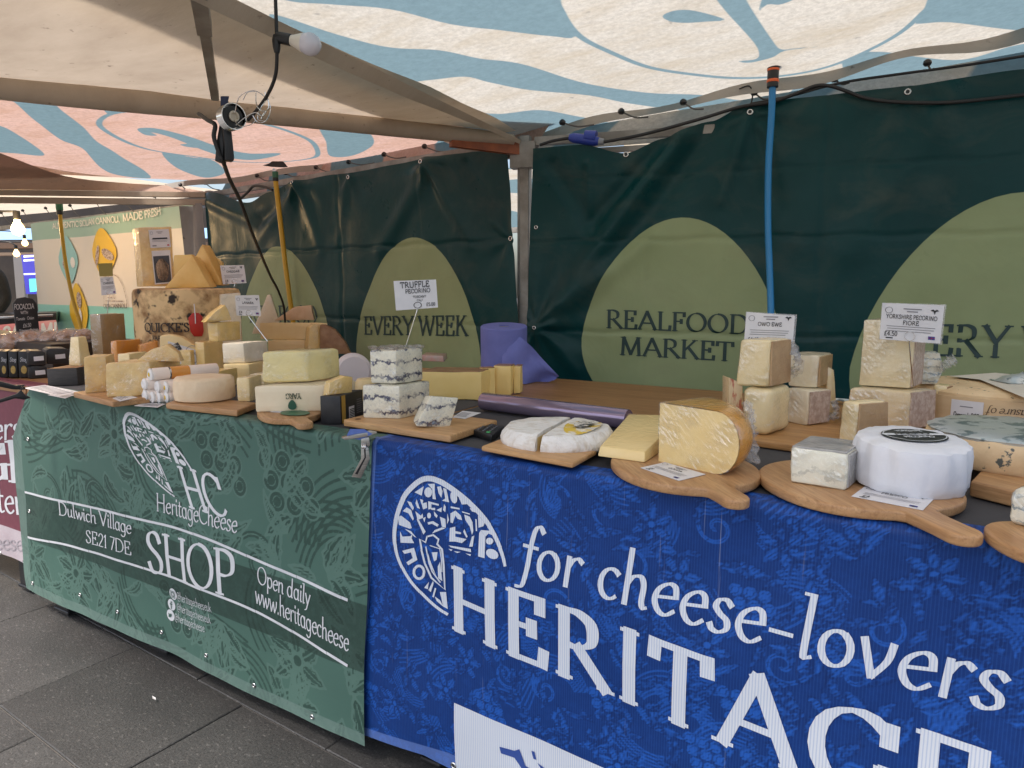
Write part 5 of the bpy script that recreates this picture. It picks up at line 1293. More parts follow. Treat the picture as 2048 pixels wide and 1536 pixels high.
# paper rolls of goat cheese
rolls = [((304, 749), (402, 737)), ((292, 768), (380, 758)), ((318, 773), (392, 764)), ((335, 775), (420, 766)), ((293, 791), (378, 782)), ((307, 794), (392, 786)), ((320, 797), (404, 789)), ((336, 799), (422, 791))]
ROLLP = mat('white roll paper', (.86, .76, .68), .6, (.82, .68, .58), 9, bp=.4, bs=40); ROLLE = mat('white twisted paper', (.82, .80, .78), .6, bp=.6, bs=60); YEL = mat('yellow centre', (.75, .5, .03), .5)
desc = ['topmost', 'upper left', 'upper middle', 'upper right', 'lower left', 'second lowest from the left', 'second lowest from the right', 'lower right']
dr = plan(onz(304, 808, ZC))[1]
for k, (a, b) in enumerate(rolls):
    rr = .0205
    A_ = ftop(a[0], a[1], dr - .0); ax_ = unplan(math.cos(R_(46)), math.sin(R_(46)), 0); Lr = .21
    A_ = V((A_.x, A_.y, max(A_.z, ZC + rr + .002))); B_ = A_ + ax_ * Lr
    root = tube('paper_roll', [A_ - ax_ * .004, A_, A_ + ax_ * .004, B_, B_ + ax_ * .006], [rr * .55, rr * .9, rr, rr, rr * .5], ROLLP, None, 18)
    tag(root, 'white paper roll of goat cheese, ' + desc[k] + ' of the pile', 'cheese roll', 'goat cheese rolls in white paper')
    e = lathe('twisted_end', A_ - ax_ * .004, [(rr * .9, -.004), (rr * .95, .002), (rr * .55, .007), (rr * .3, .004), (0, .003)], ROLLE, root, 14, amp=.003, fr=90, tilt=(-ax_).to_track_quat('Z', 'Y').to_matrix(), seed=k)
    if k in (0, 3, 7): lathe('yellow_tip', A_ - ax_ * .0085, [(0, 0), (rr * .36, .001), (rr * .25, .003), (0, .0035)], YEL, root, 10, tilt=(-ax_).to_track_quat('Z', 'Y').to_matrix())
    if k == 0:
        tube('orange_band', [A_ + ax_ * .055, A_ + ax_ * .115], rr + .0008, COR, root, 18)
        tube('printed_band', [A_ + ax_ * .05, A_ + ax_ * .11], rr + .0004, mat('black white print', (.75, .72, .68), .5, (.04, .04, .04), 45, ct=(.5, .55)), root, 18)
# middle blocks
block('cheese_block', 'pale yellow block tucked behind the round tan wheel', 404, (440, 778, 742), 476, CYW, z0=ZC, yaw=20, ang=105)
block('cheese_block', 'cream block tucked between the small cube and the leaf-stamped wedge', 500, (530, 792, 748), 552, CCR, z0=ZC, yaw=30, ang=100)
block('cheese_block', 'buttery block behind the printed wheel piece at the drum foot', 352, (384, 752, 700), 404, CYW, z0=ZC, yaw=30, ang=100)
block('cheese_wedge', 'cream wedge lying between the grainy cheese and the drum', 236, (262, 764, 708), 300, CCR, z0=ZC, yaw=20, ang=110, taper=.1)
slab('cheese_block', 'film-wrapped pale block behind the upper price card left of the post hose', [(441, 700), (484, 700), (481, 586), (441, 589)], CPA, d=3.18, depth=.08, yaw=-10)
tall = block('cheese_block', 'upright yellow slab at left of the white wrapped block', 394, (411, 752, 684), 449, CYW, z0=ZC, yaw=50, ang=100)
slab('cheese_wedge', 'thin yellow cheese tip leaning on the upright yellow slab', [(393, 745), (412, 748), (410, 700), (402, 688)], CYW, base=(402, 750), z0=ZC, depth=.03, yaw=20)
lowb = block('cheese_block', 'cream block at the bottom below the white wrapped block', 449, (500, 765, 728), 532, CPK, z0=ZC, yaw=12, ang=100)
whb = block('cheese_block', 'white wrapped block with shiny film in the middle of the left heap', 446, (489, 729, 686), 537, CWH, d=dC(lowb) + .02, z0=zTop(lowb) + .002, yaw=18, ang=105)
yb = block('cheese_block', 'yellow wrapped block set on top of the white wrapped one', 417, (437, 684, 645), 482, CYW, d=dC(whb) + .05, z0=zTop(whb) + .002, yaw=40, ang=100)
slab('cheese_wedge', 'yellow cheese wedge lying tip left on the yellow wrapped block', [(409, 645), (464, 640), (458, 622), (450, 609), (428, 625)], CYW, d=dC(yb) + .01, depth=.05, yaw=-20)
card('small price card in front of the pale film-wrapped block', [(473, 631), (522, 632), (518, 590), (470, 591)], dC(yb) + .07, std(['LANARK'], '\u00a34'), foot=V((*INFO[whb.name][0][2][:2], zTop(whb) - .003)))
b1 = block('cheese_block', 'peach coloured lower block behind the pale yellow wedge', 537, (615, 716, 680), 640, CPK, z0=ZC, yaw=8, ang=95)
b2 = block('cheese_block', 'long peach coloured block with a red-rinded wedge on top', 521, (586, 683, 645), 656, CPK, d=dC(b1) + .02, z0=zTop(b1) + .002, yaw=14, ang=118)
slab('cheese_wedge', 'red-rinded cheese wedge lying on the long peach block', [(549, 641), (628, 640), (622, 611), (588, 614)], mat('pinkish rind', (.74, .50, .30), .55, (.62, .38, .21), 14, bp=.3, bs=60, wrap=.4), d=dC(b2) + .05, depth=.06, yaw=8)
slab('cheese_wedge', 'tall white triangular wedge standing behind the heap by the yellow hose', [(503, 668), (566, 668), (541, 589), (534, 590)], CPA, d=dC(b2) + .22, depth=.05, yaw=6)
rw = slab('cheese_wedge', 'cheese wedge with wrinkled brown rind at the right of the heap', [(615, 708), (640, 708), (640, 655), (629, 648), (620, 655)], CYW, d=dC(b1) - .07, depth=.10, yaw=-12)
slab('rind', None, [(640, 708), (702, 708), (690, 684), (670, 660), (650, 650), (640, 650)], RBR, d=dC(b1) - .06, depth=.08, yaw=4, parent=rw)
# front row on the green banner
wc = onz(411, 807, ZB); wr_ = 60 * plan(wc)[1] / FPX; wcn = back(wc, wr_)
lathe_r = [(0, 0), (wr_ - .012, 0), (wr_ - .002, .006), (wr_, .02), (wr_ + .001, .05), (wr_ - .002, .085), (wr_ - .010, .094), (wr_ - .022, .096), (0, .095)]
hW = zat(wcn, 752) - ZB; lathe_r = [(r, z * hW / .096) for r, z in lathe_r]
tag(lathe('round_cheese', V((wcn.x, wcn.y, ZB)), lathe_r, mat('pale washed rind', (.84, .68, .48), .65, (.75, .57, .37), 16, bp=.8, bs=60), None, 48, amp=.003, fr=30), 'round pale tan cheese wheel at the front of the green banner', 'cheese')
block('cheese_block', 'small cream cube beside the round tan wheel', 474, (500, 803, 756), 526, CCR, z0=ZB, yaw=18, ang=100, taper=.05)
yg = block('cheese_wedge', 'long cream wedge stamped with a green leaf on the small paddle board', 510, (660, 822, 770), 712, mat('nettle wrapped cream rind', (.86, .74, .53), .55, (.80, .66, .44), 10, bp=.3, bs=40, wrap=.5), z0=ZB, yaw=8, ang=98, bev=.006)
bs_, tp_, zz = INFO[yg.name]
def on_yarg(x, y, k):
    n = (bs_[1] - bs_[0]).cross(V((0, 0, 1))).normalized(); n = n if n.dot(EYE - bs_[0]) > 0 else -n
    p = bs_[0].lerp(bs_[1], x); return V((p.x, p.y, ZB + (zz - ZB) * y)) + n * (k + .002)
put_text('YARG', on_yarg, mat('stamp green', (.05, .075, .045), .6), yg, (.62, .70), w=.2, h=.2, ex=(-1, 0), ey=(0, -1), thick=.2, thin=.07, name='stamp')
put_poly([[(.50 + .055 * math.cos(t) * (1 - .3 * math.sin(t)), .27 + .19 * math.sin(t)) for t in [i * .42 for i in range(15)]]], on_yarg, mat('leaf green print', (.02, .09, .05), .5), yg, 'leaf_stamp')
slab('cut_face', None, [(655, 800), (704, 788), (706, 754), (690, 752), (660, 765)], CYW, d=dC(yg) - .035, depth=.03, yaw=-30, parent=yg)
pyw = block('cheese_wedge', 'pale yellow film-wrapped wedge resting on the long cream wedge', 523, (616, 755, 702), 683, mat('pale yellow wrapped', (.86, .73, .34), .45, (.82, .67, .28), 6, bp=.1, wrap=1), d=dC(yg) + .04, z0=zTop(yg) + .003, yaw=4, ang=128, bev=.009, taper=.02, seg=3)
# crackers box
bx = block('cracker_box', 'small black cracker box with gold stripe beside the blue cheese', 642, (682, 848, 792), 727, mat('matt black carton', (.02, .019, .021), .45, (.03, .029, .03), 30, bp=.1), z0=ZC, yaw=12, ang=98, bev=.002, jit=0, cat='box')
bb_, bt_, bz = INFO[bx.name]
def on_box(i, j):
    n = (bb_[j] - bb_[i]).cross(V((0, 0, 1))).normalized(); n = n if n.dot(EYE - bb_[i]) > 0 else -n
    def f_(x, y, k): p = bb_[i].lerp(bb_[j], x); return V((p.x, p.y, bb_[0].z + (bz - bb_[0].z) * y)) + n * k
    return f_
GOLD = mat('gold print', (.45, .27, .05), .4)
fb = on_box(1, 2)
put_poly([[(.04, .01), (.20, .01), (.20, .99), (.04, .99)]], fb, GOLD, bx, 'gold_stripe')
put_poly([[(.34, .06), (.58, .06), (.58, .52), (.34, .52)]], fb, PAPER, bx, 'barcode_label')
put_poly([[(.36, .1 + .06 * i), (.56, .1 + .06 * i), (.56, .13 + .06 * i), (.36, .13 + .06 * i)] for i in range(6)], fb, INK, bx, 'barcode', .002)
put_poly([[(.68, .2 + .08 * i), (.9, .2 + .08 * i), (.9, .225 + .08 * i), (.68, .225 + .08 * i)] for i in range(7)], fb, INKG, bx, 'small_print')
tp4 = [p + V((0, 0, .0012)) for p in bt_]
q = lambda u, v: tp4[0].lerp(tp4[1], u).lerp(tp4[3].lerp(tp4[2], u), v)
mk('top_picture', [q(.15, .1), q(.55, .15), q(.75, .5), q(.4, .6)], [(0, 1, 2, 3)], mat('biscuit picture', (.55, .30, .08), .4, (.10, .05, .02), 40), bx)
# blue cheeses
bl1 = block('blue_cheese_block', 'large blue-veined block on the square bamboo board', 727, (800, 838, 772), 860, BLU, z0=ZB, yaw=18, ang=115, bev=.005)
bl2 = block('blue_cheese_block', 'smaller blue-veined block stacked on the larger blue one', 742, (793, 768, 701), 847, BLU, d=dC(bl1) + .02, z0=zTop(bl1) + .002, yaw=24, ang=112, bev=.006, taper=-.01)
crumple(bl2, [INFO[bl2.name][1][0] + V((0, 0, .004)), (INFO[bl2.name][1][1] + INFO[bl2.name][1][3]) / 2 + V((0, 0, .006)), INFO[bl2.name][1][2] + V((0, 0, .004))], .035, amp=.004)
bw_ = slab('blue_cheese_wedge', 'blue-veined wedge lying at the front of the bamboo board', [(832, 853), (899, 856), (918, 795), (862, 792)], BLU, base=(866, 855), z0=ZB, depth=.055, yaw=-22, bev=.004, shrink=.18)
card('handwritten truffle pecorino card above the blue cheeses', [(792, 621), (876, 615), (872, 559), (787, 562)], dC(bl2) + .12, [('t', 'TRUFFLE', .06, .74, .86, .19, INK), ('t', 'PECORINO', .18, .55, .74, .135, INK), ('t', 'TOSCANY', .38, .38, .40, .075, INK), ('t', 'ITALY', .48, .26, .2, .06, INK), ('t', '\u00a35.00', .72, .08, .22, .11, INK), ('r', .52, .13, .09, .10, .016, INK)], foot=V((*INFO[bl2.name][1][2].lerp(INFO[bl2.name][1][0], .35)[:2], zTop(bl2) - .003)), ring=False)
# golden alpine cheese and its slices
co_ = block('cheese_wedge', 'big golden alpine wedge with brown rind behind the blue cheese', 842, (962, 800, 745), 985, CCO, z0=ZC, yaw=8, ang=88, rind='T', rm=RBR, bev=.003)
for k, (l, c, r, yb_, yt, dd, nm) in enumerate(((958, 966, 990, 793, 737, .02, 'first'), (988, 1022, 1030, 790, 733, .03, 'second'), (1028, 1040, 1046, 787, 733, .05, 'third'))):
    block('cheese_slice', nm + ' golden slice standing upright right of the alpine wedge', l, (c, yb_, yt), r, CCO, z0=ZC if k == 0 else ZC, yaw=[60, 8, 8][k], ang=95, rind='T', rm=RBR, bev=.0015, group='upright golden cheese slices')
slab('cheese_packet', 'flat pink packet lying on the golden alpine wedge', [(845, 722), (888, 724), (886, 712), (843, 710)], mat('pink packet', (.55, .26, .22), .35, (.45, .35, .3), 30, wrap=.8), d=2.75, depth=.12, yaw=8, cat='packet')
# white wheel standing on edge behind, with peach roundel
wd = 2.62; wcx = ftop(706, 752, wd); wq = unplan(.3, -1, 0).normalized().to_track_quat('Z', 'Y').to_matrix(); wrr = 36 * wd / FPX
tag(lathe('round_cheese', V((wcx.x, wcx.y, ZC + wrr)), [(0, 0), (wrr - .01, 0), (wrr, .01), (wrr, .04), (wrr - .012, .052), (0, .054)], mat('lilac white wax', (.70, .62, .62), .35, (.66, .57, .56), 5), None, 44, tilt=wq), 'smooth pale lilac wheel standing on edge behind the pale yellow wedge', 'cheese')
pch = ftop(733, 768, 2.35); tag(lathe('cheese_round', V((pch.x, pch.y, ZC)), [(0, 0), (.034, 0), (.038, .008), (.038, .06), (.03, .072), (0, .074)], CPK, None, 28), 'small peach coloured round half hidden left of the blue cheeses', 'cheese')
# kitchen roll
rc = onz(1008, 768, ZT + .001); rd = plan(rc)[1]; rr = 46 * rd / FPX; rc = back(rc, rr); rd = plan(rc)[1]; rr = 46 * rd / FPX; hR = zat(rc, 651) - ZT
BLUEP = mat('blue paper roll', (.18, .20, .52), .8, (.15, .17, .46), 12, bp=.3, bs=120)
kr = lathe('paper_towel_roll', V((rc.x, rc.y, ZT + .001)), [(.022, 0), (rr, 0), (rr + .001, .004), (rr, hR * .5), (rr + .001, hR - .003), (rr - .002, hR), (.022, hR), (.022, hR - .03)], BLUEP, None, 56, amp=.0012, fr=20, tilt=Matrix.Rotation(R_(6), 3, unplan(1, 0, 0)))
tag(kr, 'upright roll of blue paper towel with a loose sheet on the back table', 'paper roll')
tube('cardboard_core', [V((rc.x, rc.y, ZT + .02)), V((rc.x, rc.y, ZT + hR - .002))], .0215, mat('grey card core', (.36, .32, .28), .8), kr, 20, caps=False)
vv = []; ff = []
for i in range(17):
    t = i / 16; pr = catmull([(1004, 664, 764), (1035, 672, 766), (1060, 690, 768), (1085, 718, 768), (1118, 752, 759)], 4)[i]
    f_ = rd - rr - .012 + .05 * t; a = ftop(pr.x, pr.y, f_); b = ftop(pr.x - 8 * t, pr.z, f_ - .03 * math.sin(t * 6))
    for k in range(7): q = a.lerp(b, k / 6); q.z = max(q.z, ZT + .002); vv.append(q + unplan(0, .010 * math.sin(k * 1.1 + i * .7) + .006 * noise.noise(V((i, k, 0)) * .6), 0))
    if i:
        for k in range(6): ff.append(((i - 1) * 7 + k, (i - 1) * 7 + k + 1, i * 7 + k + 1, i * 7 + k))
mk('loose_sheet', vv, ff, BLUEP, kr, True)
# cling film roll
fa = onz(966, 822, ZC); fb_ = onz(1259, 862, ZC); fr_ = .0275
A_ = V((fa.x, fa.y, ZC + fr_)); B_ = V((fb_.x, fb_.y, ZC + fr_)); ax_ = (B_ - A_).normalized(); A_ = A_ + unplan(0, .02, 0); B_ = B_ + unplan(0, .02, 0)
CLING = mat('lilac cling film', (.30, .24, .33), .16, (.26, .20, .29), 3, (1, 1, 1), metal=.55, bp=.05, bs=30)
cf = tube('cling_film_roll', [A_ - ax_ * .0, A_ + ax_ * .002, B_ - ax_ * .002, B_], [fr_ * .96, fr_, fr_, fr_ * .96], CLING, None, 32); tag(cf, 'long shiny lilac roll of cling film lying across the table', 'film roll')
cr = tube('cardboard_core', [B_ - ax_ * .01, B_ + ax_ * .022], .0165, mat('brown card core', (.30, .2, .13), .8), cf, 20)
lathe('core_hole', B_ + ax_ * .0222, [(0, 0), (.012, 0), (.0125, .0006), (0, .0007)], BLACK, cr, 16, tilt=ax_.to_track_quat('Z', 'Y').to_matrix())
# remote control
l, c, r = onz(944, 872, ZC), onz(984, 884, ZC), onz(1008, 866, ZC); ring = [l, c, r, l + r - c]
rm = solid('remote_control', ring, [p + V((0, 0, .018)) for p in ring], BLACK, None, .004, 2, rot=math.atan2((c - l).y, (c - l).x)); tag(rm, 'black remote control with green button beside the bamboo board', 'remote')
tq = [p + V((0, 0, .0182)) for p in ring]; q = lambda u, v: tq[0].lerp(tq[1], u).lerp(tq[3].lerp(tq[2], u), v)
for i in range(3):
    for k in range(5):
        p = q(.25 + .25 * i, .12 + .17 * k); gm = (i == 2 and k == 0)
        lathe('button', p, [(0, 0), (.0055 if gm else .0035, 0), (.005 if gm else .003, .002), (0, .0022)], mat('green button', (.05, .4, .12), .4) if gm else mat('grey button', (.10, .10, .11), .5), rm, 10)
# brie
bc = onz(1114, 880, ZB); br = 111 * plan(bc)[1] / FPX; cut = onz(1060, 900, ZB) - onz(1154, 845, ZB); cang = math.atan2(cut.y, cut.x); bh = .042
bp_ = [(0, 0), (br - .008, 0), (br - .001, .007), (br, .016), (br - .004, .027), (br - .014, bh - .001), (br * .5, bh + .002), (0, bh + .001)]
nrm = V((-math.sin(cang), math.cos(cang), 0))
for sgn, lab in ((1, 'right half of the cut white brie, with a printed label'), (-1, 'left half of the cut white brie, plain wrinkled rind')):
    gap_ = nrm * sgn * .006; side = nrm * sgn
    a0 = cang if sgn > 0 else cang - math.pi
    side_right = (V((1, 0, 0)).dot(side) > 0)
    lab = 'right half of the cut white brie, with a printed label' if side_right else 'left half of the cut white brie, plain wrinkled rind'
    o = lathe('brie_half', V((bc.x, bc.y, ZB - .007)) + gap_ + V((0, 0, 0)), bp_, BLOOM, None, 40, a0, a0 + math.pi, amp=.004, fr=34, sharp=50, seed=2 * sgn)
    tag(o, lab, 'cheese')
    # pale cut face
    fc = V((bc.x, bc.y, ZB - .007)) + gap_ * .86; tdir = V((math.cos(cang), math.sin(cang), 0)); hw_ = br - .012
    P = [fc - tdir * hw_ + V((0, 0, .006)), fc + tdir * hw_ + V((0, 0, .006)), fc + tdir * hw_ + V((0, 0, bh - .006)), fc - tdir * hw_ + V((0, 0, bh - .006))]
    mk('cut_face', P, [(0, 1, 2, 3)], mat('brie paste', (.74, .58, .28), .45), o)
    if side_right:
        lc = V((bc.x, bc.y, ZB - .007 + bh + .0045)) + side * br * .5
        f_ = lambda x, y, k: lc + side * y + tdir * (-x) * -1 + V((0, 0, k + .0035 - 1.5 * (x * x + y * y)))
        put_poly([[(.082 * math.cos(t), .040 * math.sin(t)) for t in [i * .35 for i in range(18)]]], f_, mat('brie label yellow', (.72, .50, .06), .5, (.76, .70, .58), 26, ct=(.48, .54)), o, 'label')
        put_poly([[(.05 * math.cos(t) - .012, .022 * math.sin(t)) for t in [i * .35 for i in range(18)]]], f_, mat('brie label print', (.74, .70, .62), .5, (.04, .04, .035), 70, ct=(.5, .56)), o, 'label_print', .002)
# gouda
def revolve_wedge(label, apex, r, h, a0, a1, paste, rindm, z0, rnd=.03):
    prof = [(0, 0), (r - rnd, 0)] + [(r - rnd + rnd * math.sin(t), h / 2 - (h / 2) * math.cos(t) if False else (h / 2) * (1 - math.cos(t))) for t in [math.pi * i / 12 for i in range(1, 12)]] + [(r - rnd, h), (0, h)]
    o = lathe('cheese_wedge', V((apex.x, apex.y, z0)), prof, paste, None, 26, a0, a1, sharp=32); tag(o, label, 'cheese')
    pr2 = [(r * .03, h + .0012)] if False else []
    rp = [(r * .02, -.0)] and [(r - rnd, -.0006)] + [(r - rnd + (rnd + .0018) * math.sin(t), (h / 2) * (1 - math.cos(t)) + (.0) ) for t in [math.pi * i / 12 for i in range(1, 12)]] + [(r - rnd, h + .0018), (.012, h + .0018)]
    vs = []; fs = []; m_ = len(rp); n = 26
    for i in range(n + 1):
        a = a0 + (a1 - a0) * (.006 + .988 * i / n)
        for (q, z) in rp: vs.append(V((apex.x + math.cos(a) * q, apex.y + math.sin(a) * q, z0 + max(z, .0008))))
    for i in range(n):
        for k in range(m_ - 1): fs.append((i * m_ + k, (i + 1) * m_ + k, (i + 1) * m_ + k + 1, i * m_ + k + 1))
    mk('rind', vs, fs, rindm, o, True); film(o, .0032); return o
ga = onz(1317, 922, ZB); gr = onz(1462, 955, ZB); gv = gr - ga; R0 = gv.length * 1.08; ga0 = math.atan2(gv.y, gv.x); gh = zat(ga, 806) - ZB
gd = revolve_wedge('big gouda wedge with thick amber rind on the round paddle board', ga, R0, gh, ga0, ga0 + R_(78), GOUD, RGO, ZB, .05)
crumple(gd, [ga + V((math.cos(ga0 + R_(t)) * R0 * 1.01, math.sin(ga0 + R_(t)) * R0 * 1.01, gh * z)) for t, z in ((30, .1), (36, .3), (40, .55), (46, .85), (54, .98))], .016, amp=.005)
# flat slice left of it
l0 = [(1194, 912), (1290, 924), (1316, 905), (1322, 878), (1240, 870)]; pts = [onz(*p, ZB) for p in ((1194, 913), (1290, 926), (1322, 905), (1335, 870), (1255, 868))]
tp = [V((p.x, p.y, ZB + h_)) for p, h_ in zip(pts, (.022, .022, .034, .052, .052))]; cen = sum(pts, V()) / 5
tag(solid('cheese_wedge', pts, [p.lerp(V((cen.x, cen.y, p.z)), .06) for p in tp], GOUD, None, .005, 2), 'low gouda wedge lying flat beside the big gouda', 'cheese')
# flat price cards on the boards
def flatcard(label, corners, z, items):
    q = [onz(*p, z) for p in corners]; root = solid('price_card', q, [v + V((0, 0, .0008)) for v in q], PAPER, None, 0, smooth=False); tag(root, label, 'price card', 'price cards')
    INFO[root.name] = ([v + V((0, 0, .0002)) for v in q], V((0, 0, 1))); print_on(root, items); return root
flatcard('price card lying flat in front of the big gouda', [(1281, 936), (1358, 962), (1411, 949), (1330, 925)], ZB + .0008, std(['GOUDA'], '\u00a34', True, False))
flatcard('price card lying flat in front of the white wrapped wheel', [(1703, 993), (1846, 1021), (1868, 998), (1730, 973)], ZB + .0008, std(['FRESCO'], '\u00a34'))
flatcard('price card lying flat on the far left board', [(225, 797), (240, 803), (275, 795), (248, 789)], ZB + .0008, smalltext(.1, .7, .8, 4, .16, .05))
flatcard('price card on the green banner below the paper rolls', [(268, 812), (316, 815), (332, 808), (290, 806)], ZC + .004, smalltext(.1, .7, .8, 4, .16, .05))
flatcard('white card lying behind the wedge on the bamboo board', [(905, 835), (930, 838), (962, 826), (925, 822)], ZB + .0008, smalltext(.1, .7, .8, 4, .16, .05))
flatcard('white card tucked under the long leaf-stamped wedge', [(540, 824), (600, 828), (625, 818), (570, 816)], ZB + .0008, smalltext(.1, .7, .8, 4, .16, .05))
lf = [onz(572 + 30 * math.cos(t) + 18, 826 + 5 * math.sin(t), ZB + .0025) for t in [i * .42 for i in range(15)]]
tag(solid('leaf_card', lf, [p + V((0, 0, .001)) for p in lf], mat('leaf card green', (.05, .13, .07), .5, (.07, .17, .09), 20), None, 0), 'green leaf shaped card lying on the small paddle board', 'card')
# ------------------------------------------------------------------ right stacks
ZW = ZT + .0225
ob1 = block('cheese_block', 'wrapped ewe cheese piece with striped red and green rind, lower of its stack', 1480, (1538, 873, 778), 1580, CEW, z0=ZW, yaw=12, ang=100, bev=.020, seg=5)
slab('striped_rind', None, [(1457, 842), (1486, 850), (1486, 768), (1458, 755)], mat('striped rind', (.66, .48, .26), .5, (.45, .10, .04), 60, (1, 1, .2), ct=(.55, .62), wrap=.8), d=dC(ob1) + .05, depth=.05, yaw=-20, parent=ob1)
ot = block('cheese_wedge', 'wrapped ewe cheese wedge on top of the striped-rind piece', 1471, (1537, 776, 681), 1580, CEW, d=dC(ob1) + .01, z0=zTop(ob1) + .002, yaw=12, ang=96, bev=.009, taper=.07, rind='CR', rm=RTN, seg=3)
crumple(ot, [INFO[ot.name][0][2] + V((0, 0, .02)), INFO[ot.name][0][2] + unplan(.012, -.02, .05), INFO[ot.name][1][2] + V((0, 0, -.01))], .014, amp=.008)
card('printed price card behind the left stack of ewe cheese', [(1488, 690), (1585, 694), (1590, 632), (1493, 624)], dC(ot) + .13, std(['OWO EWE'], '\u00a34.40'), foot=V((*INFO[ot.name][1][3][:2], zTop(ot) - .004)).lerp(V((*INFO[ot.name][1][1][:2], zTop(ot) - .004)), .25), clear=.04)
m1 = block('cheese_block', 'pale wrapped block at the bottom of the second stack', 1572, (1614, 851, 782), 1657, CPA, z0=ZW, yaw=34, ang=95, bev=.006, rind='CR', rm=RGR)
m2 = block('cheese_wedge', 'pale wrapped wedge on top of the second stack', 1576, (1634, 779, 712), 1660, CPA, d=dC(m1) + .04, z0=zTop(m1) + .002, yaw=14, ang=92, bev=.006, rind='CR', rm=RTN)
slab('cheese_wedge', 'wrapped cheese wedge behind the second stack', [(1650, 842), (1674, 836), (1668, 740), (1656, 734)], CEW, d=dC(m1) + .10, depth=.06, yaw=-25)
cr_ = INFO[m1.name][0][2]; crumple(m1, [cr_ + V((0, 0, .01)), cr_ + unplan(.015, -.01, .03), cr_ + unplan(.01, .0, .06)], .012, amp=.007)
fk = onz(1680, 808, ZW); tag(mk('foil_scrap', [fk + V((.03 * math.cos(i * .7) * (1 + .3 * math.sin(i * 2)), .02 * math.sin(i * .7), .004 + .012 * abs(math.sin(i * 1.9)))) for i in range(9)] + [fk + V((0, 0, .018))], [(i, (i + 1) % 9, 9) for i in range(9)], FOIL), 'dark crumpled foil scrap between the cheese stacks', 'foil')
pb = block('cheese_block', 'large pecorino piece with grey speckled rind, bottom of the tall stack', 1690, (1814, 862, 784), 1868, mat('pecorino paste', (.80, .64, .39), .55, (.72, .55, .31), 6, (6, 6, 1), bp=.25, bs=120, wrap=.8), z0=ZW, yaw=8, ang=100, bev=.010, rind='CR', rm=RGR, taper=.03, seg=3)
block('cheese_block', 'brown-rinded block behind the large pecorino piece', 1862, (1886, 862, 772), 1897, CCR, d=dC(pb) + .09, z0=ZW, yaw=10, ang=95, rind='CR', rm=RBR)
ft = block('cheese_wedge', 'tall pale pecorino wedge on top of the large pecorino piece', 1718, (1821, 766, 642), 1842, mat('fiore paste', (.88, .75, .48), .5, (.84, .69, .41), 6, bp=.1, wrap=1), d=dC(pb) + .04, z0=zTop(pb) + .002, yaw=4, ang=88, bev=.005, rind='CR', rm=RGR)
sw_ = slab('cheese_wedge', 'small blue-flecked wedge in crinkled film right of the tall pecorino', [(1842, 768), (1874, 768), (1888, 735), (1880, 706), (1850, 704), (1842, 710)], GORG, d=dC(pb) + .14, depth=.06, yaw=-10)
crumple(sw_, [ftop(1876, 740, dC(pb) + .13), ftop(1892, 728, dC(pb) + .13), ftop(1912, 718, dC(pb) + .12)], .022, amp=.010)
card('printed price card clipped to the tall pecorino wedge', [(1759, 678), (1880, 687), (1889, 611), (1765, 606)], dC(ft) - .035, std(['YORKSHIRE PECORINO', 'FIORE'], '\u00a34.50'), foot=V((*INFO[ft.name][1][1].lerp(INFO[ft.name][1][0], .04)[:2], zTop(pb) + .012)) + unplan(0, -.022, 0), clear=.03)
fwz = block('cheese_wedge', 'small rounded pecorino wedge in front of the large piece', 1673, (1708, 898, 806), 1775, CEW, z0=ZW, yaw=35, ang=98, bev=.010, taper=.10, rind='CR', rm=RTN, seg=3)
# soft square blue on the big paddle
sb_ = block('cheese_block', 'soft square white-blue cheese in film on the oval paddle board', 1578, (1690, 981, 908), 1722, BLUS, z0=ZB, yaw=7, ang=88, bev=.006, rind='CRT', rm=mat('grey ash rind', (.30, .30, .30), .6, (.45, .44, .42), 16, bp=.7, bs=70, wrap=.8), seg=3)
crumple(sb_, [INFO[sb_.name][0][2] + V((0, 0, .015)), INFO[sb_.name][0][2] + unplan(.02, -.01, .03), INFO[sb_.name][1][2] + unplan(.012, 0, -.005)], .018, amp=.008)
# white paper wheel
pc = onz(1812, 993, ZB); pr_ = 106 * plan(pc)[1] / FPX; pc = back(pc, pr_ * .93); pr_ = 106 * plan(pc)[1] / FPX; ph = zat(pc, 893) - ZB + .012
prof = [(0, .0)] + [(pr_ * .95, 0), (pr_ * .985, .004), (pr_, ph * .25), (pr_ * 1.0, ph * .55), (pr_ * .99, ph * .82), (pr_ * .955, ph * .95), (pr_ * .88, ph * 1.0), (pr_ * .66, ph * 1.02), (0, ph * 1.02)]
vs = []; n = 96
pw = lathe('wrapped_cheese_wheel', V((pc.x, pc.y, ZB)), [(r, z) for r, z in prof], WRAPW, None, n, amp=.0)
for v in pw.data.vertices:
    a = math.atan2(v.co.y, v.co.x); r = math.hypot(v.co.x, v.co.y)
    if r > pr_ * .7:
        k = .0042 * (abs(math.sin(a * 7.5 + 1.6 * math.sin(a * 2) + v.co.z * 14)) - .5) + .005 * noise.noise(V((a * 3, 0, v.co.z * 12))) + .002 * noise.noise(V((a * 6, v.co.z * 30, 1)))
        v.co.x += math.cos(a) * k; v.co.y += math.sin(a) * k; v.co.z += .003 * noise.noise(V((a * 5, 3, v.co.z * 9))) * (v.co.z > .03)
Tl = Matrix.Rotation(R_(4), 4, unplan(1, 0, 0)); fr0 = V((pc.x, pc.y, ZB)) - unplan(0, pr_ * .9, 0)
def leanw(p): return fr0 + (Tl @ (p - fr0))
Mi_ = W[pw.name].inverted()
for v in pw.data.vertices: v.co = Mi_ @ leanw(W[pw.name] @ v.co)
tag(pw, 'round cheese wheel wrapped in white paper with black oval label', 'cheese')
cd_ = unplan(0, 1, 0); cl_ = unplan(1, 0, 0)
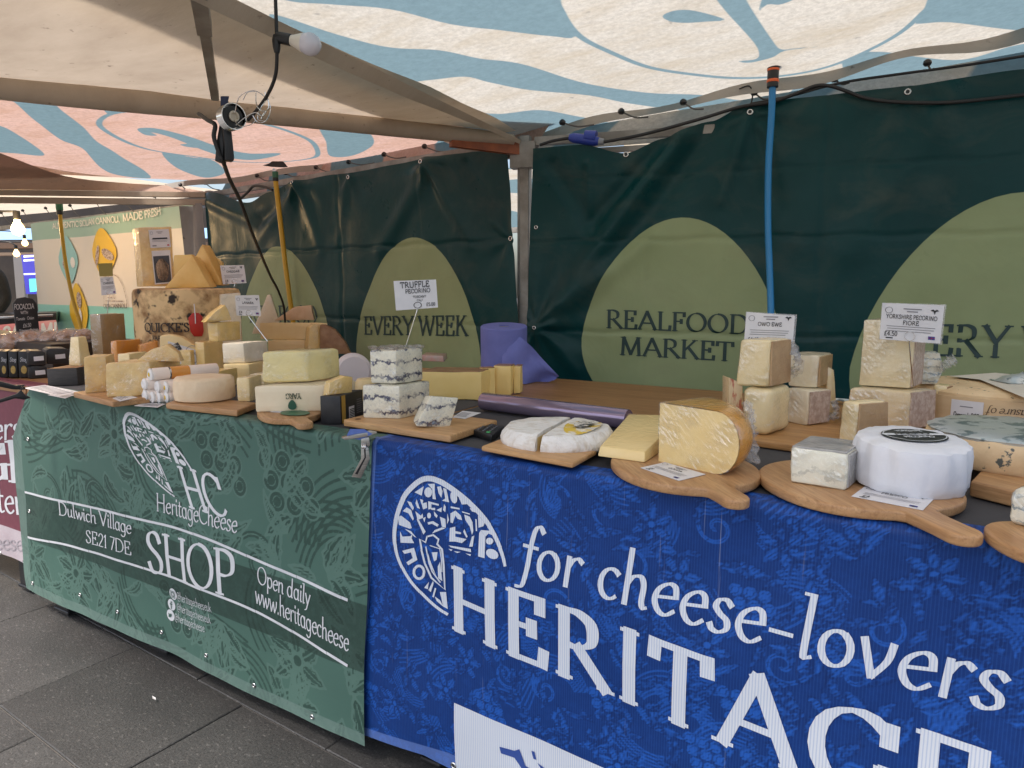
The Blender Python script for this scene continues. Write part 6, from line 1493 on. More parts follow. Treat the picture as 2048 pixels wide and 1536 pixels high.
f_ = lambda x, y, k: leanw(V((pc.x, pc.y, ZB + ph * 1.02)) + cl_ * (x * pr_) + cd_ * (y * pr_) + V((0, 0, k + .0012)))
LBK = mat('black label', (.02, .022, .018), .45)
put_poly([[(.60 * math.cos(t) + .04, .46 * math.sin(t) + .02) for t in [i * .2244 for i in range(28)]]], f_, LBK, pw, 'label')
put_poly(ribbon([(.565 * math.cos(t) + .04, .425 * math.sin(t) + .02) for t in [i * .2244 for i in range(28)]], .02, True), f_, PRINTW, pw, 'label_ring', .002)
put_poly([[(-.52, .0), (.6, -.02), (.64, .04), (.6, .10), (-.52, .13), (-.56, .07)]], f_, PRINTW, pw, 'label_ribbon', .0025)
put_text('FRESCO', f_, LBK, pw, (-.32, .015), w=.66, h=.085, thick=.22, mono=True, lift=.0032)
put_text('PECORINO', f_, PRINTW, pw, (-.24, -.19), w=.56, h=.10, thick=.2, mono=True, lift=.003)
put_text('YORKSHIRE', f_, PRINTW, pw, (-.2, .22), w=.5, h=.09, thick=.2, mono=True, lift=.003)
# gorgonzola drum with wooden band
gR = .215; gc = onz(2066, 880, ZT + .002) + unplan(.02, gR * .8, 0); gtop = zat(gc, 768) - ZT
gl_ = lathe('cheese_drum', V((gc.x, gc.y, ZT + .001)), [(0, 0), (gR - .012, 0), (gR - .008, .01), (gR - .008, gtop - .035), (gR - .008, gtop - .012), (gR - .02, gtop - .003), (0, gtop)], GORR, None, 64, amp=.003, fr=20)
tag(gl_, 'large gorgonzola drum in a thin wooden band at the right edge', 'cheese')
tube_v = lathe('wooden_band', V((gc.x, gc.y, ZT + .004)), [(gR - .006, 0), (gR, .0), (gR + .0005, gtop * .5), (gR, gtop - .022), (gR - .006, gtop - .022)], KRAFT, gl_, 64)
a0g = math.atan2(-gc.y, -gc.x)
def on_g(x, y, k): a = a0g + x / gR; r = gR + .002 + k; return V((gc.x + r * math.cos(a), gc.y + r * math.sin(a), ZT + y))
def g_px(px):       # arc position round the band for a photo column
    best = min((abs(proj(on_g(t * .002, gtop * .5, 0))[0] - px), t * .002) for t in range(-160, 100)); return best[1]
ga_, gb_ = g_px(1903), g_px(1966); lab_q = []
vs = []; fs = []
for i in range(9):
    x = ga_ + (gb_ - ga_) * i / 8; vs += [on_g(x, gtop * .22, .003), on_g(x, gtop * .80, .003)]
    if i: fs.append((2 * i - 2, 2 * i, 2 * i + 1, 2 * i - 1))
gl2 = mk('label', vs, fs, PAPER, gl_, True)
put_text('Gorgonzola DOP', lambda x, y, k: on_g(x, y, k + .004), INK, gl2, (ga_ + (gb_ - ga_) * .12, gtop * .44), w=(gb_ - ga_) * .78, h=.012, thick=.2, mono=True)
put_text('dolce', lambda x, y, k: on_g(x, y, k + .004), INK, gl2, (ga_ + (gb_ - ga_) * .38, gtop * .34), w=(gb_ - ga_) * .24, h=.009, thick=.2, mono=True)
put_poly([[(ga_ + (gb_ - ga_) * .3, gtop * .66), (ga_ + (gb_ - ga_) * .7, gtop * .66), (ga_ + (gb_ - ga_) * .7, gtop * .68), (ga_ + (gb_ - ga_) * .3, gtop * .68)]], lambda x, y, k: on_g(x, y, k + .004), INKG, gl2, 'print')
SC = mat('brown script', (.09, .05, .03), .6)
put_text('the pleasure of', lambda x, y, k: on_g(x, y, k), SC, gl_, (gb_ + .158, gtop * .70), w=.15, h=.021, ex=(-1, 0), ey=(0, -1), thick=.10, thin=.04, serif=0, slant=.2)
put_text('the love of', lambda x, y, k: on_g(x, y, k), SC, gl_, (gb_ + .118, gtop * .48), w=.11, h=.021, ex=(-1, 0), ey=(0, -1), thick=.10, thin=.04, serif=0, slant=.2)
# paper and foil on the drum
pz = ZT + gtop + .004; pq = [onz(*p, pz) for p in ((1898, 752), (1960, 762), (2060, 800), (2140, 790), (2060, 752), (1990, 748))]
tag(mk('greaseproof_sheet', [q + V((0, 0, .004 * (i % 2))) for i, q in enumerate(pq)], [tuple(range(6))], mat('greaseproof paper', (.74, .68, .58), .6, (.68, .62, .52), 6), None), 'sheet of greaseproof paper lying on the gorgonzola drum', 'paper')
fp_ = ftop(2036, 770, plan(gc)[1] - .02); vs = []; fs = []
for i in range(13):
    for k in range(7):
        u, v = i / 12, k / 6; vs.append(V((fp_.x, fp_.y, pz + .006)) + unplan((u - .5) * .11, (v - .5) * .08, .022 * math.sin(u * math.pi) * math.sin(v * math.pi) + .012 * noise.noise(V((u * 6, v * 6, 2)))))
    if i:
        for k in range(6): fs.append(((i - 1) * 7 + k, (i - 1) * 7 + k + 1, i * 7 + k + 1, i * 7 + k))
tag(mk('foil_wrapper', vs, fs, FOIL, None, True), 'crumpled grey-green foil lying on the gorgonzola drum', 'foil')
# half wheel in front of the drum
ZH = ZT + .0345; hc = onz(2075, 945, ZH) + unplan(.02, .0, 0)
hr = .155; hc = hc + unplan(0, .10, 0); hh_ = .062
hg = lathe('cheese_wheel_piece', V((hc.x, hc.y, ZH)), [(0, 0), (hr - .006, 0), (hr, .008), (hr + .002, hh_ * .5), (hr, hh_ - .01), (hr - .008, hh_), (0, hh_)], GORR, None, 48, amp=.004, fr=26); tag(hg, 'blue-flecked gorgonzola piece topped with printed foil at the right edge', 'cheese')
lathe('foil_top', V((hc.x, hc.y, ZH + hh_ - .002)), [(hr * .97, -.004), (hr * .99, .002), (hr * .9, .007), (hr * .5, .009), (0, .008)], FOIL, hg, 40, amp=.006, fr=40)
# white gorgonzola at the bottom right corner
wg = block('cheese_block', 'white blue-veined cheese on the round board in the bottom right corner', 2009, (2080, 1062, 985), 2200, GORG, z0=ZB, yaw=8, ang=90, bev=.012, taper=.1, seg=3)

# ================================================================== CLAMPS, LAMPS, CABLES, HOSES
def spring_clamp(label, jaw, d, pts_top, pts_leg, m, spring):
    root = empty('spring_clamp', ftop(*jaw, d)); tag(root, label, 'clamp', 'clamps holding the banners'); return root
# steel clamp where green and blue banners meet
dk = plan(V((*green.loc(720, 905)[:1], 1.285, .85)))[1] - .035
ck = spring_clamp('steel spring clamp gripping the banners where green meets blue', (720, 875), dk, None, None, ALU, None)
slab('upper_jaw', None, [(683, 876), (690, 880), (718, 876), (740, 872), (754, 866), (740, 864), (715, 868)], ALU, d=dk, depth=.022, parent=ck, bev=.001)
slab('cheek', None, [(722, 878), (738, 874), (740, 890), (731, 902), (722, 890)], ALU, d=dk + .002, depth=.02, parent=ck, bev=.001)
slab('handle', None, [(703, 954), (722, 957), (740, 918), (737, 895), (722, 895), (722, 918)], ALU, d=dk - .014, depth=.004, parent=ck, bev=.0015, dz=.0)
slab('handle_groove', None, [(710, 948), (715, 949), (732, 915), (731, 898), (728, 898), (729, 915)], DARKM, d=dk - .0155, depth=.0015, parent=ck, bev=0)
for k in range(3): p = ftop(724 + 3.2 * k, 893, dk - .017); tube('spring_coil', [p + V((0, 0, .006 * math.cos(w))) + unplan(.001 * w / 6.28, .006 * math.sin(w), 0) for w in [i * .52 for i in range(13)]], .0011, CHROME, ck, 5)
# folded corner of the blue banner under the clamp
fcn = [ftop(*p, dk + .004) for p in ((692, 874), (720, 880), (745, 868), (728, 858), (700, 858))]
mk('folded_corner', fcn, [(0, 1, 2, 3, 4)], mat('light blue hem', (.10, .17, .46), .5, (.07, .12, .36), 20), blue.ob)
# black clamp at far left
dl = plan(onz(30, 790, ZT))[1] - .04
kb = spring_clamp('black plastic spring clamp at the maroon banner, far left', (40, 790), dl, None, None, BLACK, None)
slab('upper_handle', None, [(-30, 768), (-30, 758), (5, 764), (30, 771), (50, 770), (46, 780), (25, 779)], BLACK, d=dl, depth=.02, parent=kb, bev=.003)
slab('lower_handle', None, [(-30, 815), (-30, 808), (10, 796), (34, 788), (42, 780), (50, 790), (62, 796), (48, 800), (30, 797)], BLACK, d=dl, depth=.02, parent=kb, bev=.003)
lathe('pivot', ftop(43, 777, dl - .004), [(0, 0), (.006, 0), (.006, .012), (0, .013)], DARKM, kb, 12, tilt=unplan(0, 1, 0).to_track_quat('Z', 'Y').to_matrix())
# festoon cable with bulb
CABLE = mat('black rubber cable', (.016, .015, .015), .55)
df_ = 1.75
fc = tube('festoon_cable', catmull([ftop(549, -60, df_), ftop(551, 0, df_), ftop(553, 60, df_), ftop(554, 100, df_), ftop(551, 150, df_ + .02), ftop(535, 190, df_ + .06), ftop(512, 222, df_ + .1), ftop(496, 240, df_ + .12)], 6), .0042, CABLE, None, 8)
tag(fc, 'black festoon cable hanging down from the canopy with one white bulb', 'cable')
bd = df_ - .002; px_ = ftop(553, 76, bd); ex = (ftop(640, 92, bd - .01) - ftop(553, 73, bd)).normalized(); tq_ = ex.to_track_quat('Z', 'Y').to_matrix()
lathe('cable_joint', ftop(553, 88, bd), [(0, -.02), (.006, -.02), (.009, -.008), (.010, .008), (.007, .02), (0, .02)], BLACK, fc, 12)
lathe('lamp_socket', ftop(553, 74, bd), [(0, 0), (.011, 0), (.013, .006), (.0135, .034), (.011, .036), (0, .036)], BLACK, fc, 18, tilt=tq_)
lathe('bulb_base', ftop(553, 74, bd) + ex * .036, [(0, 0), (.0115, 0), (.013, .006), (.020, .024), (.0215, .030), (0, .030)], mat('cream bulb base', (.72, .66, .56), .4), fc, 22, tilt=tq_)
lathe('bulb', ftop(553, 74, bd) + ex * .066, [(0, -.001), (.0215, 0), (.0255, .012), (.0255, .022), (.020, .034), (.010, .041), (0, .043)], mat('opal bulb glass', (.66, .63, .68), .15, spec=.6), fc, 24, tilt=tq_)
# clip lamp with wire cage
dl_ = df_ + .12
cl = empty('clip_lamp', ftop(466, 235, dl_)); tag(cl, 'black clip lamp with steel reflector and broken wire cage under the roof rail', 'lamp')
fd = (ftop(497, 224, dl_ - .06) - ftop(462, 236, dl_)).normalized(); ft_ = fd.to_track_quat('Z', 'Y').to_matrix(); c0 = ftop(458, 236, dl_)
RIB = [(0, 0), (.024, 0), (.030, .003)] + [(.0325 if i % 2 else .0305, .004 + .0035 * i) for i in range(9)] + [(.033, .037), (.031, .037), (.029, .012), (0, .012)]
lathe('reflector', c0 - fd * .01, RIB, CHROME, cl, 28, tilt=ft_, sharp=30)
lathe('lamp_holder', c0 + fd * .0, [(0, 0), (.026, .004), (.0265, .022), (.0, .023)], BLACK, cl, 20, tilt=ft_)
lathe('contact_ring', c0 + fd * .0225, [(0, 0), (.012, 0), (.0135, .006), (.009, .007), (.008, .002), (0, .002)], mat('cream ceramic', (.55, .48, .38), .4), cl, 20, tilt=ft_)
def wire(pts, r=.0011): tube('cage_wire', catmull([ftop(x, y, dl_ + dd) for x, y, dd in pts], 6), r, CHROME, cl, 5)
wire([(470, 225, -.03), (478, 195, -.05), (500, 182, -.06), (520, 186, -.05), (538, 205, -.04), (540, 225, -.04), (530, 243, -.05), (515, 244, -.05), (505, 230, -.05)])
wire([(472, 250, -.03), (490, 235, -.05), (510, 225, -.06), (525, 232, -.06), (533, 222, -.05)])
wire([(530, 184, -.05), (531, 200, -.05), (522, 215, -.05), (516, 230, -.06), (517, 240, -.06), (530, 242, -.05)])
wire([(512, 184, -.05), (513, 210, -.06), (525, 222, -.06), (541, 217, -.06)]); wire([(486, 200, -.05), (495, 185, -.06), (510, 183, -.06)])
wire([(468, 240, -.03), (480, 252, -.04), (500, 250, -.05), (512, 240, -.05)]); wire([(536, 196, -.05), (537, 215, -.05), (528, 226, -.05), (522, 238, -.05)])
slab('clamp_jaw', None, [(429, 322), (445, 325), (447, 285), (449, 245), (440, 238), (433, 280)], BLACK, d=dl_ + .01, depth=.03, parent=cl, bev=.003, yaw=20)
slab('clamp_jaw', None, [(451, 320), (468, 322), (469, 314), (463, 258), (452, 246), (446, 255), (449, 290)], BLACK, d=dl_, depth=.03, parent=cl, bev=.003, yaw=-10)
lathe('clamp_hinge', ftop(446, 240, dl_ + .012), [(0, -.018), (.009, -.016), (.009, .016), (0, .018)], DARKM, cl, 12)
slab('hook', None, [(441, 213), (455, 213), (458, 192), (441, 192)], mat('navy plastic', (.02, .025, .07), .5), d=dl_ + .02, depth=.01, parent=cl, bev=.001)
lc_ = tube('lamp_cable', catmull([ftop(398, 228, dl_ + .1), ftop(415, 240, dl_ + .03), ftop(430, 250, dl_), ftop(428, 275, dl_), ftop(440, 310, dl_ + .01), ftop(447, 325, dl_ + .03), ftop(460, 360, dl_ + .2), ftop(482, 405, dl_ + .4), ftop(508, 475, dl_ + .7), ftop(540, 550, 3.3), ftop(558, 585, 3.6), ftop(569, 625, 3.72), ftop(572, 720, 3.74)], 6), .0058, CABLE, None, 8)
tag(lc_, 'black cable sagging from the clip lamp down behind the cheese heap', 'cable')
# hoses hung from the canopy
def hose(label, pts, m, r, conn, d0):
    P = catmull(pts, 6); o = tube('hose', P, r, m, None, 10); tag(o, label, 'hose', 'hoses hanging from the canopies')
    t = P[0]
    for (z, h, rr, mm, nm) in conn: lathe(nm, t + V((0, 0, z)), [(0, 0), (rr, 0), (rr * 1.04, h * .2), (rr * 1.04, h * .8), (rr, h), (0, h)], mm, o, 16)
    return o
YH = mat('yellow hose', (.56, .33, .02), .4); BH = mat('blue hose', (.016, .20, .46), .35); ORG = mat('orange plastic', (.75, .13, .03), .4); GRN = mat('green plastic', (.03, .14, .07), .45)
db = plan(onp(1545, 300, OR, V((U1.y, -U1.x, 0))))[1] - .11
hose('bright blue hose hanging from the near canopy behind the ewe cheese', [ftop(1545, 174, db), ftop(1543, 230, db), ftop(1537, 330, db), ftop(1536, 450, db - .01), ftop(1540, 560, db - .03), ftop(1542, 640, db - .05), ftop(1543, 780, db - .06)], BH, .0125,
     [(-.002, .018, .020, BLACK, 'collar'), (.016, .010, .021, ORG, 'orange_ring'), (.026, .030, .020, BLACK, 'collar'), (.056, .008, .021, ORG, 'orange_ring'), (.064, .03, .022, BLACK, 'connector')], db)
dy = plan(onp(575, 500, OL, nL))[1] - .10
hose('yellow hose hanging from the pink canopy down to the heap', [ftop(551, 361, dy), ftop(558, 420, dy), ftop(565, 480, dy), ftop(572, 540, dy), ftop(580, 600, dy), ftop(588, 660, dy), ftop(590, 720, dy)], YH, .0145,
     [(-.004, .02, .016, BLACK, 'collar'), (.016, .034, .017, GRN, 'connector'), (.05, .016, .015, CHROME, 'screw_ring')], dy)
hk = [ftop(*p, dy) for p in ((525, 331), (545, 334), (568, 335), (576, 334), (566, 322), (545, 321), (540, 326))]
tag(mk('cloth_patch', hk, [tuple(range(7))], CABLE), 'black cloth patch in the pink canopy above the yellow hose', 'patch')
d3 = 5.1
hose('thin yellow hose hanging in front of the cannoli banner', [ftop(120, 428, d3), ftop(123, 460, d3), ftop(132, 530, d3), ftop(146, 600, d3), ftop(160, 645, d3), ftop(168, 690, d3)], YH, .0125, [(-.004, .03, .02, BLACK, 'collar'), (.026, .05, .022, GRN, 'connector')], d3)
# cables and plug on the rail
pl = empty('blue_plug', onp(1175, 277, CX - V((0, .04, 0)), V((U1.y, -U1.x, 0)))); tag(pl, 'blue power coupling tied under the back rail right of the post', 'plug')
def onr(px, py, k=.05): n = V((U1.y, -U1.x, 0)); return onp(px, py, CX + n * k, n)
BLP = mat('blue plastic', (.02, .045, .30), .35)
tube('plug_body', [onr(1139, 275), onr(1148, 276), onr(1190, 282), onr(1198, 283)], [.014, .021, .021, .016], BLP, pl, 16)
tube('plug_collar', [onr(1170, 272, .052), onr(1192, 274, .052)], [.024, .026], BLP, pl, 16); tube('plug_gland', [onr(1197, 283), onr(1208, 284)], [.016, .013], mat('grey plastic', (.25, .26, .28), .5), pl, 14)
pc1 = tube('power_cable', catmull([onr(1080, 290), onr(1105, 282), onr(1139, 276)], 6), .0065, CABLE, None, 8); tag(pc1, 'short black cable from the tent corner into the blue coupling', 'cable')
pc2 = tube('power_cable', catmull([onr(p, q, .06) for p, q in ((1208, 284), (1290, 268), (1400, 238), (1480, 214), (1540, 205), (1590, 188), (1630, 172), (1660, 172), (1695, 183), (1730, 196), (1790, 204), (1900, 205), (2048, 190), (2120, 182))], 6), .0068, CABLE, None, 8); tag(pc2, 'long black cable draped along the back rail above the right banner', 'cable')
pc3 = tube('power_cable', catmull([onr(p, q, .055) for p, q in ((1500, 208), (1580, 192), (1680, 166), (1800, 148), (1920, 132), (2048, 112))], 6), .005, CABLE, None, 8); tag(pc3, 'thin black cable running beside the top edge of the right banner', 'cable')
tube('cable_tie', catmull([onr(1478, 178, .06), onr(1498, 172, .06), onr(1505, 188, .06), onr(1503, 205, .06)], 5), .0028, CABLE, pc2, 5)
n2_ = nr2
def onl(px, py, k=.05): return onp(px, py, CX + n2_ * (k if n2_.dot(EYE - CX) > 0 else -k), n2_)
pc4 = tube('power_cable', catmull([onl(478, 400), onl(495, 385), onl(508, 372), onl(530, 374), onl(545, 380)], 6), .008, CABLE, None, 8); tag(pc4, 'black cable loop above the left end of the every week banner', 'cable')

# ================================================================== NEXT STALL AT THE LEFT
# cannoli banner
cA = V((-7.75, 3.62, 0)); cU = (V((-4.78, 3.40, 0)) - cA).normalized(); cn = V((cU.y, -cU.x, 0)); cLen = (V((-4.78, 3.40, 0)) - cA).length
def cmat():
    m, nt, p, o = newmat('cannoli banner'); L = nt.links.new; co = coords(nt)
    c = mix(nt, ramp(nt, attr(nt, 'strip'), .002, -.002), (.70, .63, .55), (.30, .45, .36)); c = mix(nt, ramp(nt, attr(nt, 'foot'), .002, -.002), c, (.26, .58, .50))
    L(c, p.inputs['Base Color']); p.inputs['Roughness'].default_value = .4; L(bump(nt, noi(nt, co, 4, 3), .3, .01), p.inputs['Normal']); return m
us = np.linspace(0, cLen, 70); vs_ = np.linspace(.70, 1.90, 40); GU, GV = np.meshgrid(us, vs_)
cz = lambda px, py: onp(px, py, cA + V((0, 0, 1)), cn).z
def cP_(x, z, k=0): return cA + cU * x + V((0, 0, z)) - cn * (-1 if cn.dot(EYE - cA) > 0 else 1) * (k + .012 * math.sin(x * 5) + .006 * math.sin(x * 11 + z * 3))
zs_t = cz(90, 470) ; zs_m = cz(200, 612)
cb = grid('cannoli_banner', lambda u, v: cP_(u, v), us, vs_, cmat(), None, {'strip': -(GV - 1.735), 'foot': GV - (ZT + .20)}, back=False); tag(cb, 'mint and cream banner of the next stall with cannoli pictures', 'banner')
cloc = lambda px, py: (lambda p: ((p - cA).dot(cU), p.z))(onp(px, py, cA + V((0, 0, 1)), cn))
def ctext(t, p0, p1, pt, m, **kw):
    (x0, z0), (x1, z1), (_, z2) = cloc(*p0), cloc(*p1), cloc(*pt); return put_text(t, cP_, m, cb, (x0, z0), w=x1 - x0, h=z2 - z0, ex=(1, (z1 - z0) / (x1 - x0)), lift=.012, **kw)
CRM = mat('cream print', (.78, .72, .62), .5)
ctext('AUTHENTIC SICILIAN CANNOLI,', (108, 458), (244, 444), (108, 447), CRM, thick=.16, mono=True)
ctext('MADE FRESH', (250, 443), (326, 429), (250, 429), CRM, thick=.16, mono=True)
def drop(px, py, w, h, m, k): x, z = cloc(px, py); put_poly([[(x + w * math.sin(t) * (1 + .35 * math.cos(t) if math.cos(t) < 0 else 1 - .45 * math.cos(t)), z + h * math.cos(t)) for t in [i * .2856 for i in range(22)]]], cP_, m, cb, 'printed_drop', .010 + k)
DY = mat('yellow print', (.70, .44, .03), .5); DB = mat('pale blue print', (.28, .52, .52), .5); CB_ = mat('cannoli print', (.20, .12, .09), .5, (.55, .45, .38), 60, ct=(.45, .55)); WP = mat('white plate print', (.74, .70, .66), .5)
drop(211, 505, .235, .21, DY, 0); drop(137, 520, .20, .22, DB, 0); drop(158, 622, .20, .26, DY, .002)
def blob(px, py, w, h, m, k, a=0): x, z = cloc(px, py); put_poly([[(x + w * math.cos(t) * math.cos(a) - h * math.sin(t) * math.sin(a), z + w * math.cos(t) * math.sin(a) + h * math.sin(t) * math.cos(a)) for t in [i * .45 for i in range(14)]]], cP_, m, cb, 'printed_food', .013 + k)
blob(200, 512, .10, .035, CB_, 0, 1.1); blob(221, 509, .10, .042, CB_, .001, -.35); blob(147, 525, .045, .05, WP, 0); blob(130, 530, .03, .045, CB_, 0, .4); blob(160, 600, .05, .075, CB_, .003); blob(163, 632, .03, .07, WP, .004); 
x, z = cloc(234, 600); put_poly(ribbon(_arc(x, z - .08, .19, .30, 8, 172, 18), .006), cP_, CB_, cb, 'logo_arch', .011)
ctext('CASA CANNOLI', (212, 616), (257, 616), (212, 608), mat('brown print', (.12, .07, .05), .5), thick=.15, thin=.08)
x, z = cloc(233, 602); put_poly(ribbon([(x - .14, z), (x + .14, z)], .008) + ribbon([(x - .1, z + .03), (x - .02, z + .03), (x, z + .06), (x + .02, z + .02)], .008), cP_, CB_, cb, 'logo_mark', .011)
# third tent: roof edge, rails and string of bulbs beyond the far rail
t3t = empty('market_tent', (-7.5, 2.6, 0)); tag(t3t, 'third market tent at the far left with a cream lit roof', 'tent', 'market tents')
us = np.linspace(-10.2, -4.75, 30); vs_ = np.linspace(.4, 3.75, 20); GU, GV = np.meshgrid(us, vs_)
grid('canopy', lambda x, y: V((x, y, 2.02 + .012 * noise.noise(V((x, y, 0))))), us, vs_, fabric('cream canopy', (.80, .70, .56), (.72, .62, .48), .5), t3t)
bar('rail', (-4.8, 3.46, 1.90), (-10.2, 3.85, 1.90), .04, .04, STEEL, t3t); bar('end_rail', (-10.2, 3.85, 1.90), (-10.2, .4, 1.90), .04, .05, STEEL, t3t)
for k in range(7):
    p = V((-5.4 - k * .42, 3.45, 2.0)); toggle(t3t, p, p + V((.04, .06, -.1)))
post((-10.2, 3.85), t3t)
# glowing bulbs
GLOW = mat('lit bulb', (1, .8, .5), .3, emit=(1.0, .62, .22), es=3.2)
def lit_bulb(label, px, py, d, r, power):
    p = ftop(px, py, d); o = lathe('bulb_lamp', p - V((0, 0, r)), [(0, 0), (r * .7, r * .3), (r, r), (r * .8, r * 1.6), (r * .45, r * 2.2), (r * .4, r * 2.6), (0, r * 2.6)], GLOW, None, 18); tag(o, label, 'bulb', 'lit bulbs of the next stall')
    lathe('socket', p + V((0, 0, r * 1.55)), [(0, 0), (r * .5, 0), (r * .5, r * 1.3), (0, r * 1.3)], BLACK, o, 12)
    tube('wire', catmull([p + V((0, 0, r * 2.8)), p + unplan(-.1, 0, .14), p + unplan(-.45, .1, .16)], 5), .008, CABLE, o, 6)
    if power:
        L_ = bpy.data.lights.new('bulb_light', 'POINT'); L_.energy = power; L_.color = (1, .66, .32); L_.shadow_soft_size = r; lo = bpy.data.objects.new('bulb_light', L_); COL.objects.link(lo); place(lo, Matrix.Translation(p + unplan(0, -r * 1.6, 0)), o)
lit_bulb('large glowing warm bulb at the far left edge', 36, 459, 5.6, .05, 10)
lit_bulb('small glowing bulb below the large one at far left', 50, 487, 8.5, .035, 0)
lit_bulb('small glowing bulb beside the blue screens', 80, 507, 9.3, .035, 0)
lit_bulb('small glowing bulb above the pale pillar at far left', 33, 508, 8.2, .035, 0)
# chalkboard
ch = slab('chalkboard', 'black chalkboard sign for focaccia with arched top', [(36, 674), (80, 672), (74, 608), (66, 598), (50, 594), (34, 597), (26, 607)], mat('blackboard', (.025, .025, .027), .6, (.04, .04, .042), 12), d=3.75, depth=.02, yaw=-14, bev=.002, cat='sign')
fr = INFO[ch.name][0]; cn_ = (fr[1] - fr[0]).cross(fr[3] - fr[0]).normalized(); cn_ = cn_ if cn_.dot(EYE - fr[0]) > 0 else -cn_
def chm(px, py, k=.002): return onp(px, py, fr[0] + cn_ * k, cn_)
CHK = mat('chalk', (.62, .60, .58), .9)
def chalk(t, x0, y0, x1, y1, h):
    a, b = chm(x0, y0), chm(x1, y1); u = chm(x0, y0 - h) - a; e = b - a
    put_text(t, lambda x, y, k: a + e * x + u * y + cn_ * k, CHK, ch, (0, 0), w=1, h=1, thick=.15, mono=True, name='chalk_text')
chalk('FOCACCIA', 28, 619, 68, 617, 10); chalk('WITH', 41, 628, 56, 628, 6); chalk('Tomato & Onion', 32, 641, 68, 638, 6); chalk('\u00a36.50', 46, 655, 62, 653, 7); chalk('Stracchino', 38, 664, 76, 660, 5); chalk('Speck', 40, 671, 76, 669, 5)
# bread bags
BREAD = mat('brown bread', (.30, .14, .06), .7, (.5, .29, .14), 16, bp=.7, bs=30, wrap=.9)
dbk = plan(onz(60, 735, ZT))[1]
for k, (x, y, w, lab) in enumerate(((0, 690, 34, 'bag of sliced loaf at the far left edge'), (33, 684, 32, 'bag of dark crusty bread second from the left'), (68, 682, 34, 'bag of dark crusty bread behind the small trays'), (104, 679, 30, 'clear bag of pale rolls behind the black crate'), (138, 676, 30, 'clear bag of bread right of the pale rolls'), (170, 674, 26, 'clear bag of bread next to the tall brown block'))):
    p = ftop(x, y, dbk + .16 + .02 * k); r = w * dbk / FPX
    bm = bmesh.new(); bmesh.ops.create_icosphere(bm, subdivisions=4, radius=1)
    for v in bm.verts: q = v.co.copy(); s_ = 1 + .16 * noise.noise(q * 2.6 + V((k * 3, 0, 0))) + .06 * noise.noise(q * 9 + V((k, 2, 0))); v.co = V((p.x, p.y, p.z)) + unplan(q.x * r * .75 * s_, q.y * r * 1.1 * s_, q.z * r * .62 * s_)
    o = from_bm('bread_bag', bm, BREAD, None, True); tag(o, lab, 'bread', 'bagged loaves of the next stall')
    bm = bmesh.new(); bmesh.ops.create_icosphere(bm, subdivisions=4, radius=1)
    for v in bm.verts: q = v.co.copy(); s_ = 1.12 + .24 * noise.noise(q * 3.2 + V((k * 3, 5, 0))) + .10 * noise.noise(q * 11 + V((k, 2, 0))); v.co = V((p.x, p.y, p.z)) + unplan(q.x * r * .75 * s_, q.y * r * 1.1 * s_, q.z * r * .62 * s_)
    from_bm('plastic_bag', bm, FILM, o, True)
# stand that carries the bread
stp = ftop(80, 745, dbk + .3); tag(box('display_stand', (stp.x - 1.1, stp.y - .15, ZT + .001), (stp.x + .45, stp.y + .25, ZT + .115), mat('dark stained wood', (.035, .026, .02), .6), None, .003), 'dark wooden stand behind the truffle packets holding bagged bread', 'stand')
# black cartons
CART = mat('black carton', (.022, .021, .022), .4, (.03, .03, .03), 30)
dz_ = plan(onz(40, 757, ZT))[1]
for k, (x0, x1, nm) in enumerate(((-20, 0, 'first'), (0, 16, 'second'), (17, 36, 'third'), (37, 59, 'fourth'))):
    o = slab('carton', nm + ' upright black truffle packet from the left edge', [(x0 + 1, 755), (x1, 755), (x1 - 2, 703), (x0 - 1, 703)], CART, d=dz_, depth=.12, yaw=8, bev=.002, cat='carton', group='upright black packets')
    a, b, c, d_ = INFO[o.name][0]; nn = (b - a).cross(d_ - a).normalized(); nn = nn if nn.dot(EYE - a) > 0 else -nn
    f_ = lambda x, y, kk, a=a, b=b, d_=d_, nn=nn: a + (b - a) * x + (d_ - a) * y + nn * (kk + .001)
    put_poly([[(.5 + .28 * math.cos(t), .3 + .16 * math.sin(t)) for t in [i * .5 for i in range(13)]]], f_, mat('potato print', (.55, .40, .12), .5, (.35, .22, .05), 60), o, 'packet_picture')
    put_text('Stag', f_, PRINTW, o, (.15, .62), w=.7, h=.16, thick=.13, thin=.06, serif=0, slant=.2)
for k, (x0, x1, y0, y1, nm) in enumerate(((56, 96, 757, 732, 'lower black tray box beside the upright packets'), (54, 92, 731, 702, 'upper black tray box beside the upright packets'), (92, 140, 728, 697, 'black tray box behind the black crate'))):
    o = slab('carton', nm, [(x0 + 2, y0), (x1, y0), (x1 - 1, y1 + 3), (x1 - 8, y1), (x0 + 8, y1), (x0 + 1, y1 + 4)], CART, d=dz_ + (.0 if k < 2 else .12), depth=.12, yaw=-8, bev=.003, cat='carton')
    xm = (x0 + x1) / 2 + 5; ym = (y0 + y1) / 2
    INFO[o.name] = (INFO[o.name][0][:4], INFO[o.name][1], 0); fr4 = INFO[o.name][0]
    stick(o, [(xm - 10, ym + 6), (xm + 10, ym + 4), (xm + 9, ym - 5), (xm - 11, ym - 3)], PAPER, .002)
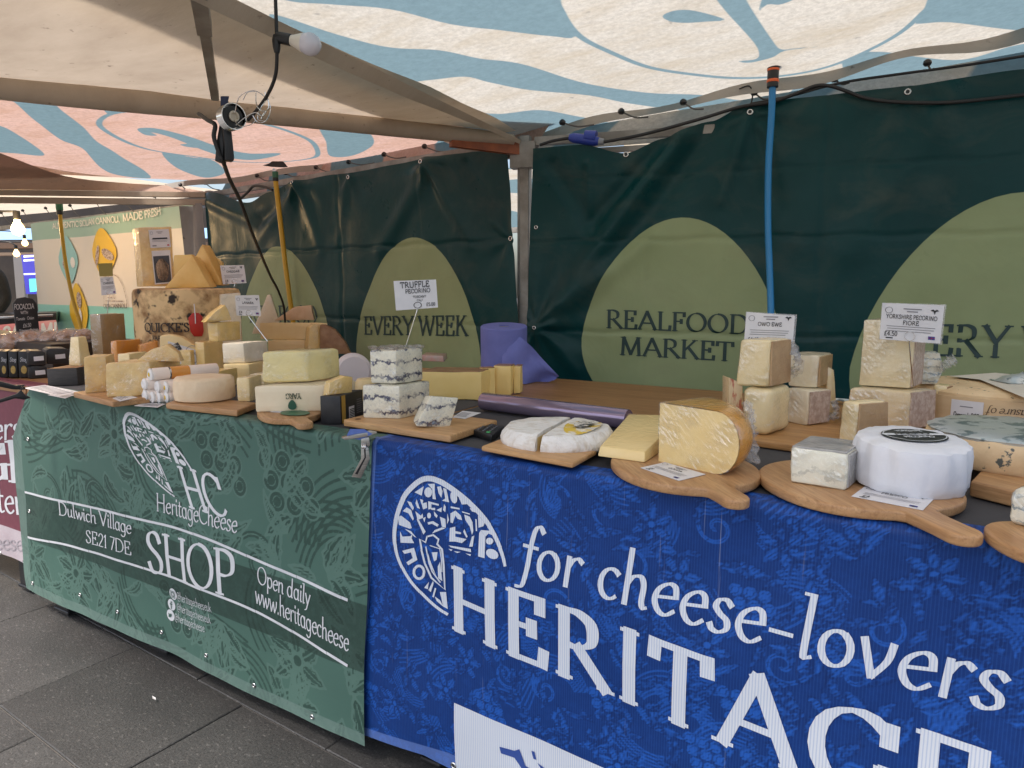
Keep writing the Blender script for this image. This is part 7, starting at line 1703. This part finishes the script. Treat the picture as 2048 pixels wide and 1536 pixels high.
# black wooden crate with wedge
ckc = onz(155, 775, ZC); 
cr = block('wooden_crate', 'charcoal wooden box with open top carrying a pointed cheese wedge', 96, (156, 770, 736), 196, mat('charcoal wood', (.035, .034, .036), .7, (.05, .048, .048), 20, (2, 2, 9), bp=.3, bs=60), z0=ZC, yaw=14, ang=100, bev=.002, jit=0, cat='crate')
bs4, tp4, zc4 = INFO[cr.name]; rim = [p.lerp(sum(tp4, V()) / 4, .05) + V((0, 0, .0008)) for p in tp4]; mk('wooden_lid', rim, [(0, 1, 2, 3)], PLY, cr)
block('cheese_wedge', 'pointed cream cheese wedge standing on the charcoal box', 137, (160, 727, 674), 185, CCR, d=dC(cr) + .06, z0=zc4 + .002, yaw=40, ang=100, taper=.34, bev=.003)
# leaflets
for lab, P, z in (('printed leaflet lying on the table edge at far left', [(45, 776), (120, 793), (160, 784), (90, 770)], ZT + .0085), ('pink edged sheet below the printed leaflet at far left', [(95, 790), (130, 797), (150, 790), (120, 786)], ZT + .0075)):
    q = [onz(*p, z) for p in P]; o = solid('leaflet', q, [v + V((0, 0, .0006)) for v in q], PAPER if 'printed' in lab else mat('pink paper', (.55, .22, .2), .6), None, 0, smooth=False); tag(o, lab, 'leaflet')
    if 'printed' in lab: INFO[o.name] = (q, V((0, 0, 1))); print_on(o, [('b', .12 + .1 * i, .15, .025, .7, INKG) for i in range(8)])
# counter of the stall across, pink sign
ctd = 6.2; pnk = slab('pink_sign', 'pink sign with white letters on the counter across the way', [(-60, 690), (118, 672), (112, 640), (-60, 655)], mat('pink sign', (.62, .16, .20), .5, (.66, .35, .38), 3), d=ctd, depth=.03, yaw=6, cat='sign')
a, b, c, d_ = INFO[pnk.name][0]; nn = (b - a).cross(d_ - a).normalized(); nn = nn if nn.dot(EYE - a) > 0 else -nn
put_text('SALAMI', lambda x, y, k: a + (b - a) * x + (d_ - a) * y + nn * (k + .002), PRINTW, pnk, (.36, .12), w=.62, h=.7, thick=.24, mono=True)
slab('counter', 'dark counter with steel trim across the way at far left', [(-80, 668), (112, 648), (112, 625), (-80, 632)], mat('dark counter', (.02, .02, .024), .3), d=ctd + .06, depth=.5, yaw=6, cat='counter')
tr1 = slab('steel_trim', 'bright steel trim strip along the far counter', [(-80, 642), (106, 633), (106, 628), (-80, 636)], CHROME, d=ctd + .03, depth=.02, yaw=6, cat='trim')
# person in black at the left edge
def person():
    d = 6.9; base = ftop(-34, 640, d); fx = unplan(1, 0, 0); up = V((0, 0, 1)); by = unplan(0, 1, 0); g = V((base.x, base.y, 0.0))
    pt = lambda l, f, z: g + fx * l + by * f + up * z
    V_ = [(pt(0, 0, .98), .15), (pt(0, .01, 1.16), .145), (pt(0, .02, 1.32), .17), (pt(0, .02, 1.44), .13), (pt(.01, -.01, 1.52), .06), (pt(.015, -.03, 1.62), .095), (pt(.015, -.02, 1.72), .085),
          (pt(.19, .02, 1.40), .075), (pt(.24, .02, 1.16), .06), (pt(.20, -.14, .98), .05), (pt(.14, -.26, 1.02), .042), (pt(-.19, .02, 1.40), .075), (pt(-.24, 0, 1.16), .06), (pt(-.2, -.14, .98), .05), (pt(-.14, -.26, 1.02), .042),
          (pt(.10, 0, .86), .10), (pt(.11, .02, .48), .07), (pt(.11, .03, .09), .05), (pt(.12, -.1, .05), .045), (pt(-.10, 0, .86), .10), (pt(-.11, .02, .48), .07), (pt(-.11, .03, .09), .05), (pt(-.12, -.1, .05), .045)]
    E_ = [(0, 1), (1, 2), (2, 3), (3, 4), (4, 5), (5, 6), (3, 7), (7, 8), (8, 9), (9, 10), (3, 11), (11, 12), (12, 13), (13, 14), (0, 15), (15, 16), (16, 17), (17, 18), (0, 19), (19, 20), (20, 21), (21, 22)]
    me = bpy.data.meshes.new('person'); me.from_pydata([tuple(v - g) for v, _ in V_], E_, []); o = bpy.data.objects.new('person', me); COL.objects.link(o); place(o, Matrix.Translation(g), None)
    sk = o.modifiers.new('skin', 'SKIN'); o.modifiers.new('sub', 'SUBSURF').levels = 2; o.modifiers['sub'].render_levels = 2
    for i, (_, r) in enumerate(V_): me.skin_vertices[0].data[i].radius = (r, r * .82)
    me.skin_vertices[0].data[0].use_root = True; me.materials.append(mat('black jacket', (.012, .012, .013), .8, (.02, .02, .02), 10)); tag(o, 'person in black hooded jacket standing at the left edge behind the chalkboard', 'person')
person()
# concourse beyond: pillar, screens, dark hall with lit fascia
hall = empty('station_hall', (-15, 7, 0)); tag(hall, 'dim hall building with lit fascia far behind the left stall', 'building')
hd = 13.0
def hp(poly, m, d, depth, name): return slab(name, None, poly, m, d=d, depth=depth, yaw=8, bev=0, parent=hall)
hp([(-400, 760), (420, 730), (420, 380), (-400, 360)], mat('dim hall wall', (.10, .075, .055), .7, (.06, .045, .035), 2), hd + 1, .3, 'wall')
hp([(-400, 482), (420, 476), (420, 456), (-400, 458)], mat('window band', (.2, .33, .5), .2, (.5, .6, .7), 1.5, emit=(.30, .5, .8), es=.9), hd, .1, 'window')
hp([(-400, 500), (420, 494), (420, 484), (-400, 487)], mat('brown fascia', (.22, .14, .09), .6), hd - .4, .3, 'fascia')
hp([(-400, 514), (420, 508), (420, 503), (-400, 507)], mat('tan fascia', (.42, .28, .18), .6), hd - .5, .3, 'fascia')
hp([(33, 600), (50, 600), (44, 510), (26, 512)], mat('pale pillar', (.42, .38, .32), .6), hd - 3, .3, 'pillar')
scr = slab('information_screen', 'tall blue information screen standing far behind the left stall', [(52, 588), (98, 588), (94, 508), (42, 510)], mat('blue screen', (.02, .02, .1), .3, emit=(.055, .05, .36), es=1.0), d=9.6, depth=.12, yaw=4, cat='screen')
def sp(poly, m, nm): return slab(nm, None, poly, m, d=9.58, depth=.012, yaw=4, bev=0, parent=scr)
WS = mat('white screen text', (.8, .8, .9), .4, emit=(.8, .85, 1), es=.9); sp([(47, 515), (92, 512), (92, 509), (47, 511)], WS, 'screen_text'); sp([(47, 523), (78, 521), (78, 518), (47, 519)], WS, 'screen_text'); sp([(48, 550), (97, 548), (97, 545), (47, 547)], WS, 'screen_line')
sp([(60, 584), (98, 580), (97, 556), (58, 558)], mat('cyan screen', (.1, .5, .5), .4, emit=(.12, .75, .72), es=1.0), 'screen_picture')
# tent behind the gap at the shared post
bt = empty('market_tent', (-2.2, 8, 0)); tag(bt, 'white and blue tent seen through the gap behind the shared post', 'tent', 'market tents')
us = np.linspace(-5.5, 1.5, 60); vs_ = np.linspace(0, 1, 12); GU, GV = np.meshgrid(us, vs_)
grid('canopy', lambda x, v: V((x, 7.0 + 1.8 * v, 1.95 + 1.0 * v)), us, vs_, CAN1, bt, {'print': .06 * np.sin(GU * 2 + GV * 14 + np.sin(GU * 3))})
bar('rail', (-5.5, 7.0, 1.92), (1.5, 7.0, 1.92), .06, .06, STEEL, bt)
for x in (-5.4, -2.4, 1.4): bar('post', (x, 7.05, .013), (x, 7.05, 1.9), .05, .05, STEEL, bt, V((0, 1, 0)))
tag(box('far_house', (-9, 22, -.005), (12, 26, 7), mat('pale far wall', (.62, .55, .42), .8, (.5, .44, .34), 1), None, 0), 'pale building far behind the tents', 'building')
bn = box('far_banner', (-3.3, 6.9, .9), (-1.5, 6.93, 1.35), mat('red far banner', (.5, .05, .06), .5), None, 0); tag(bn, 'red banner on the stall behind the gap', 'banner')
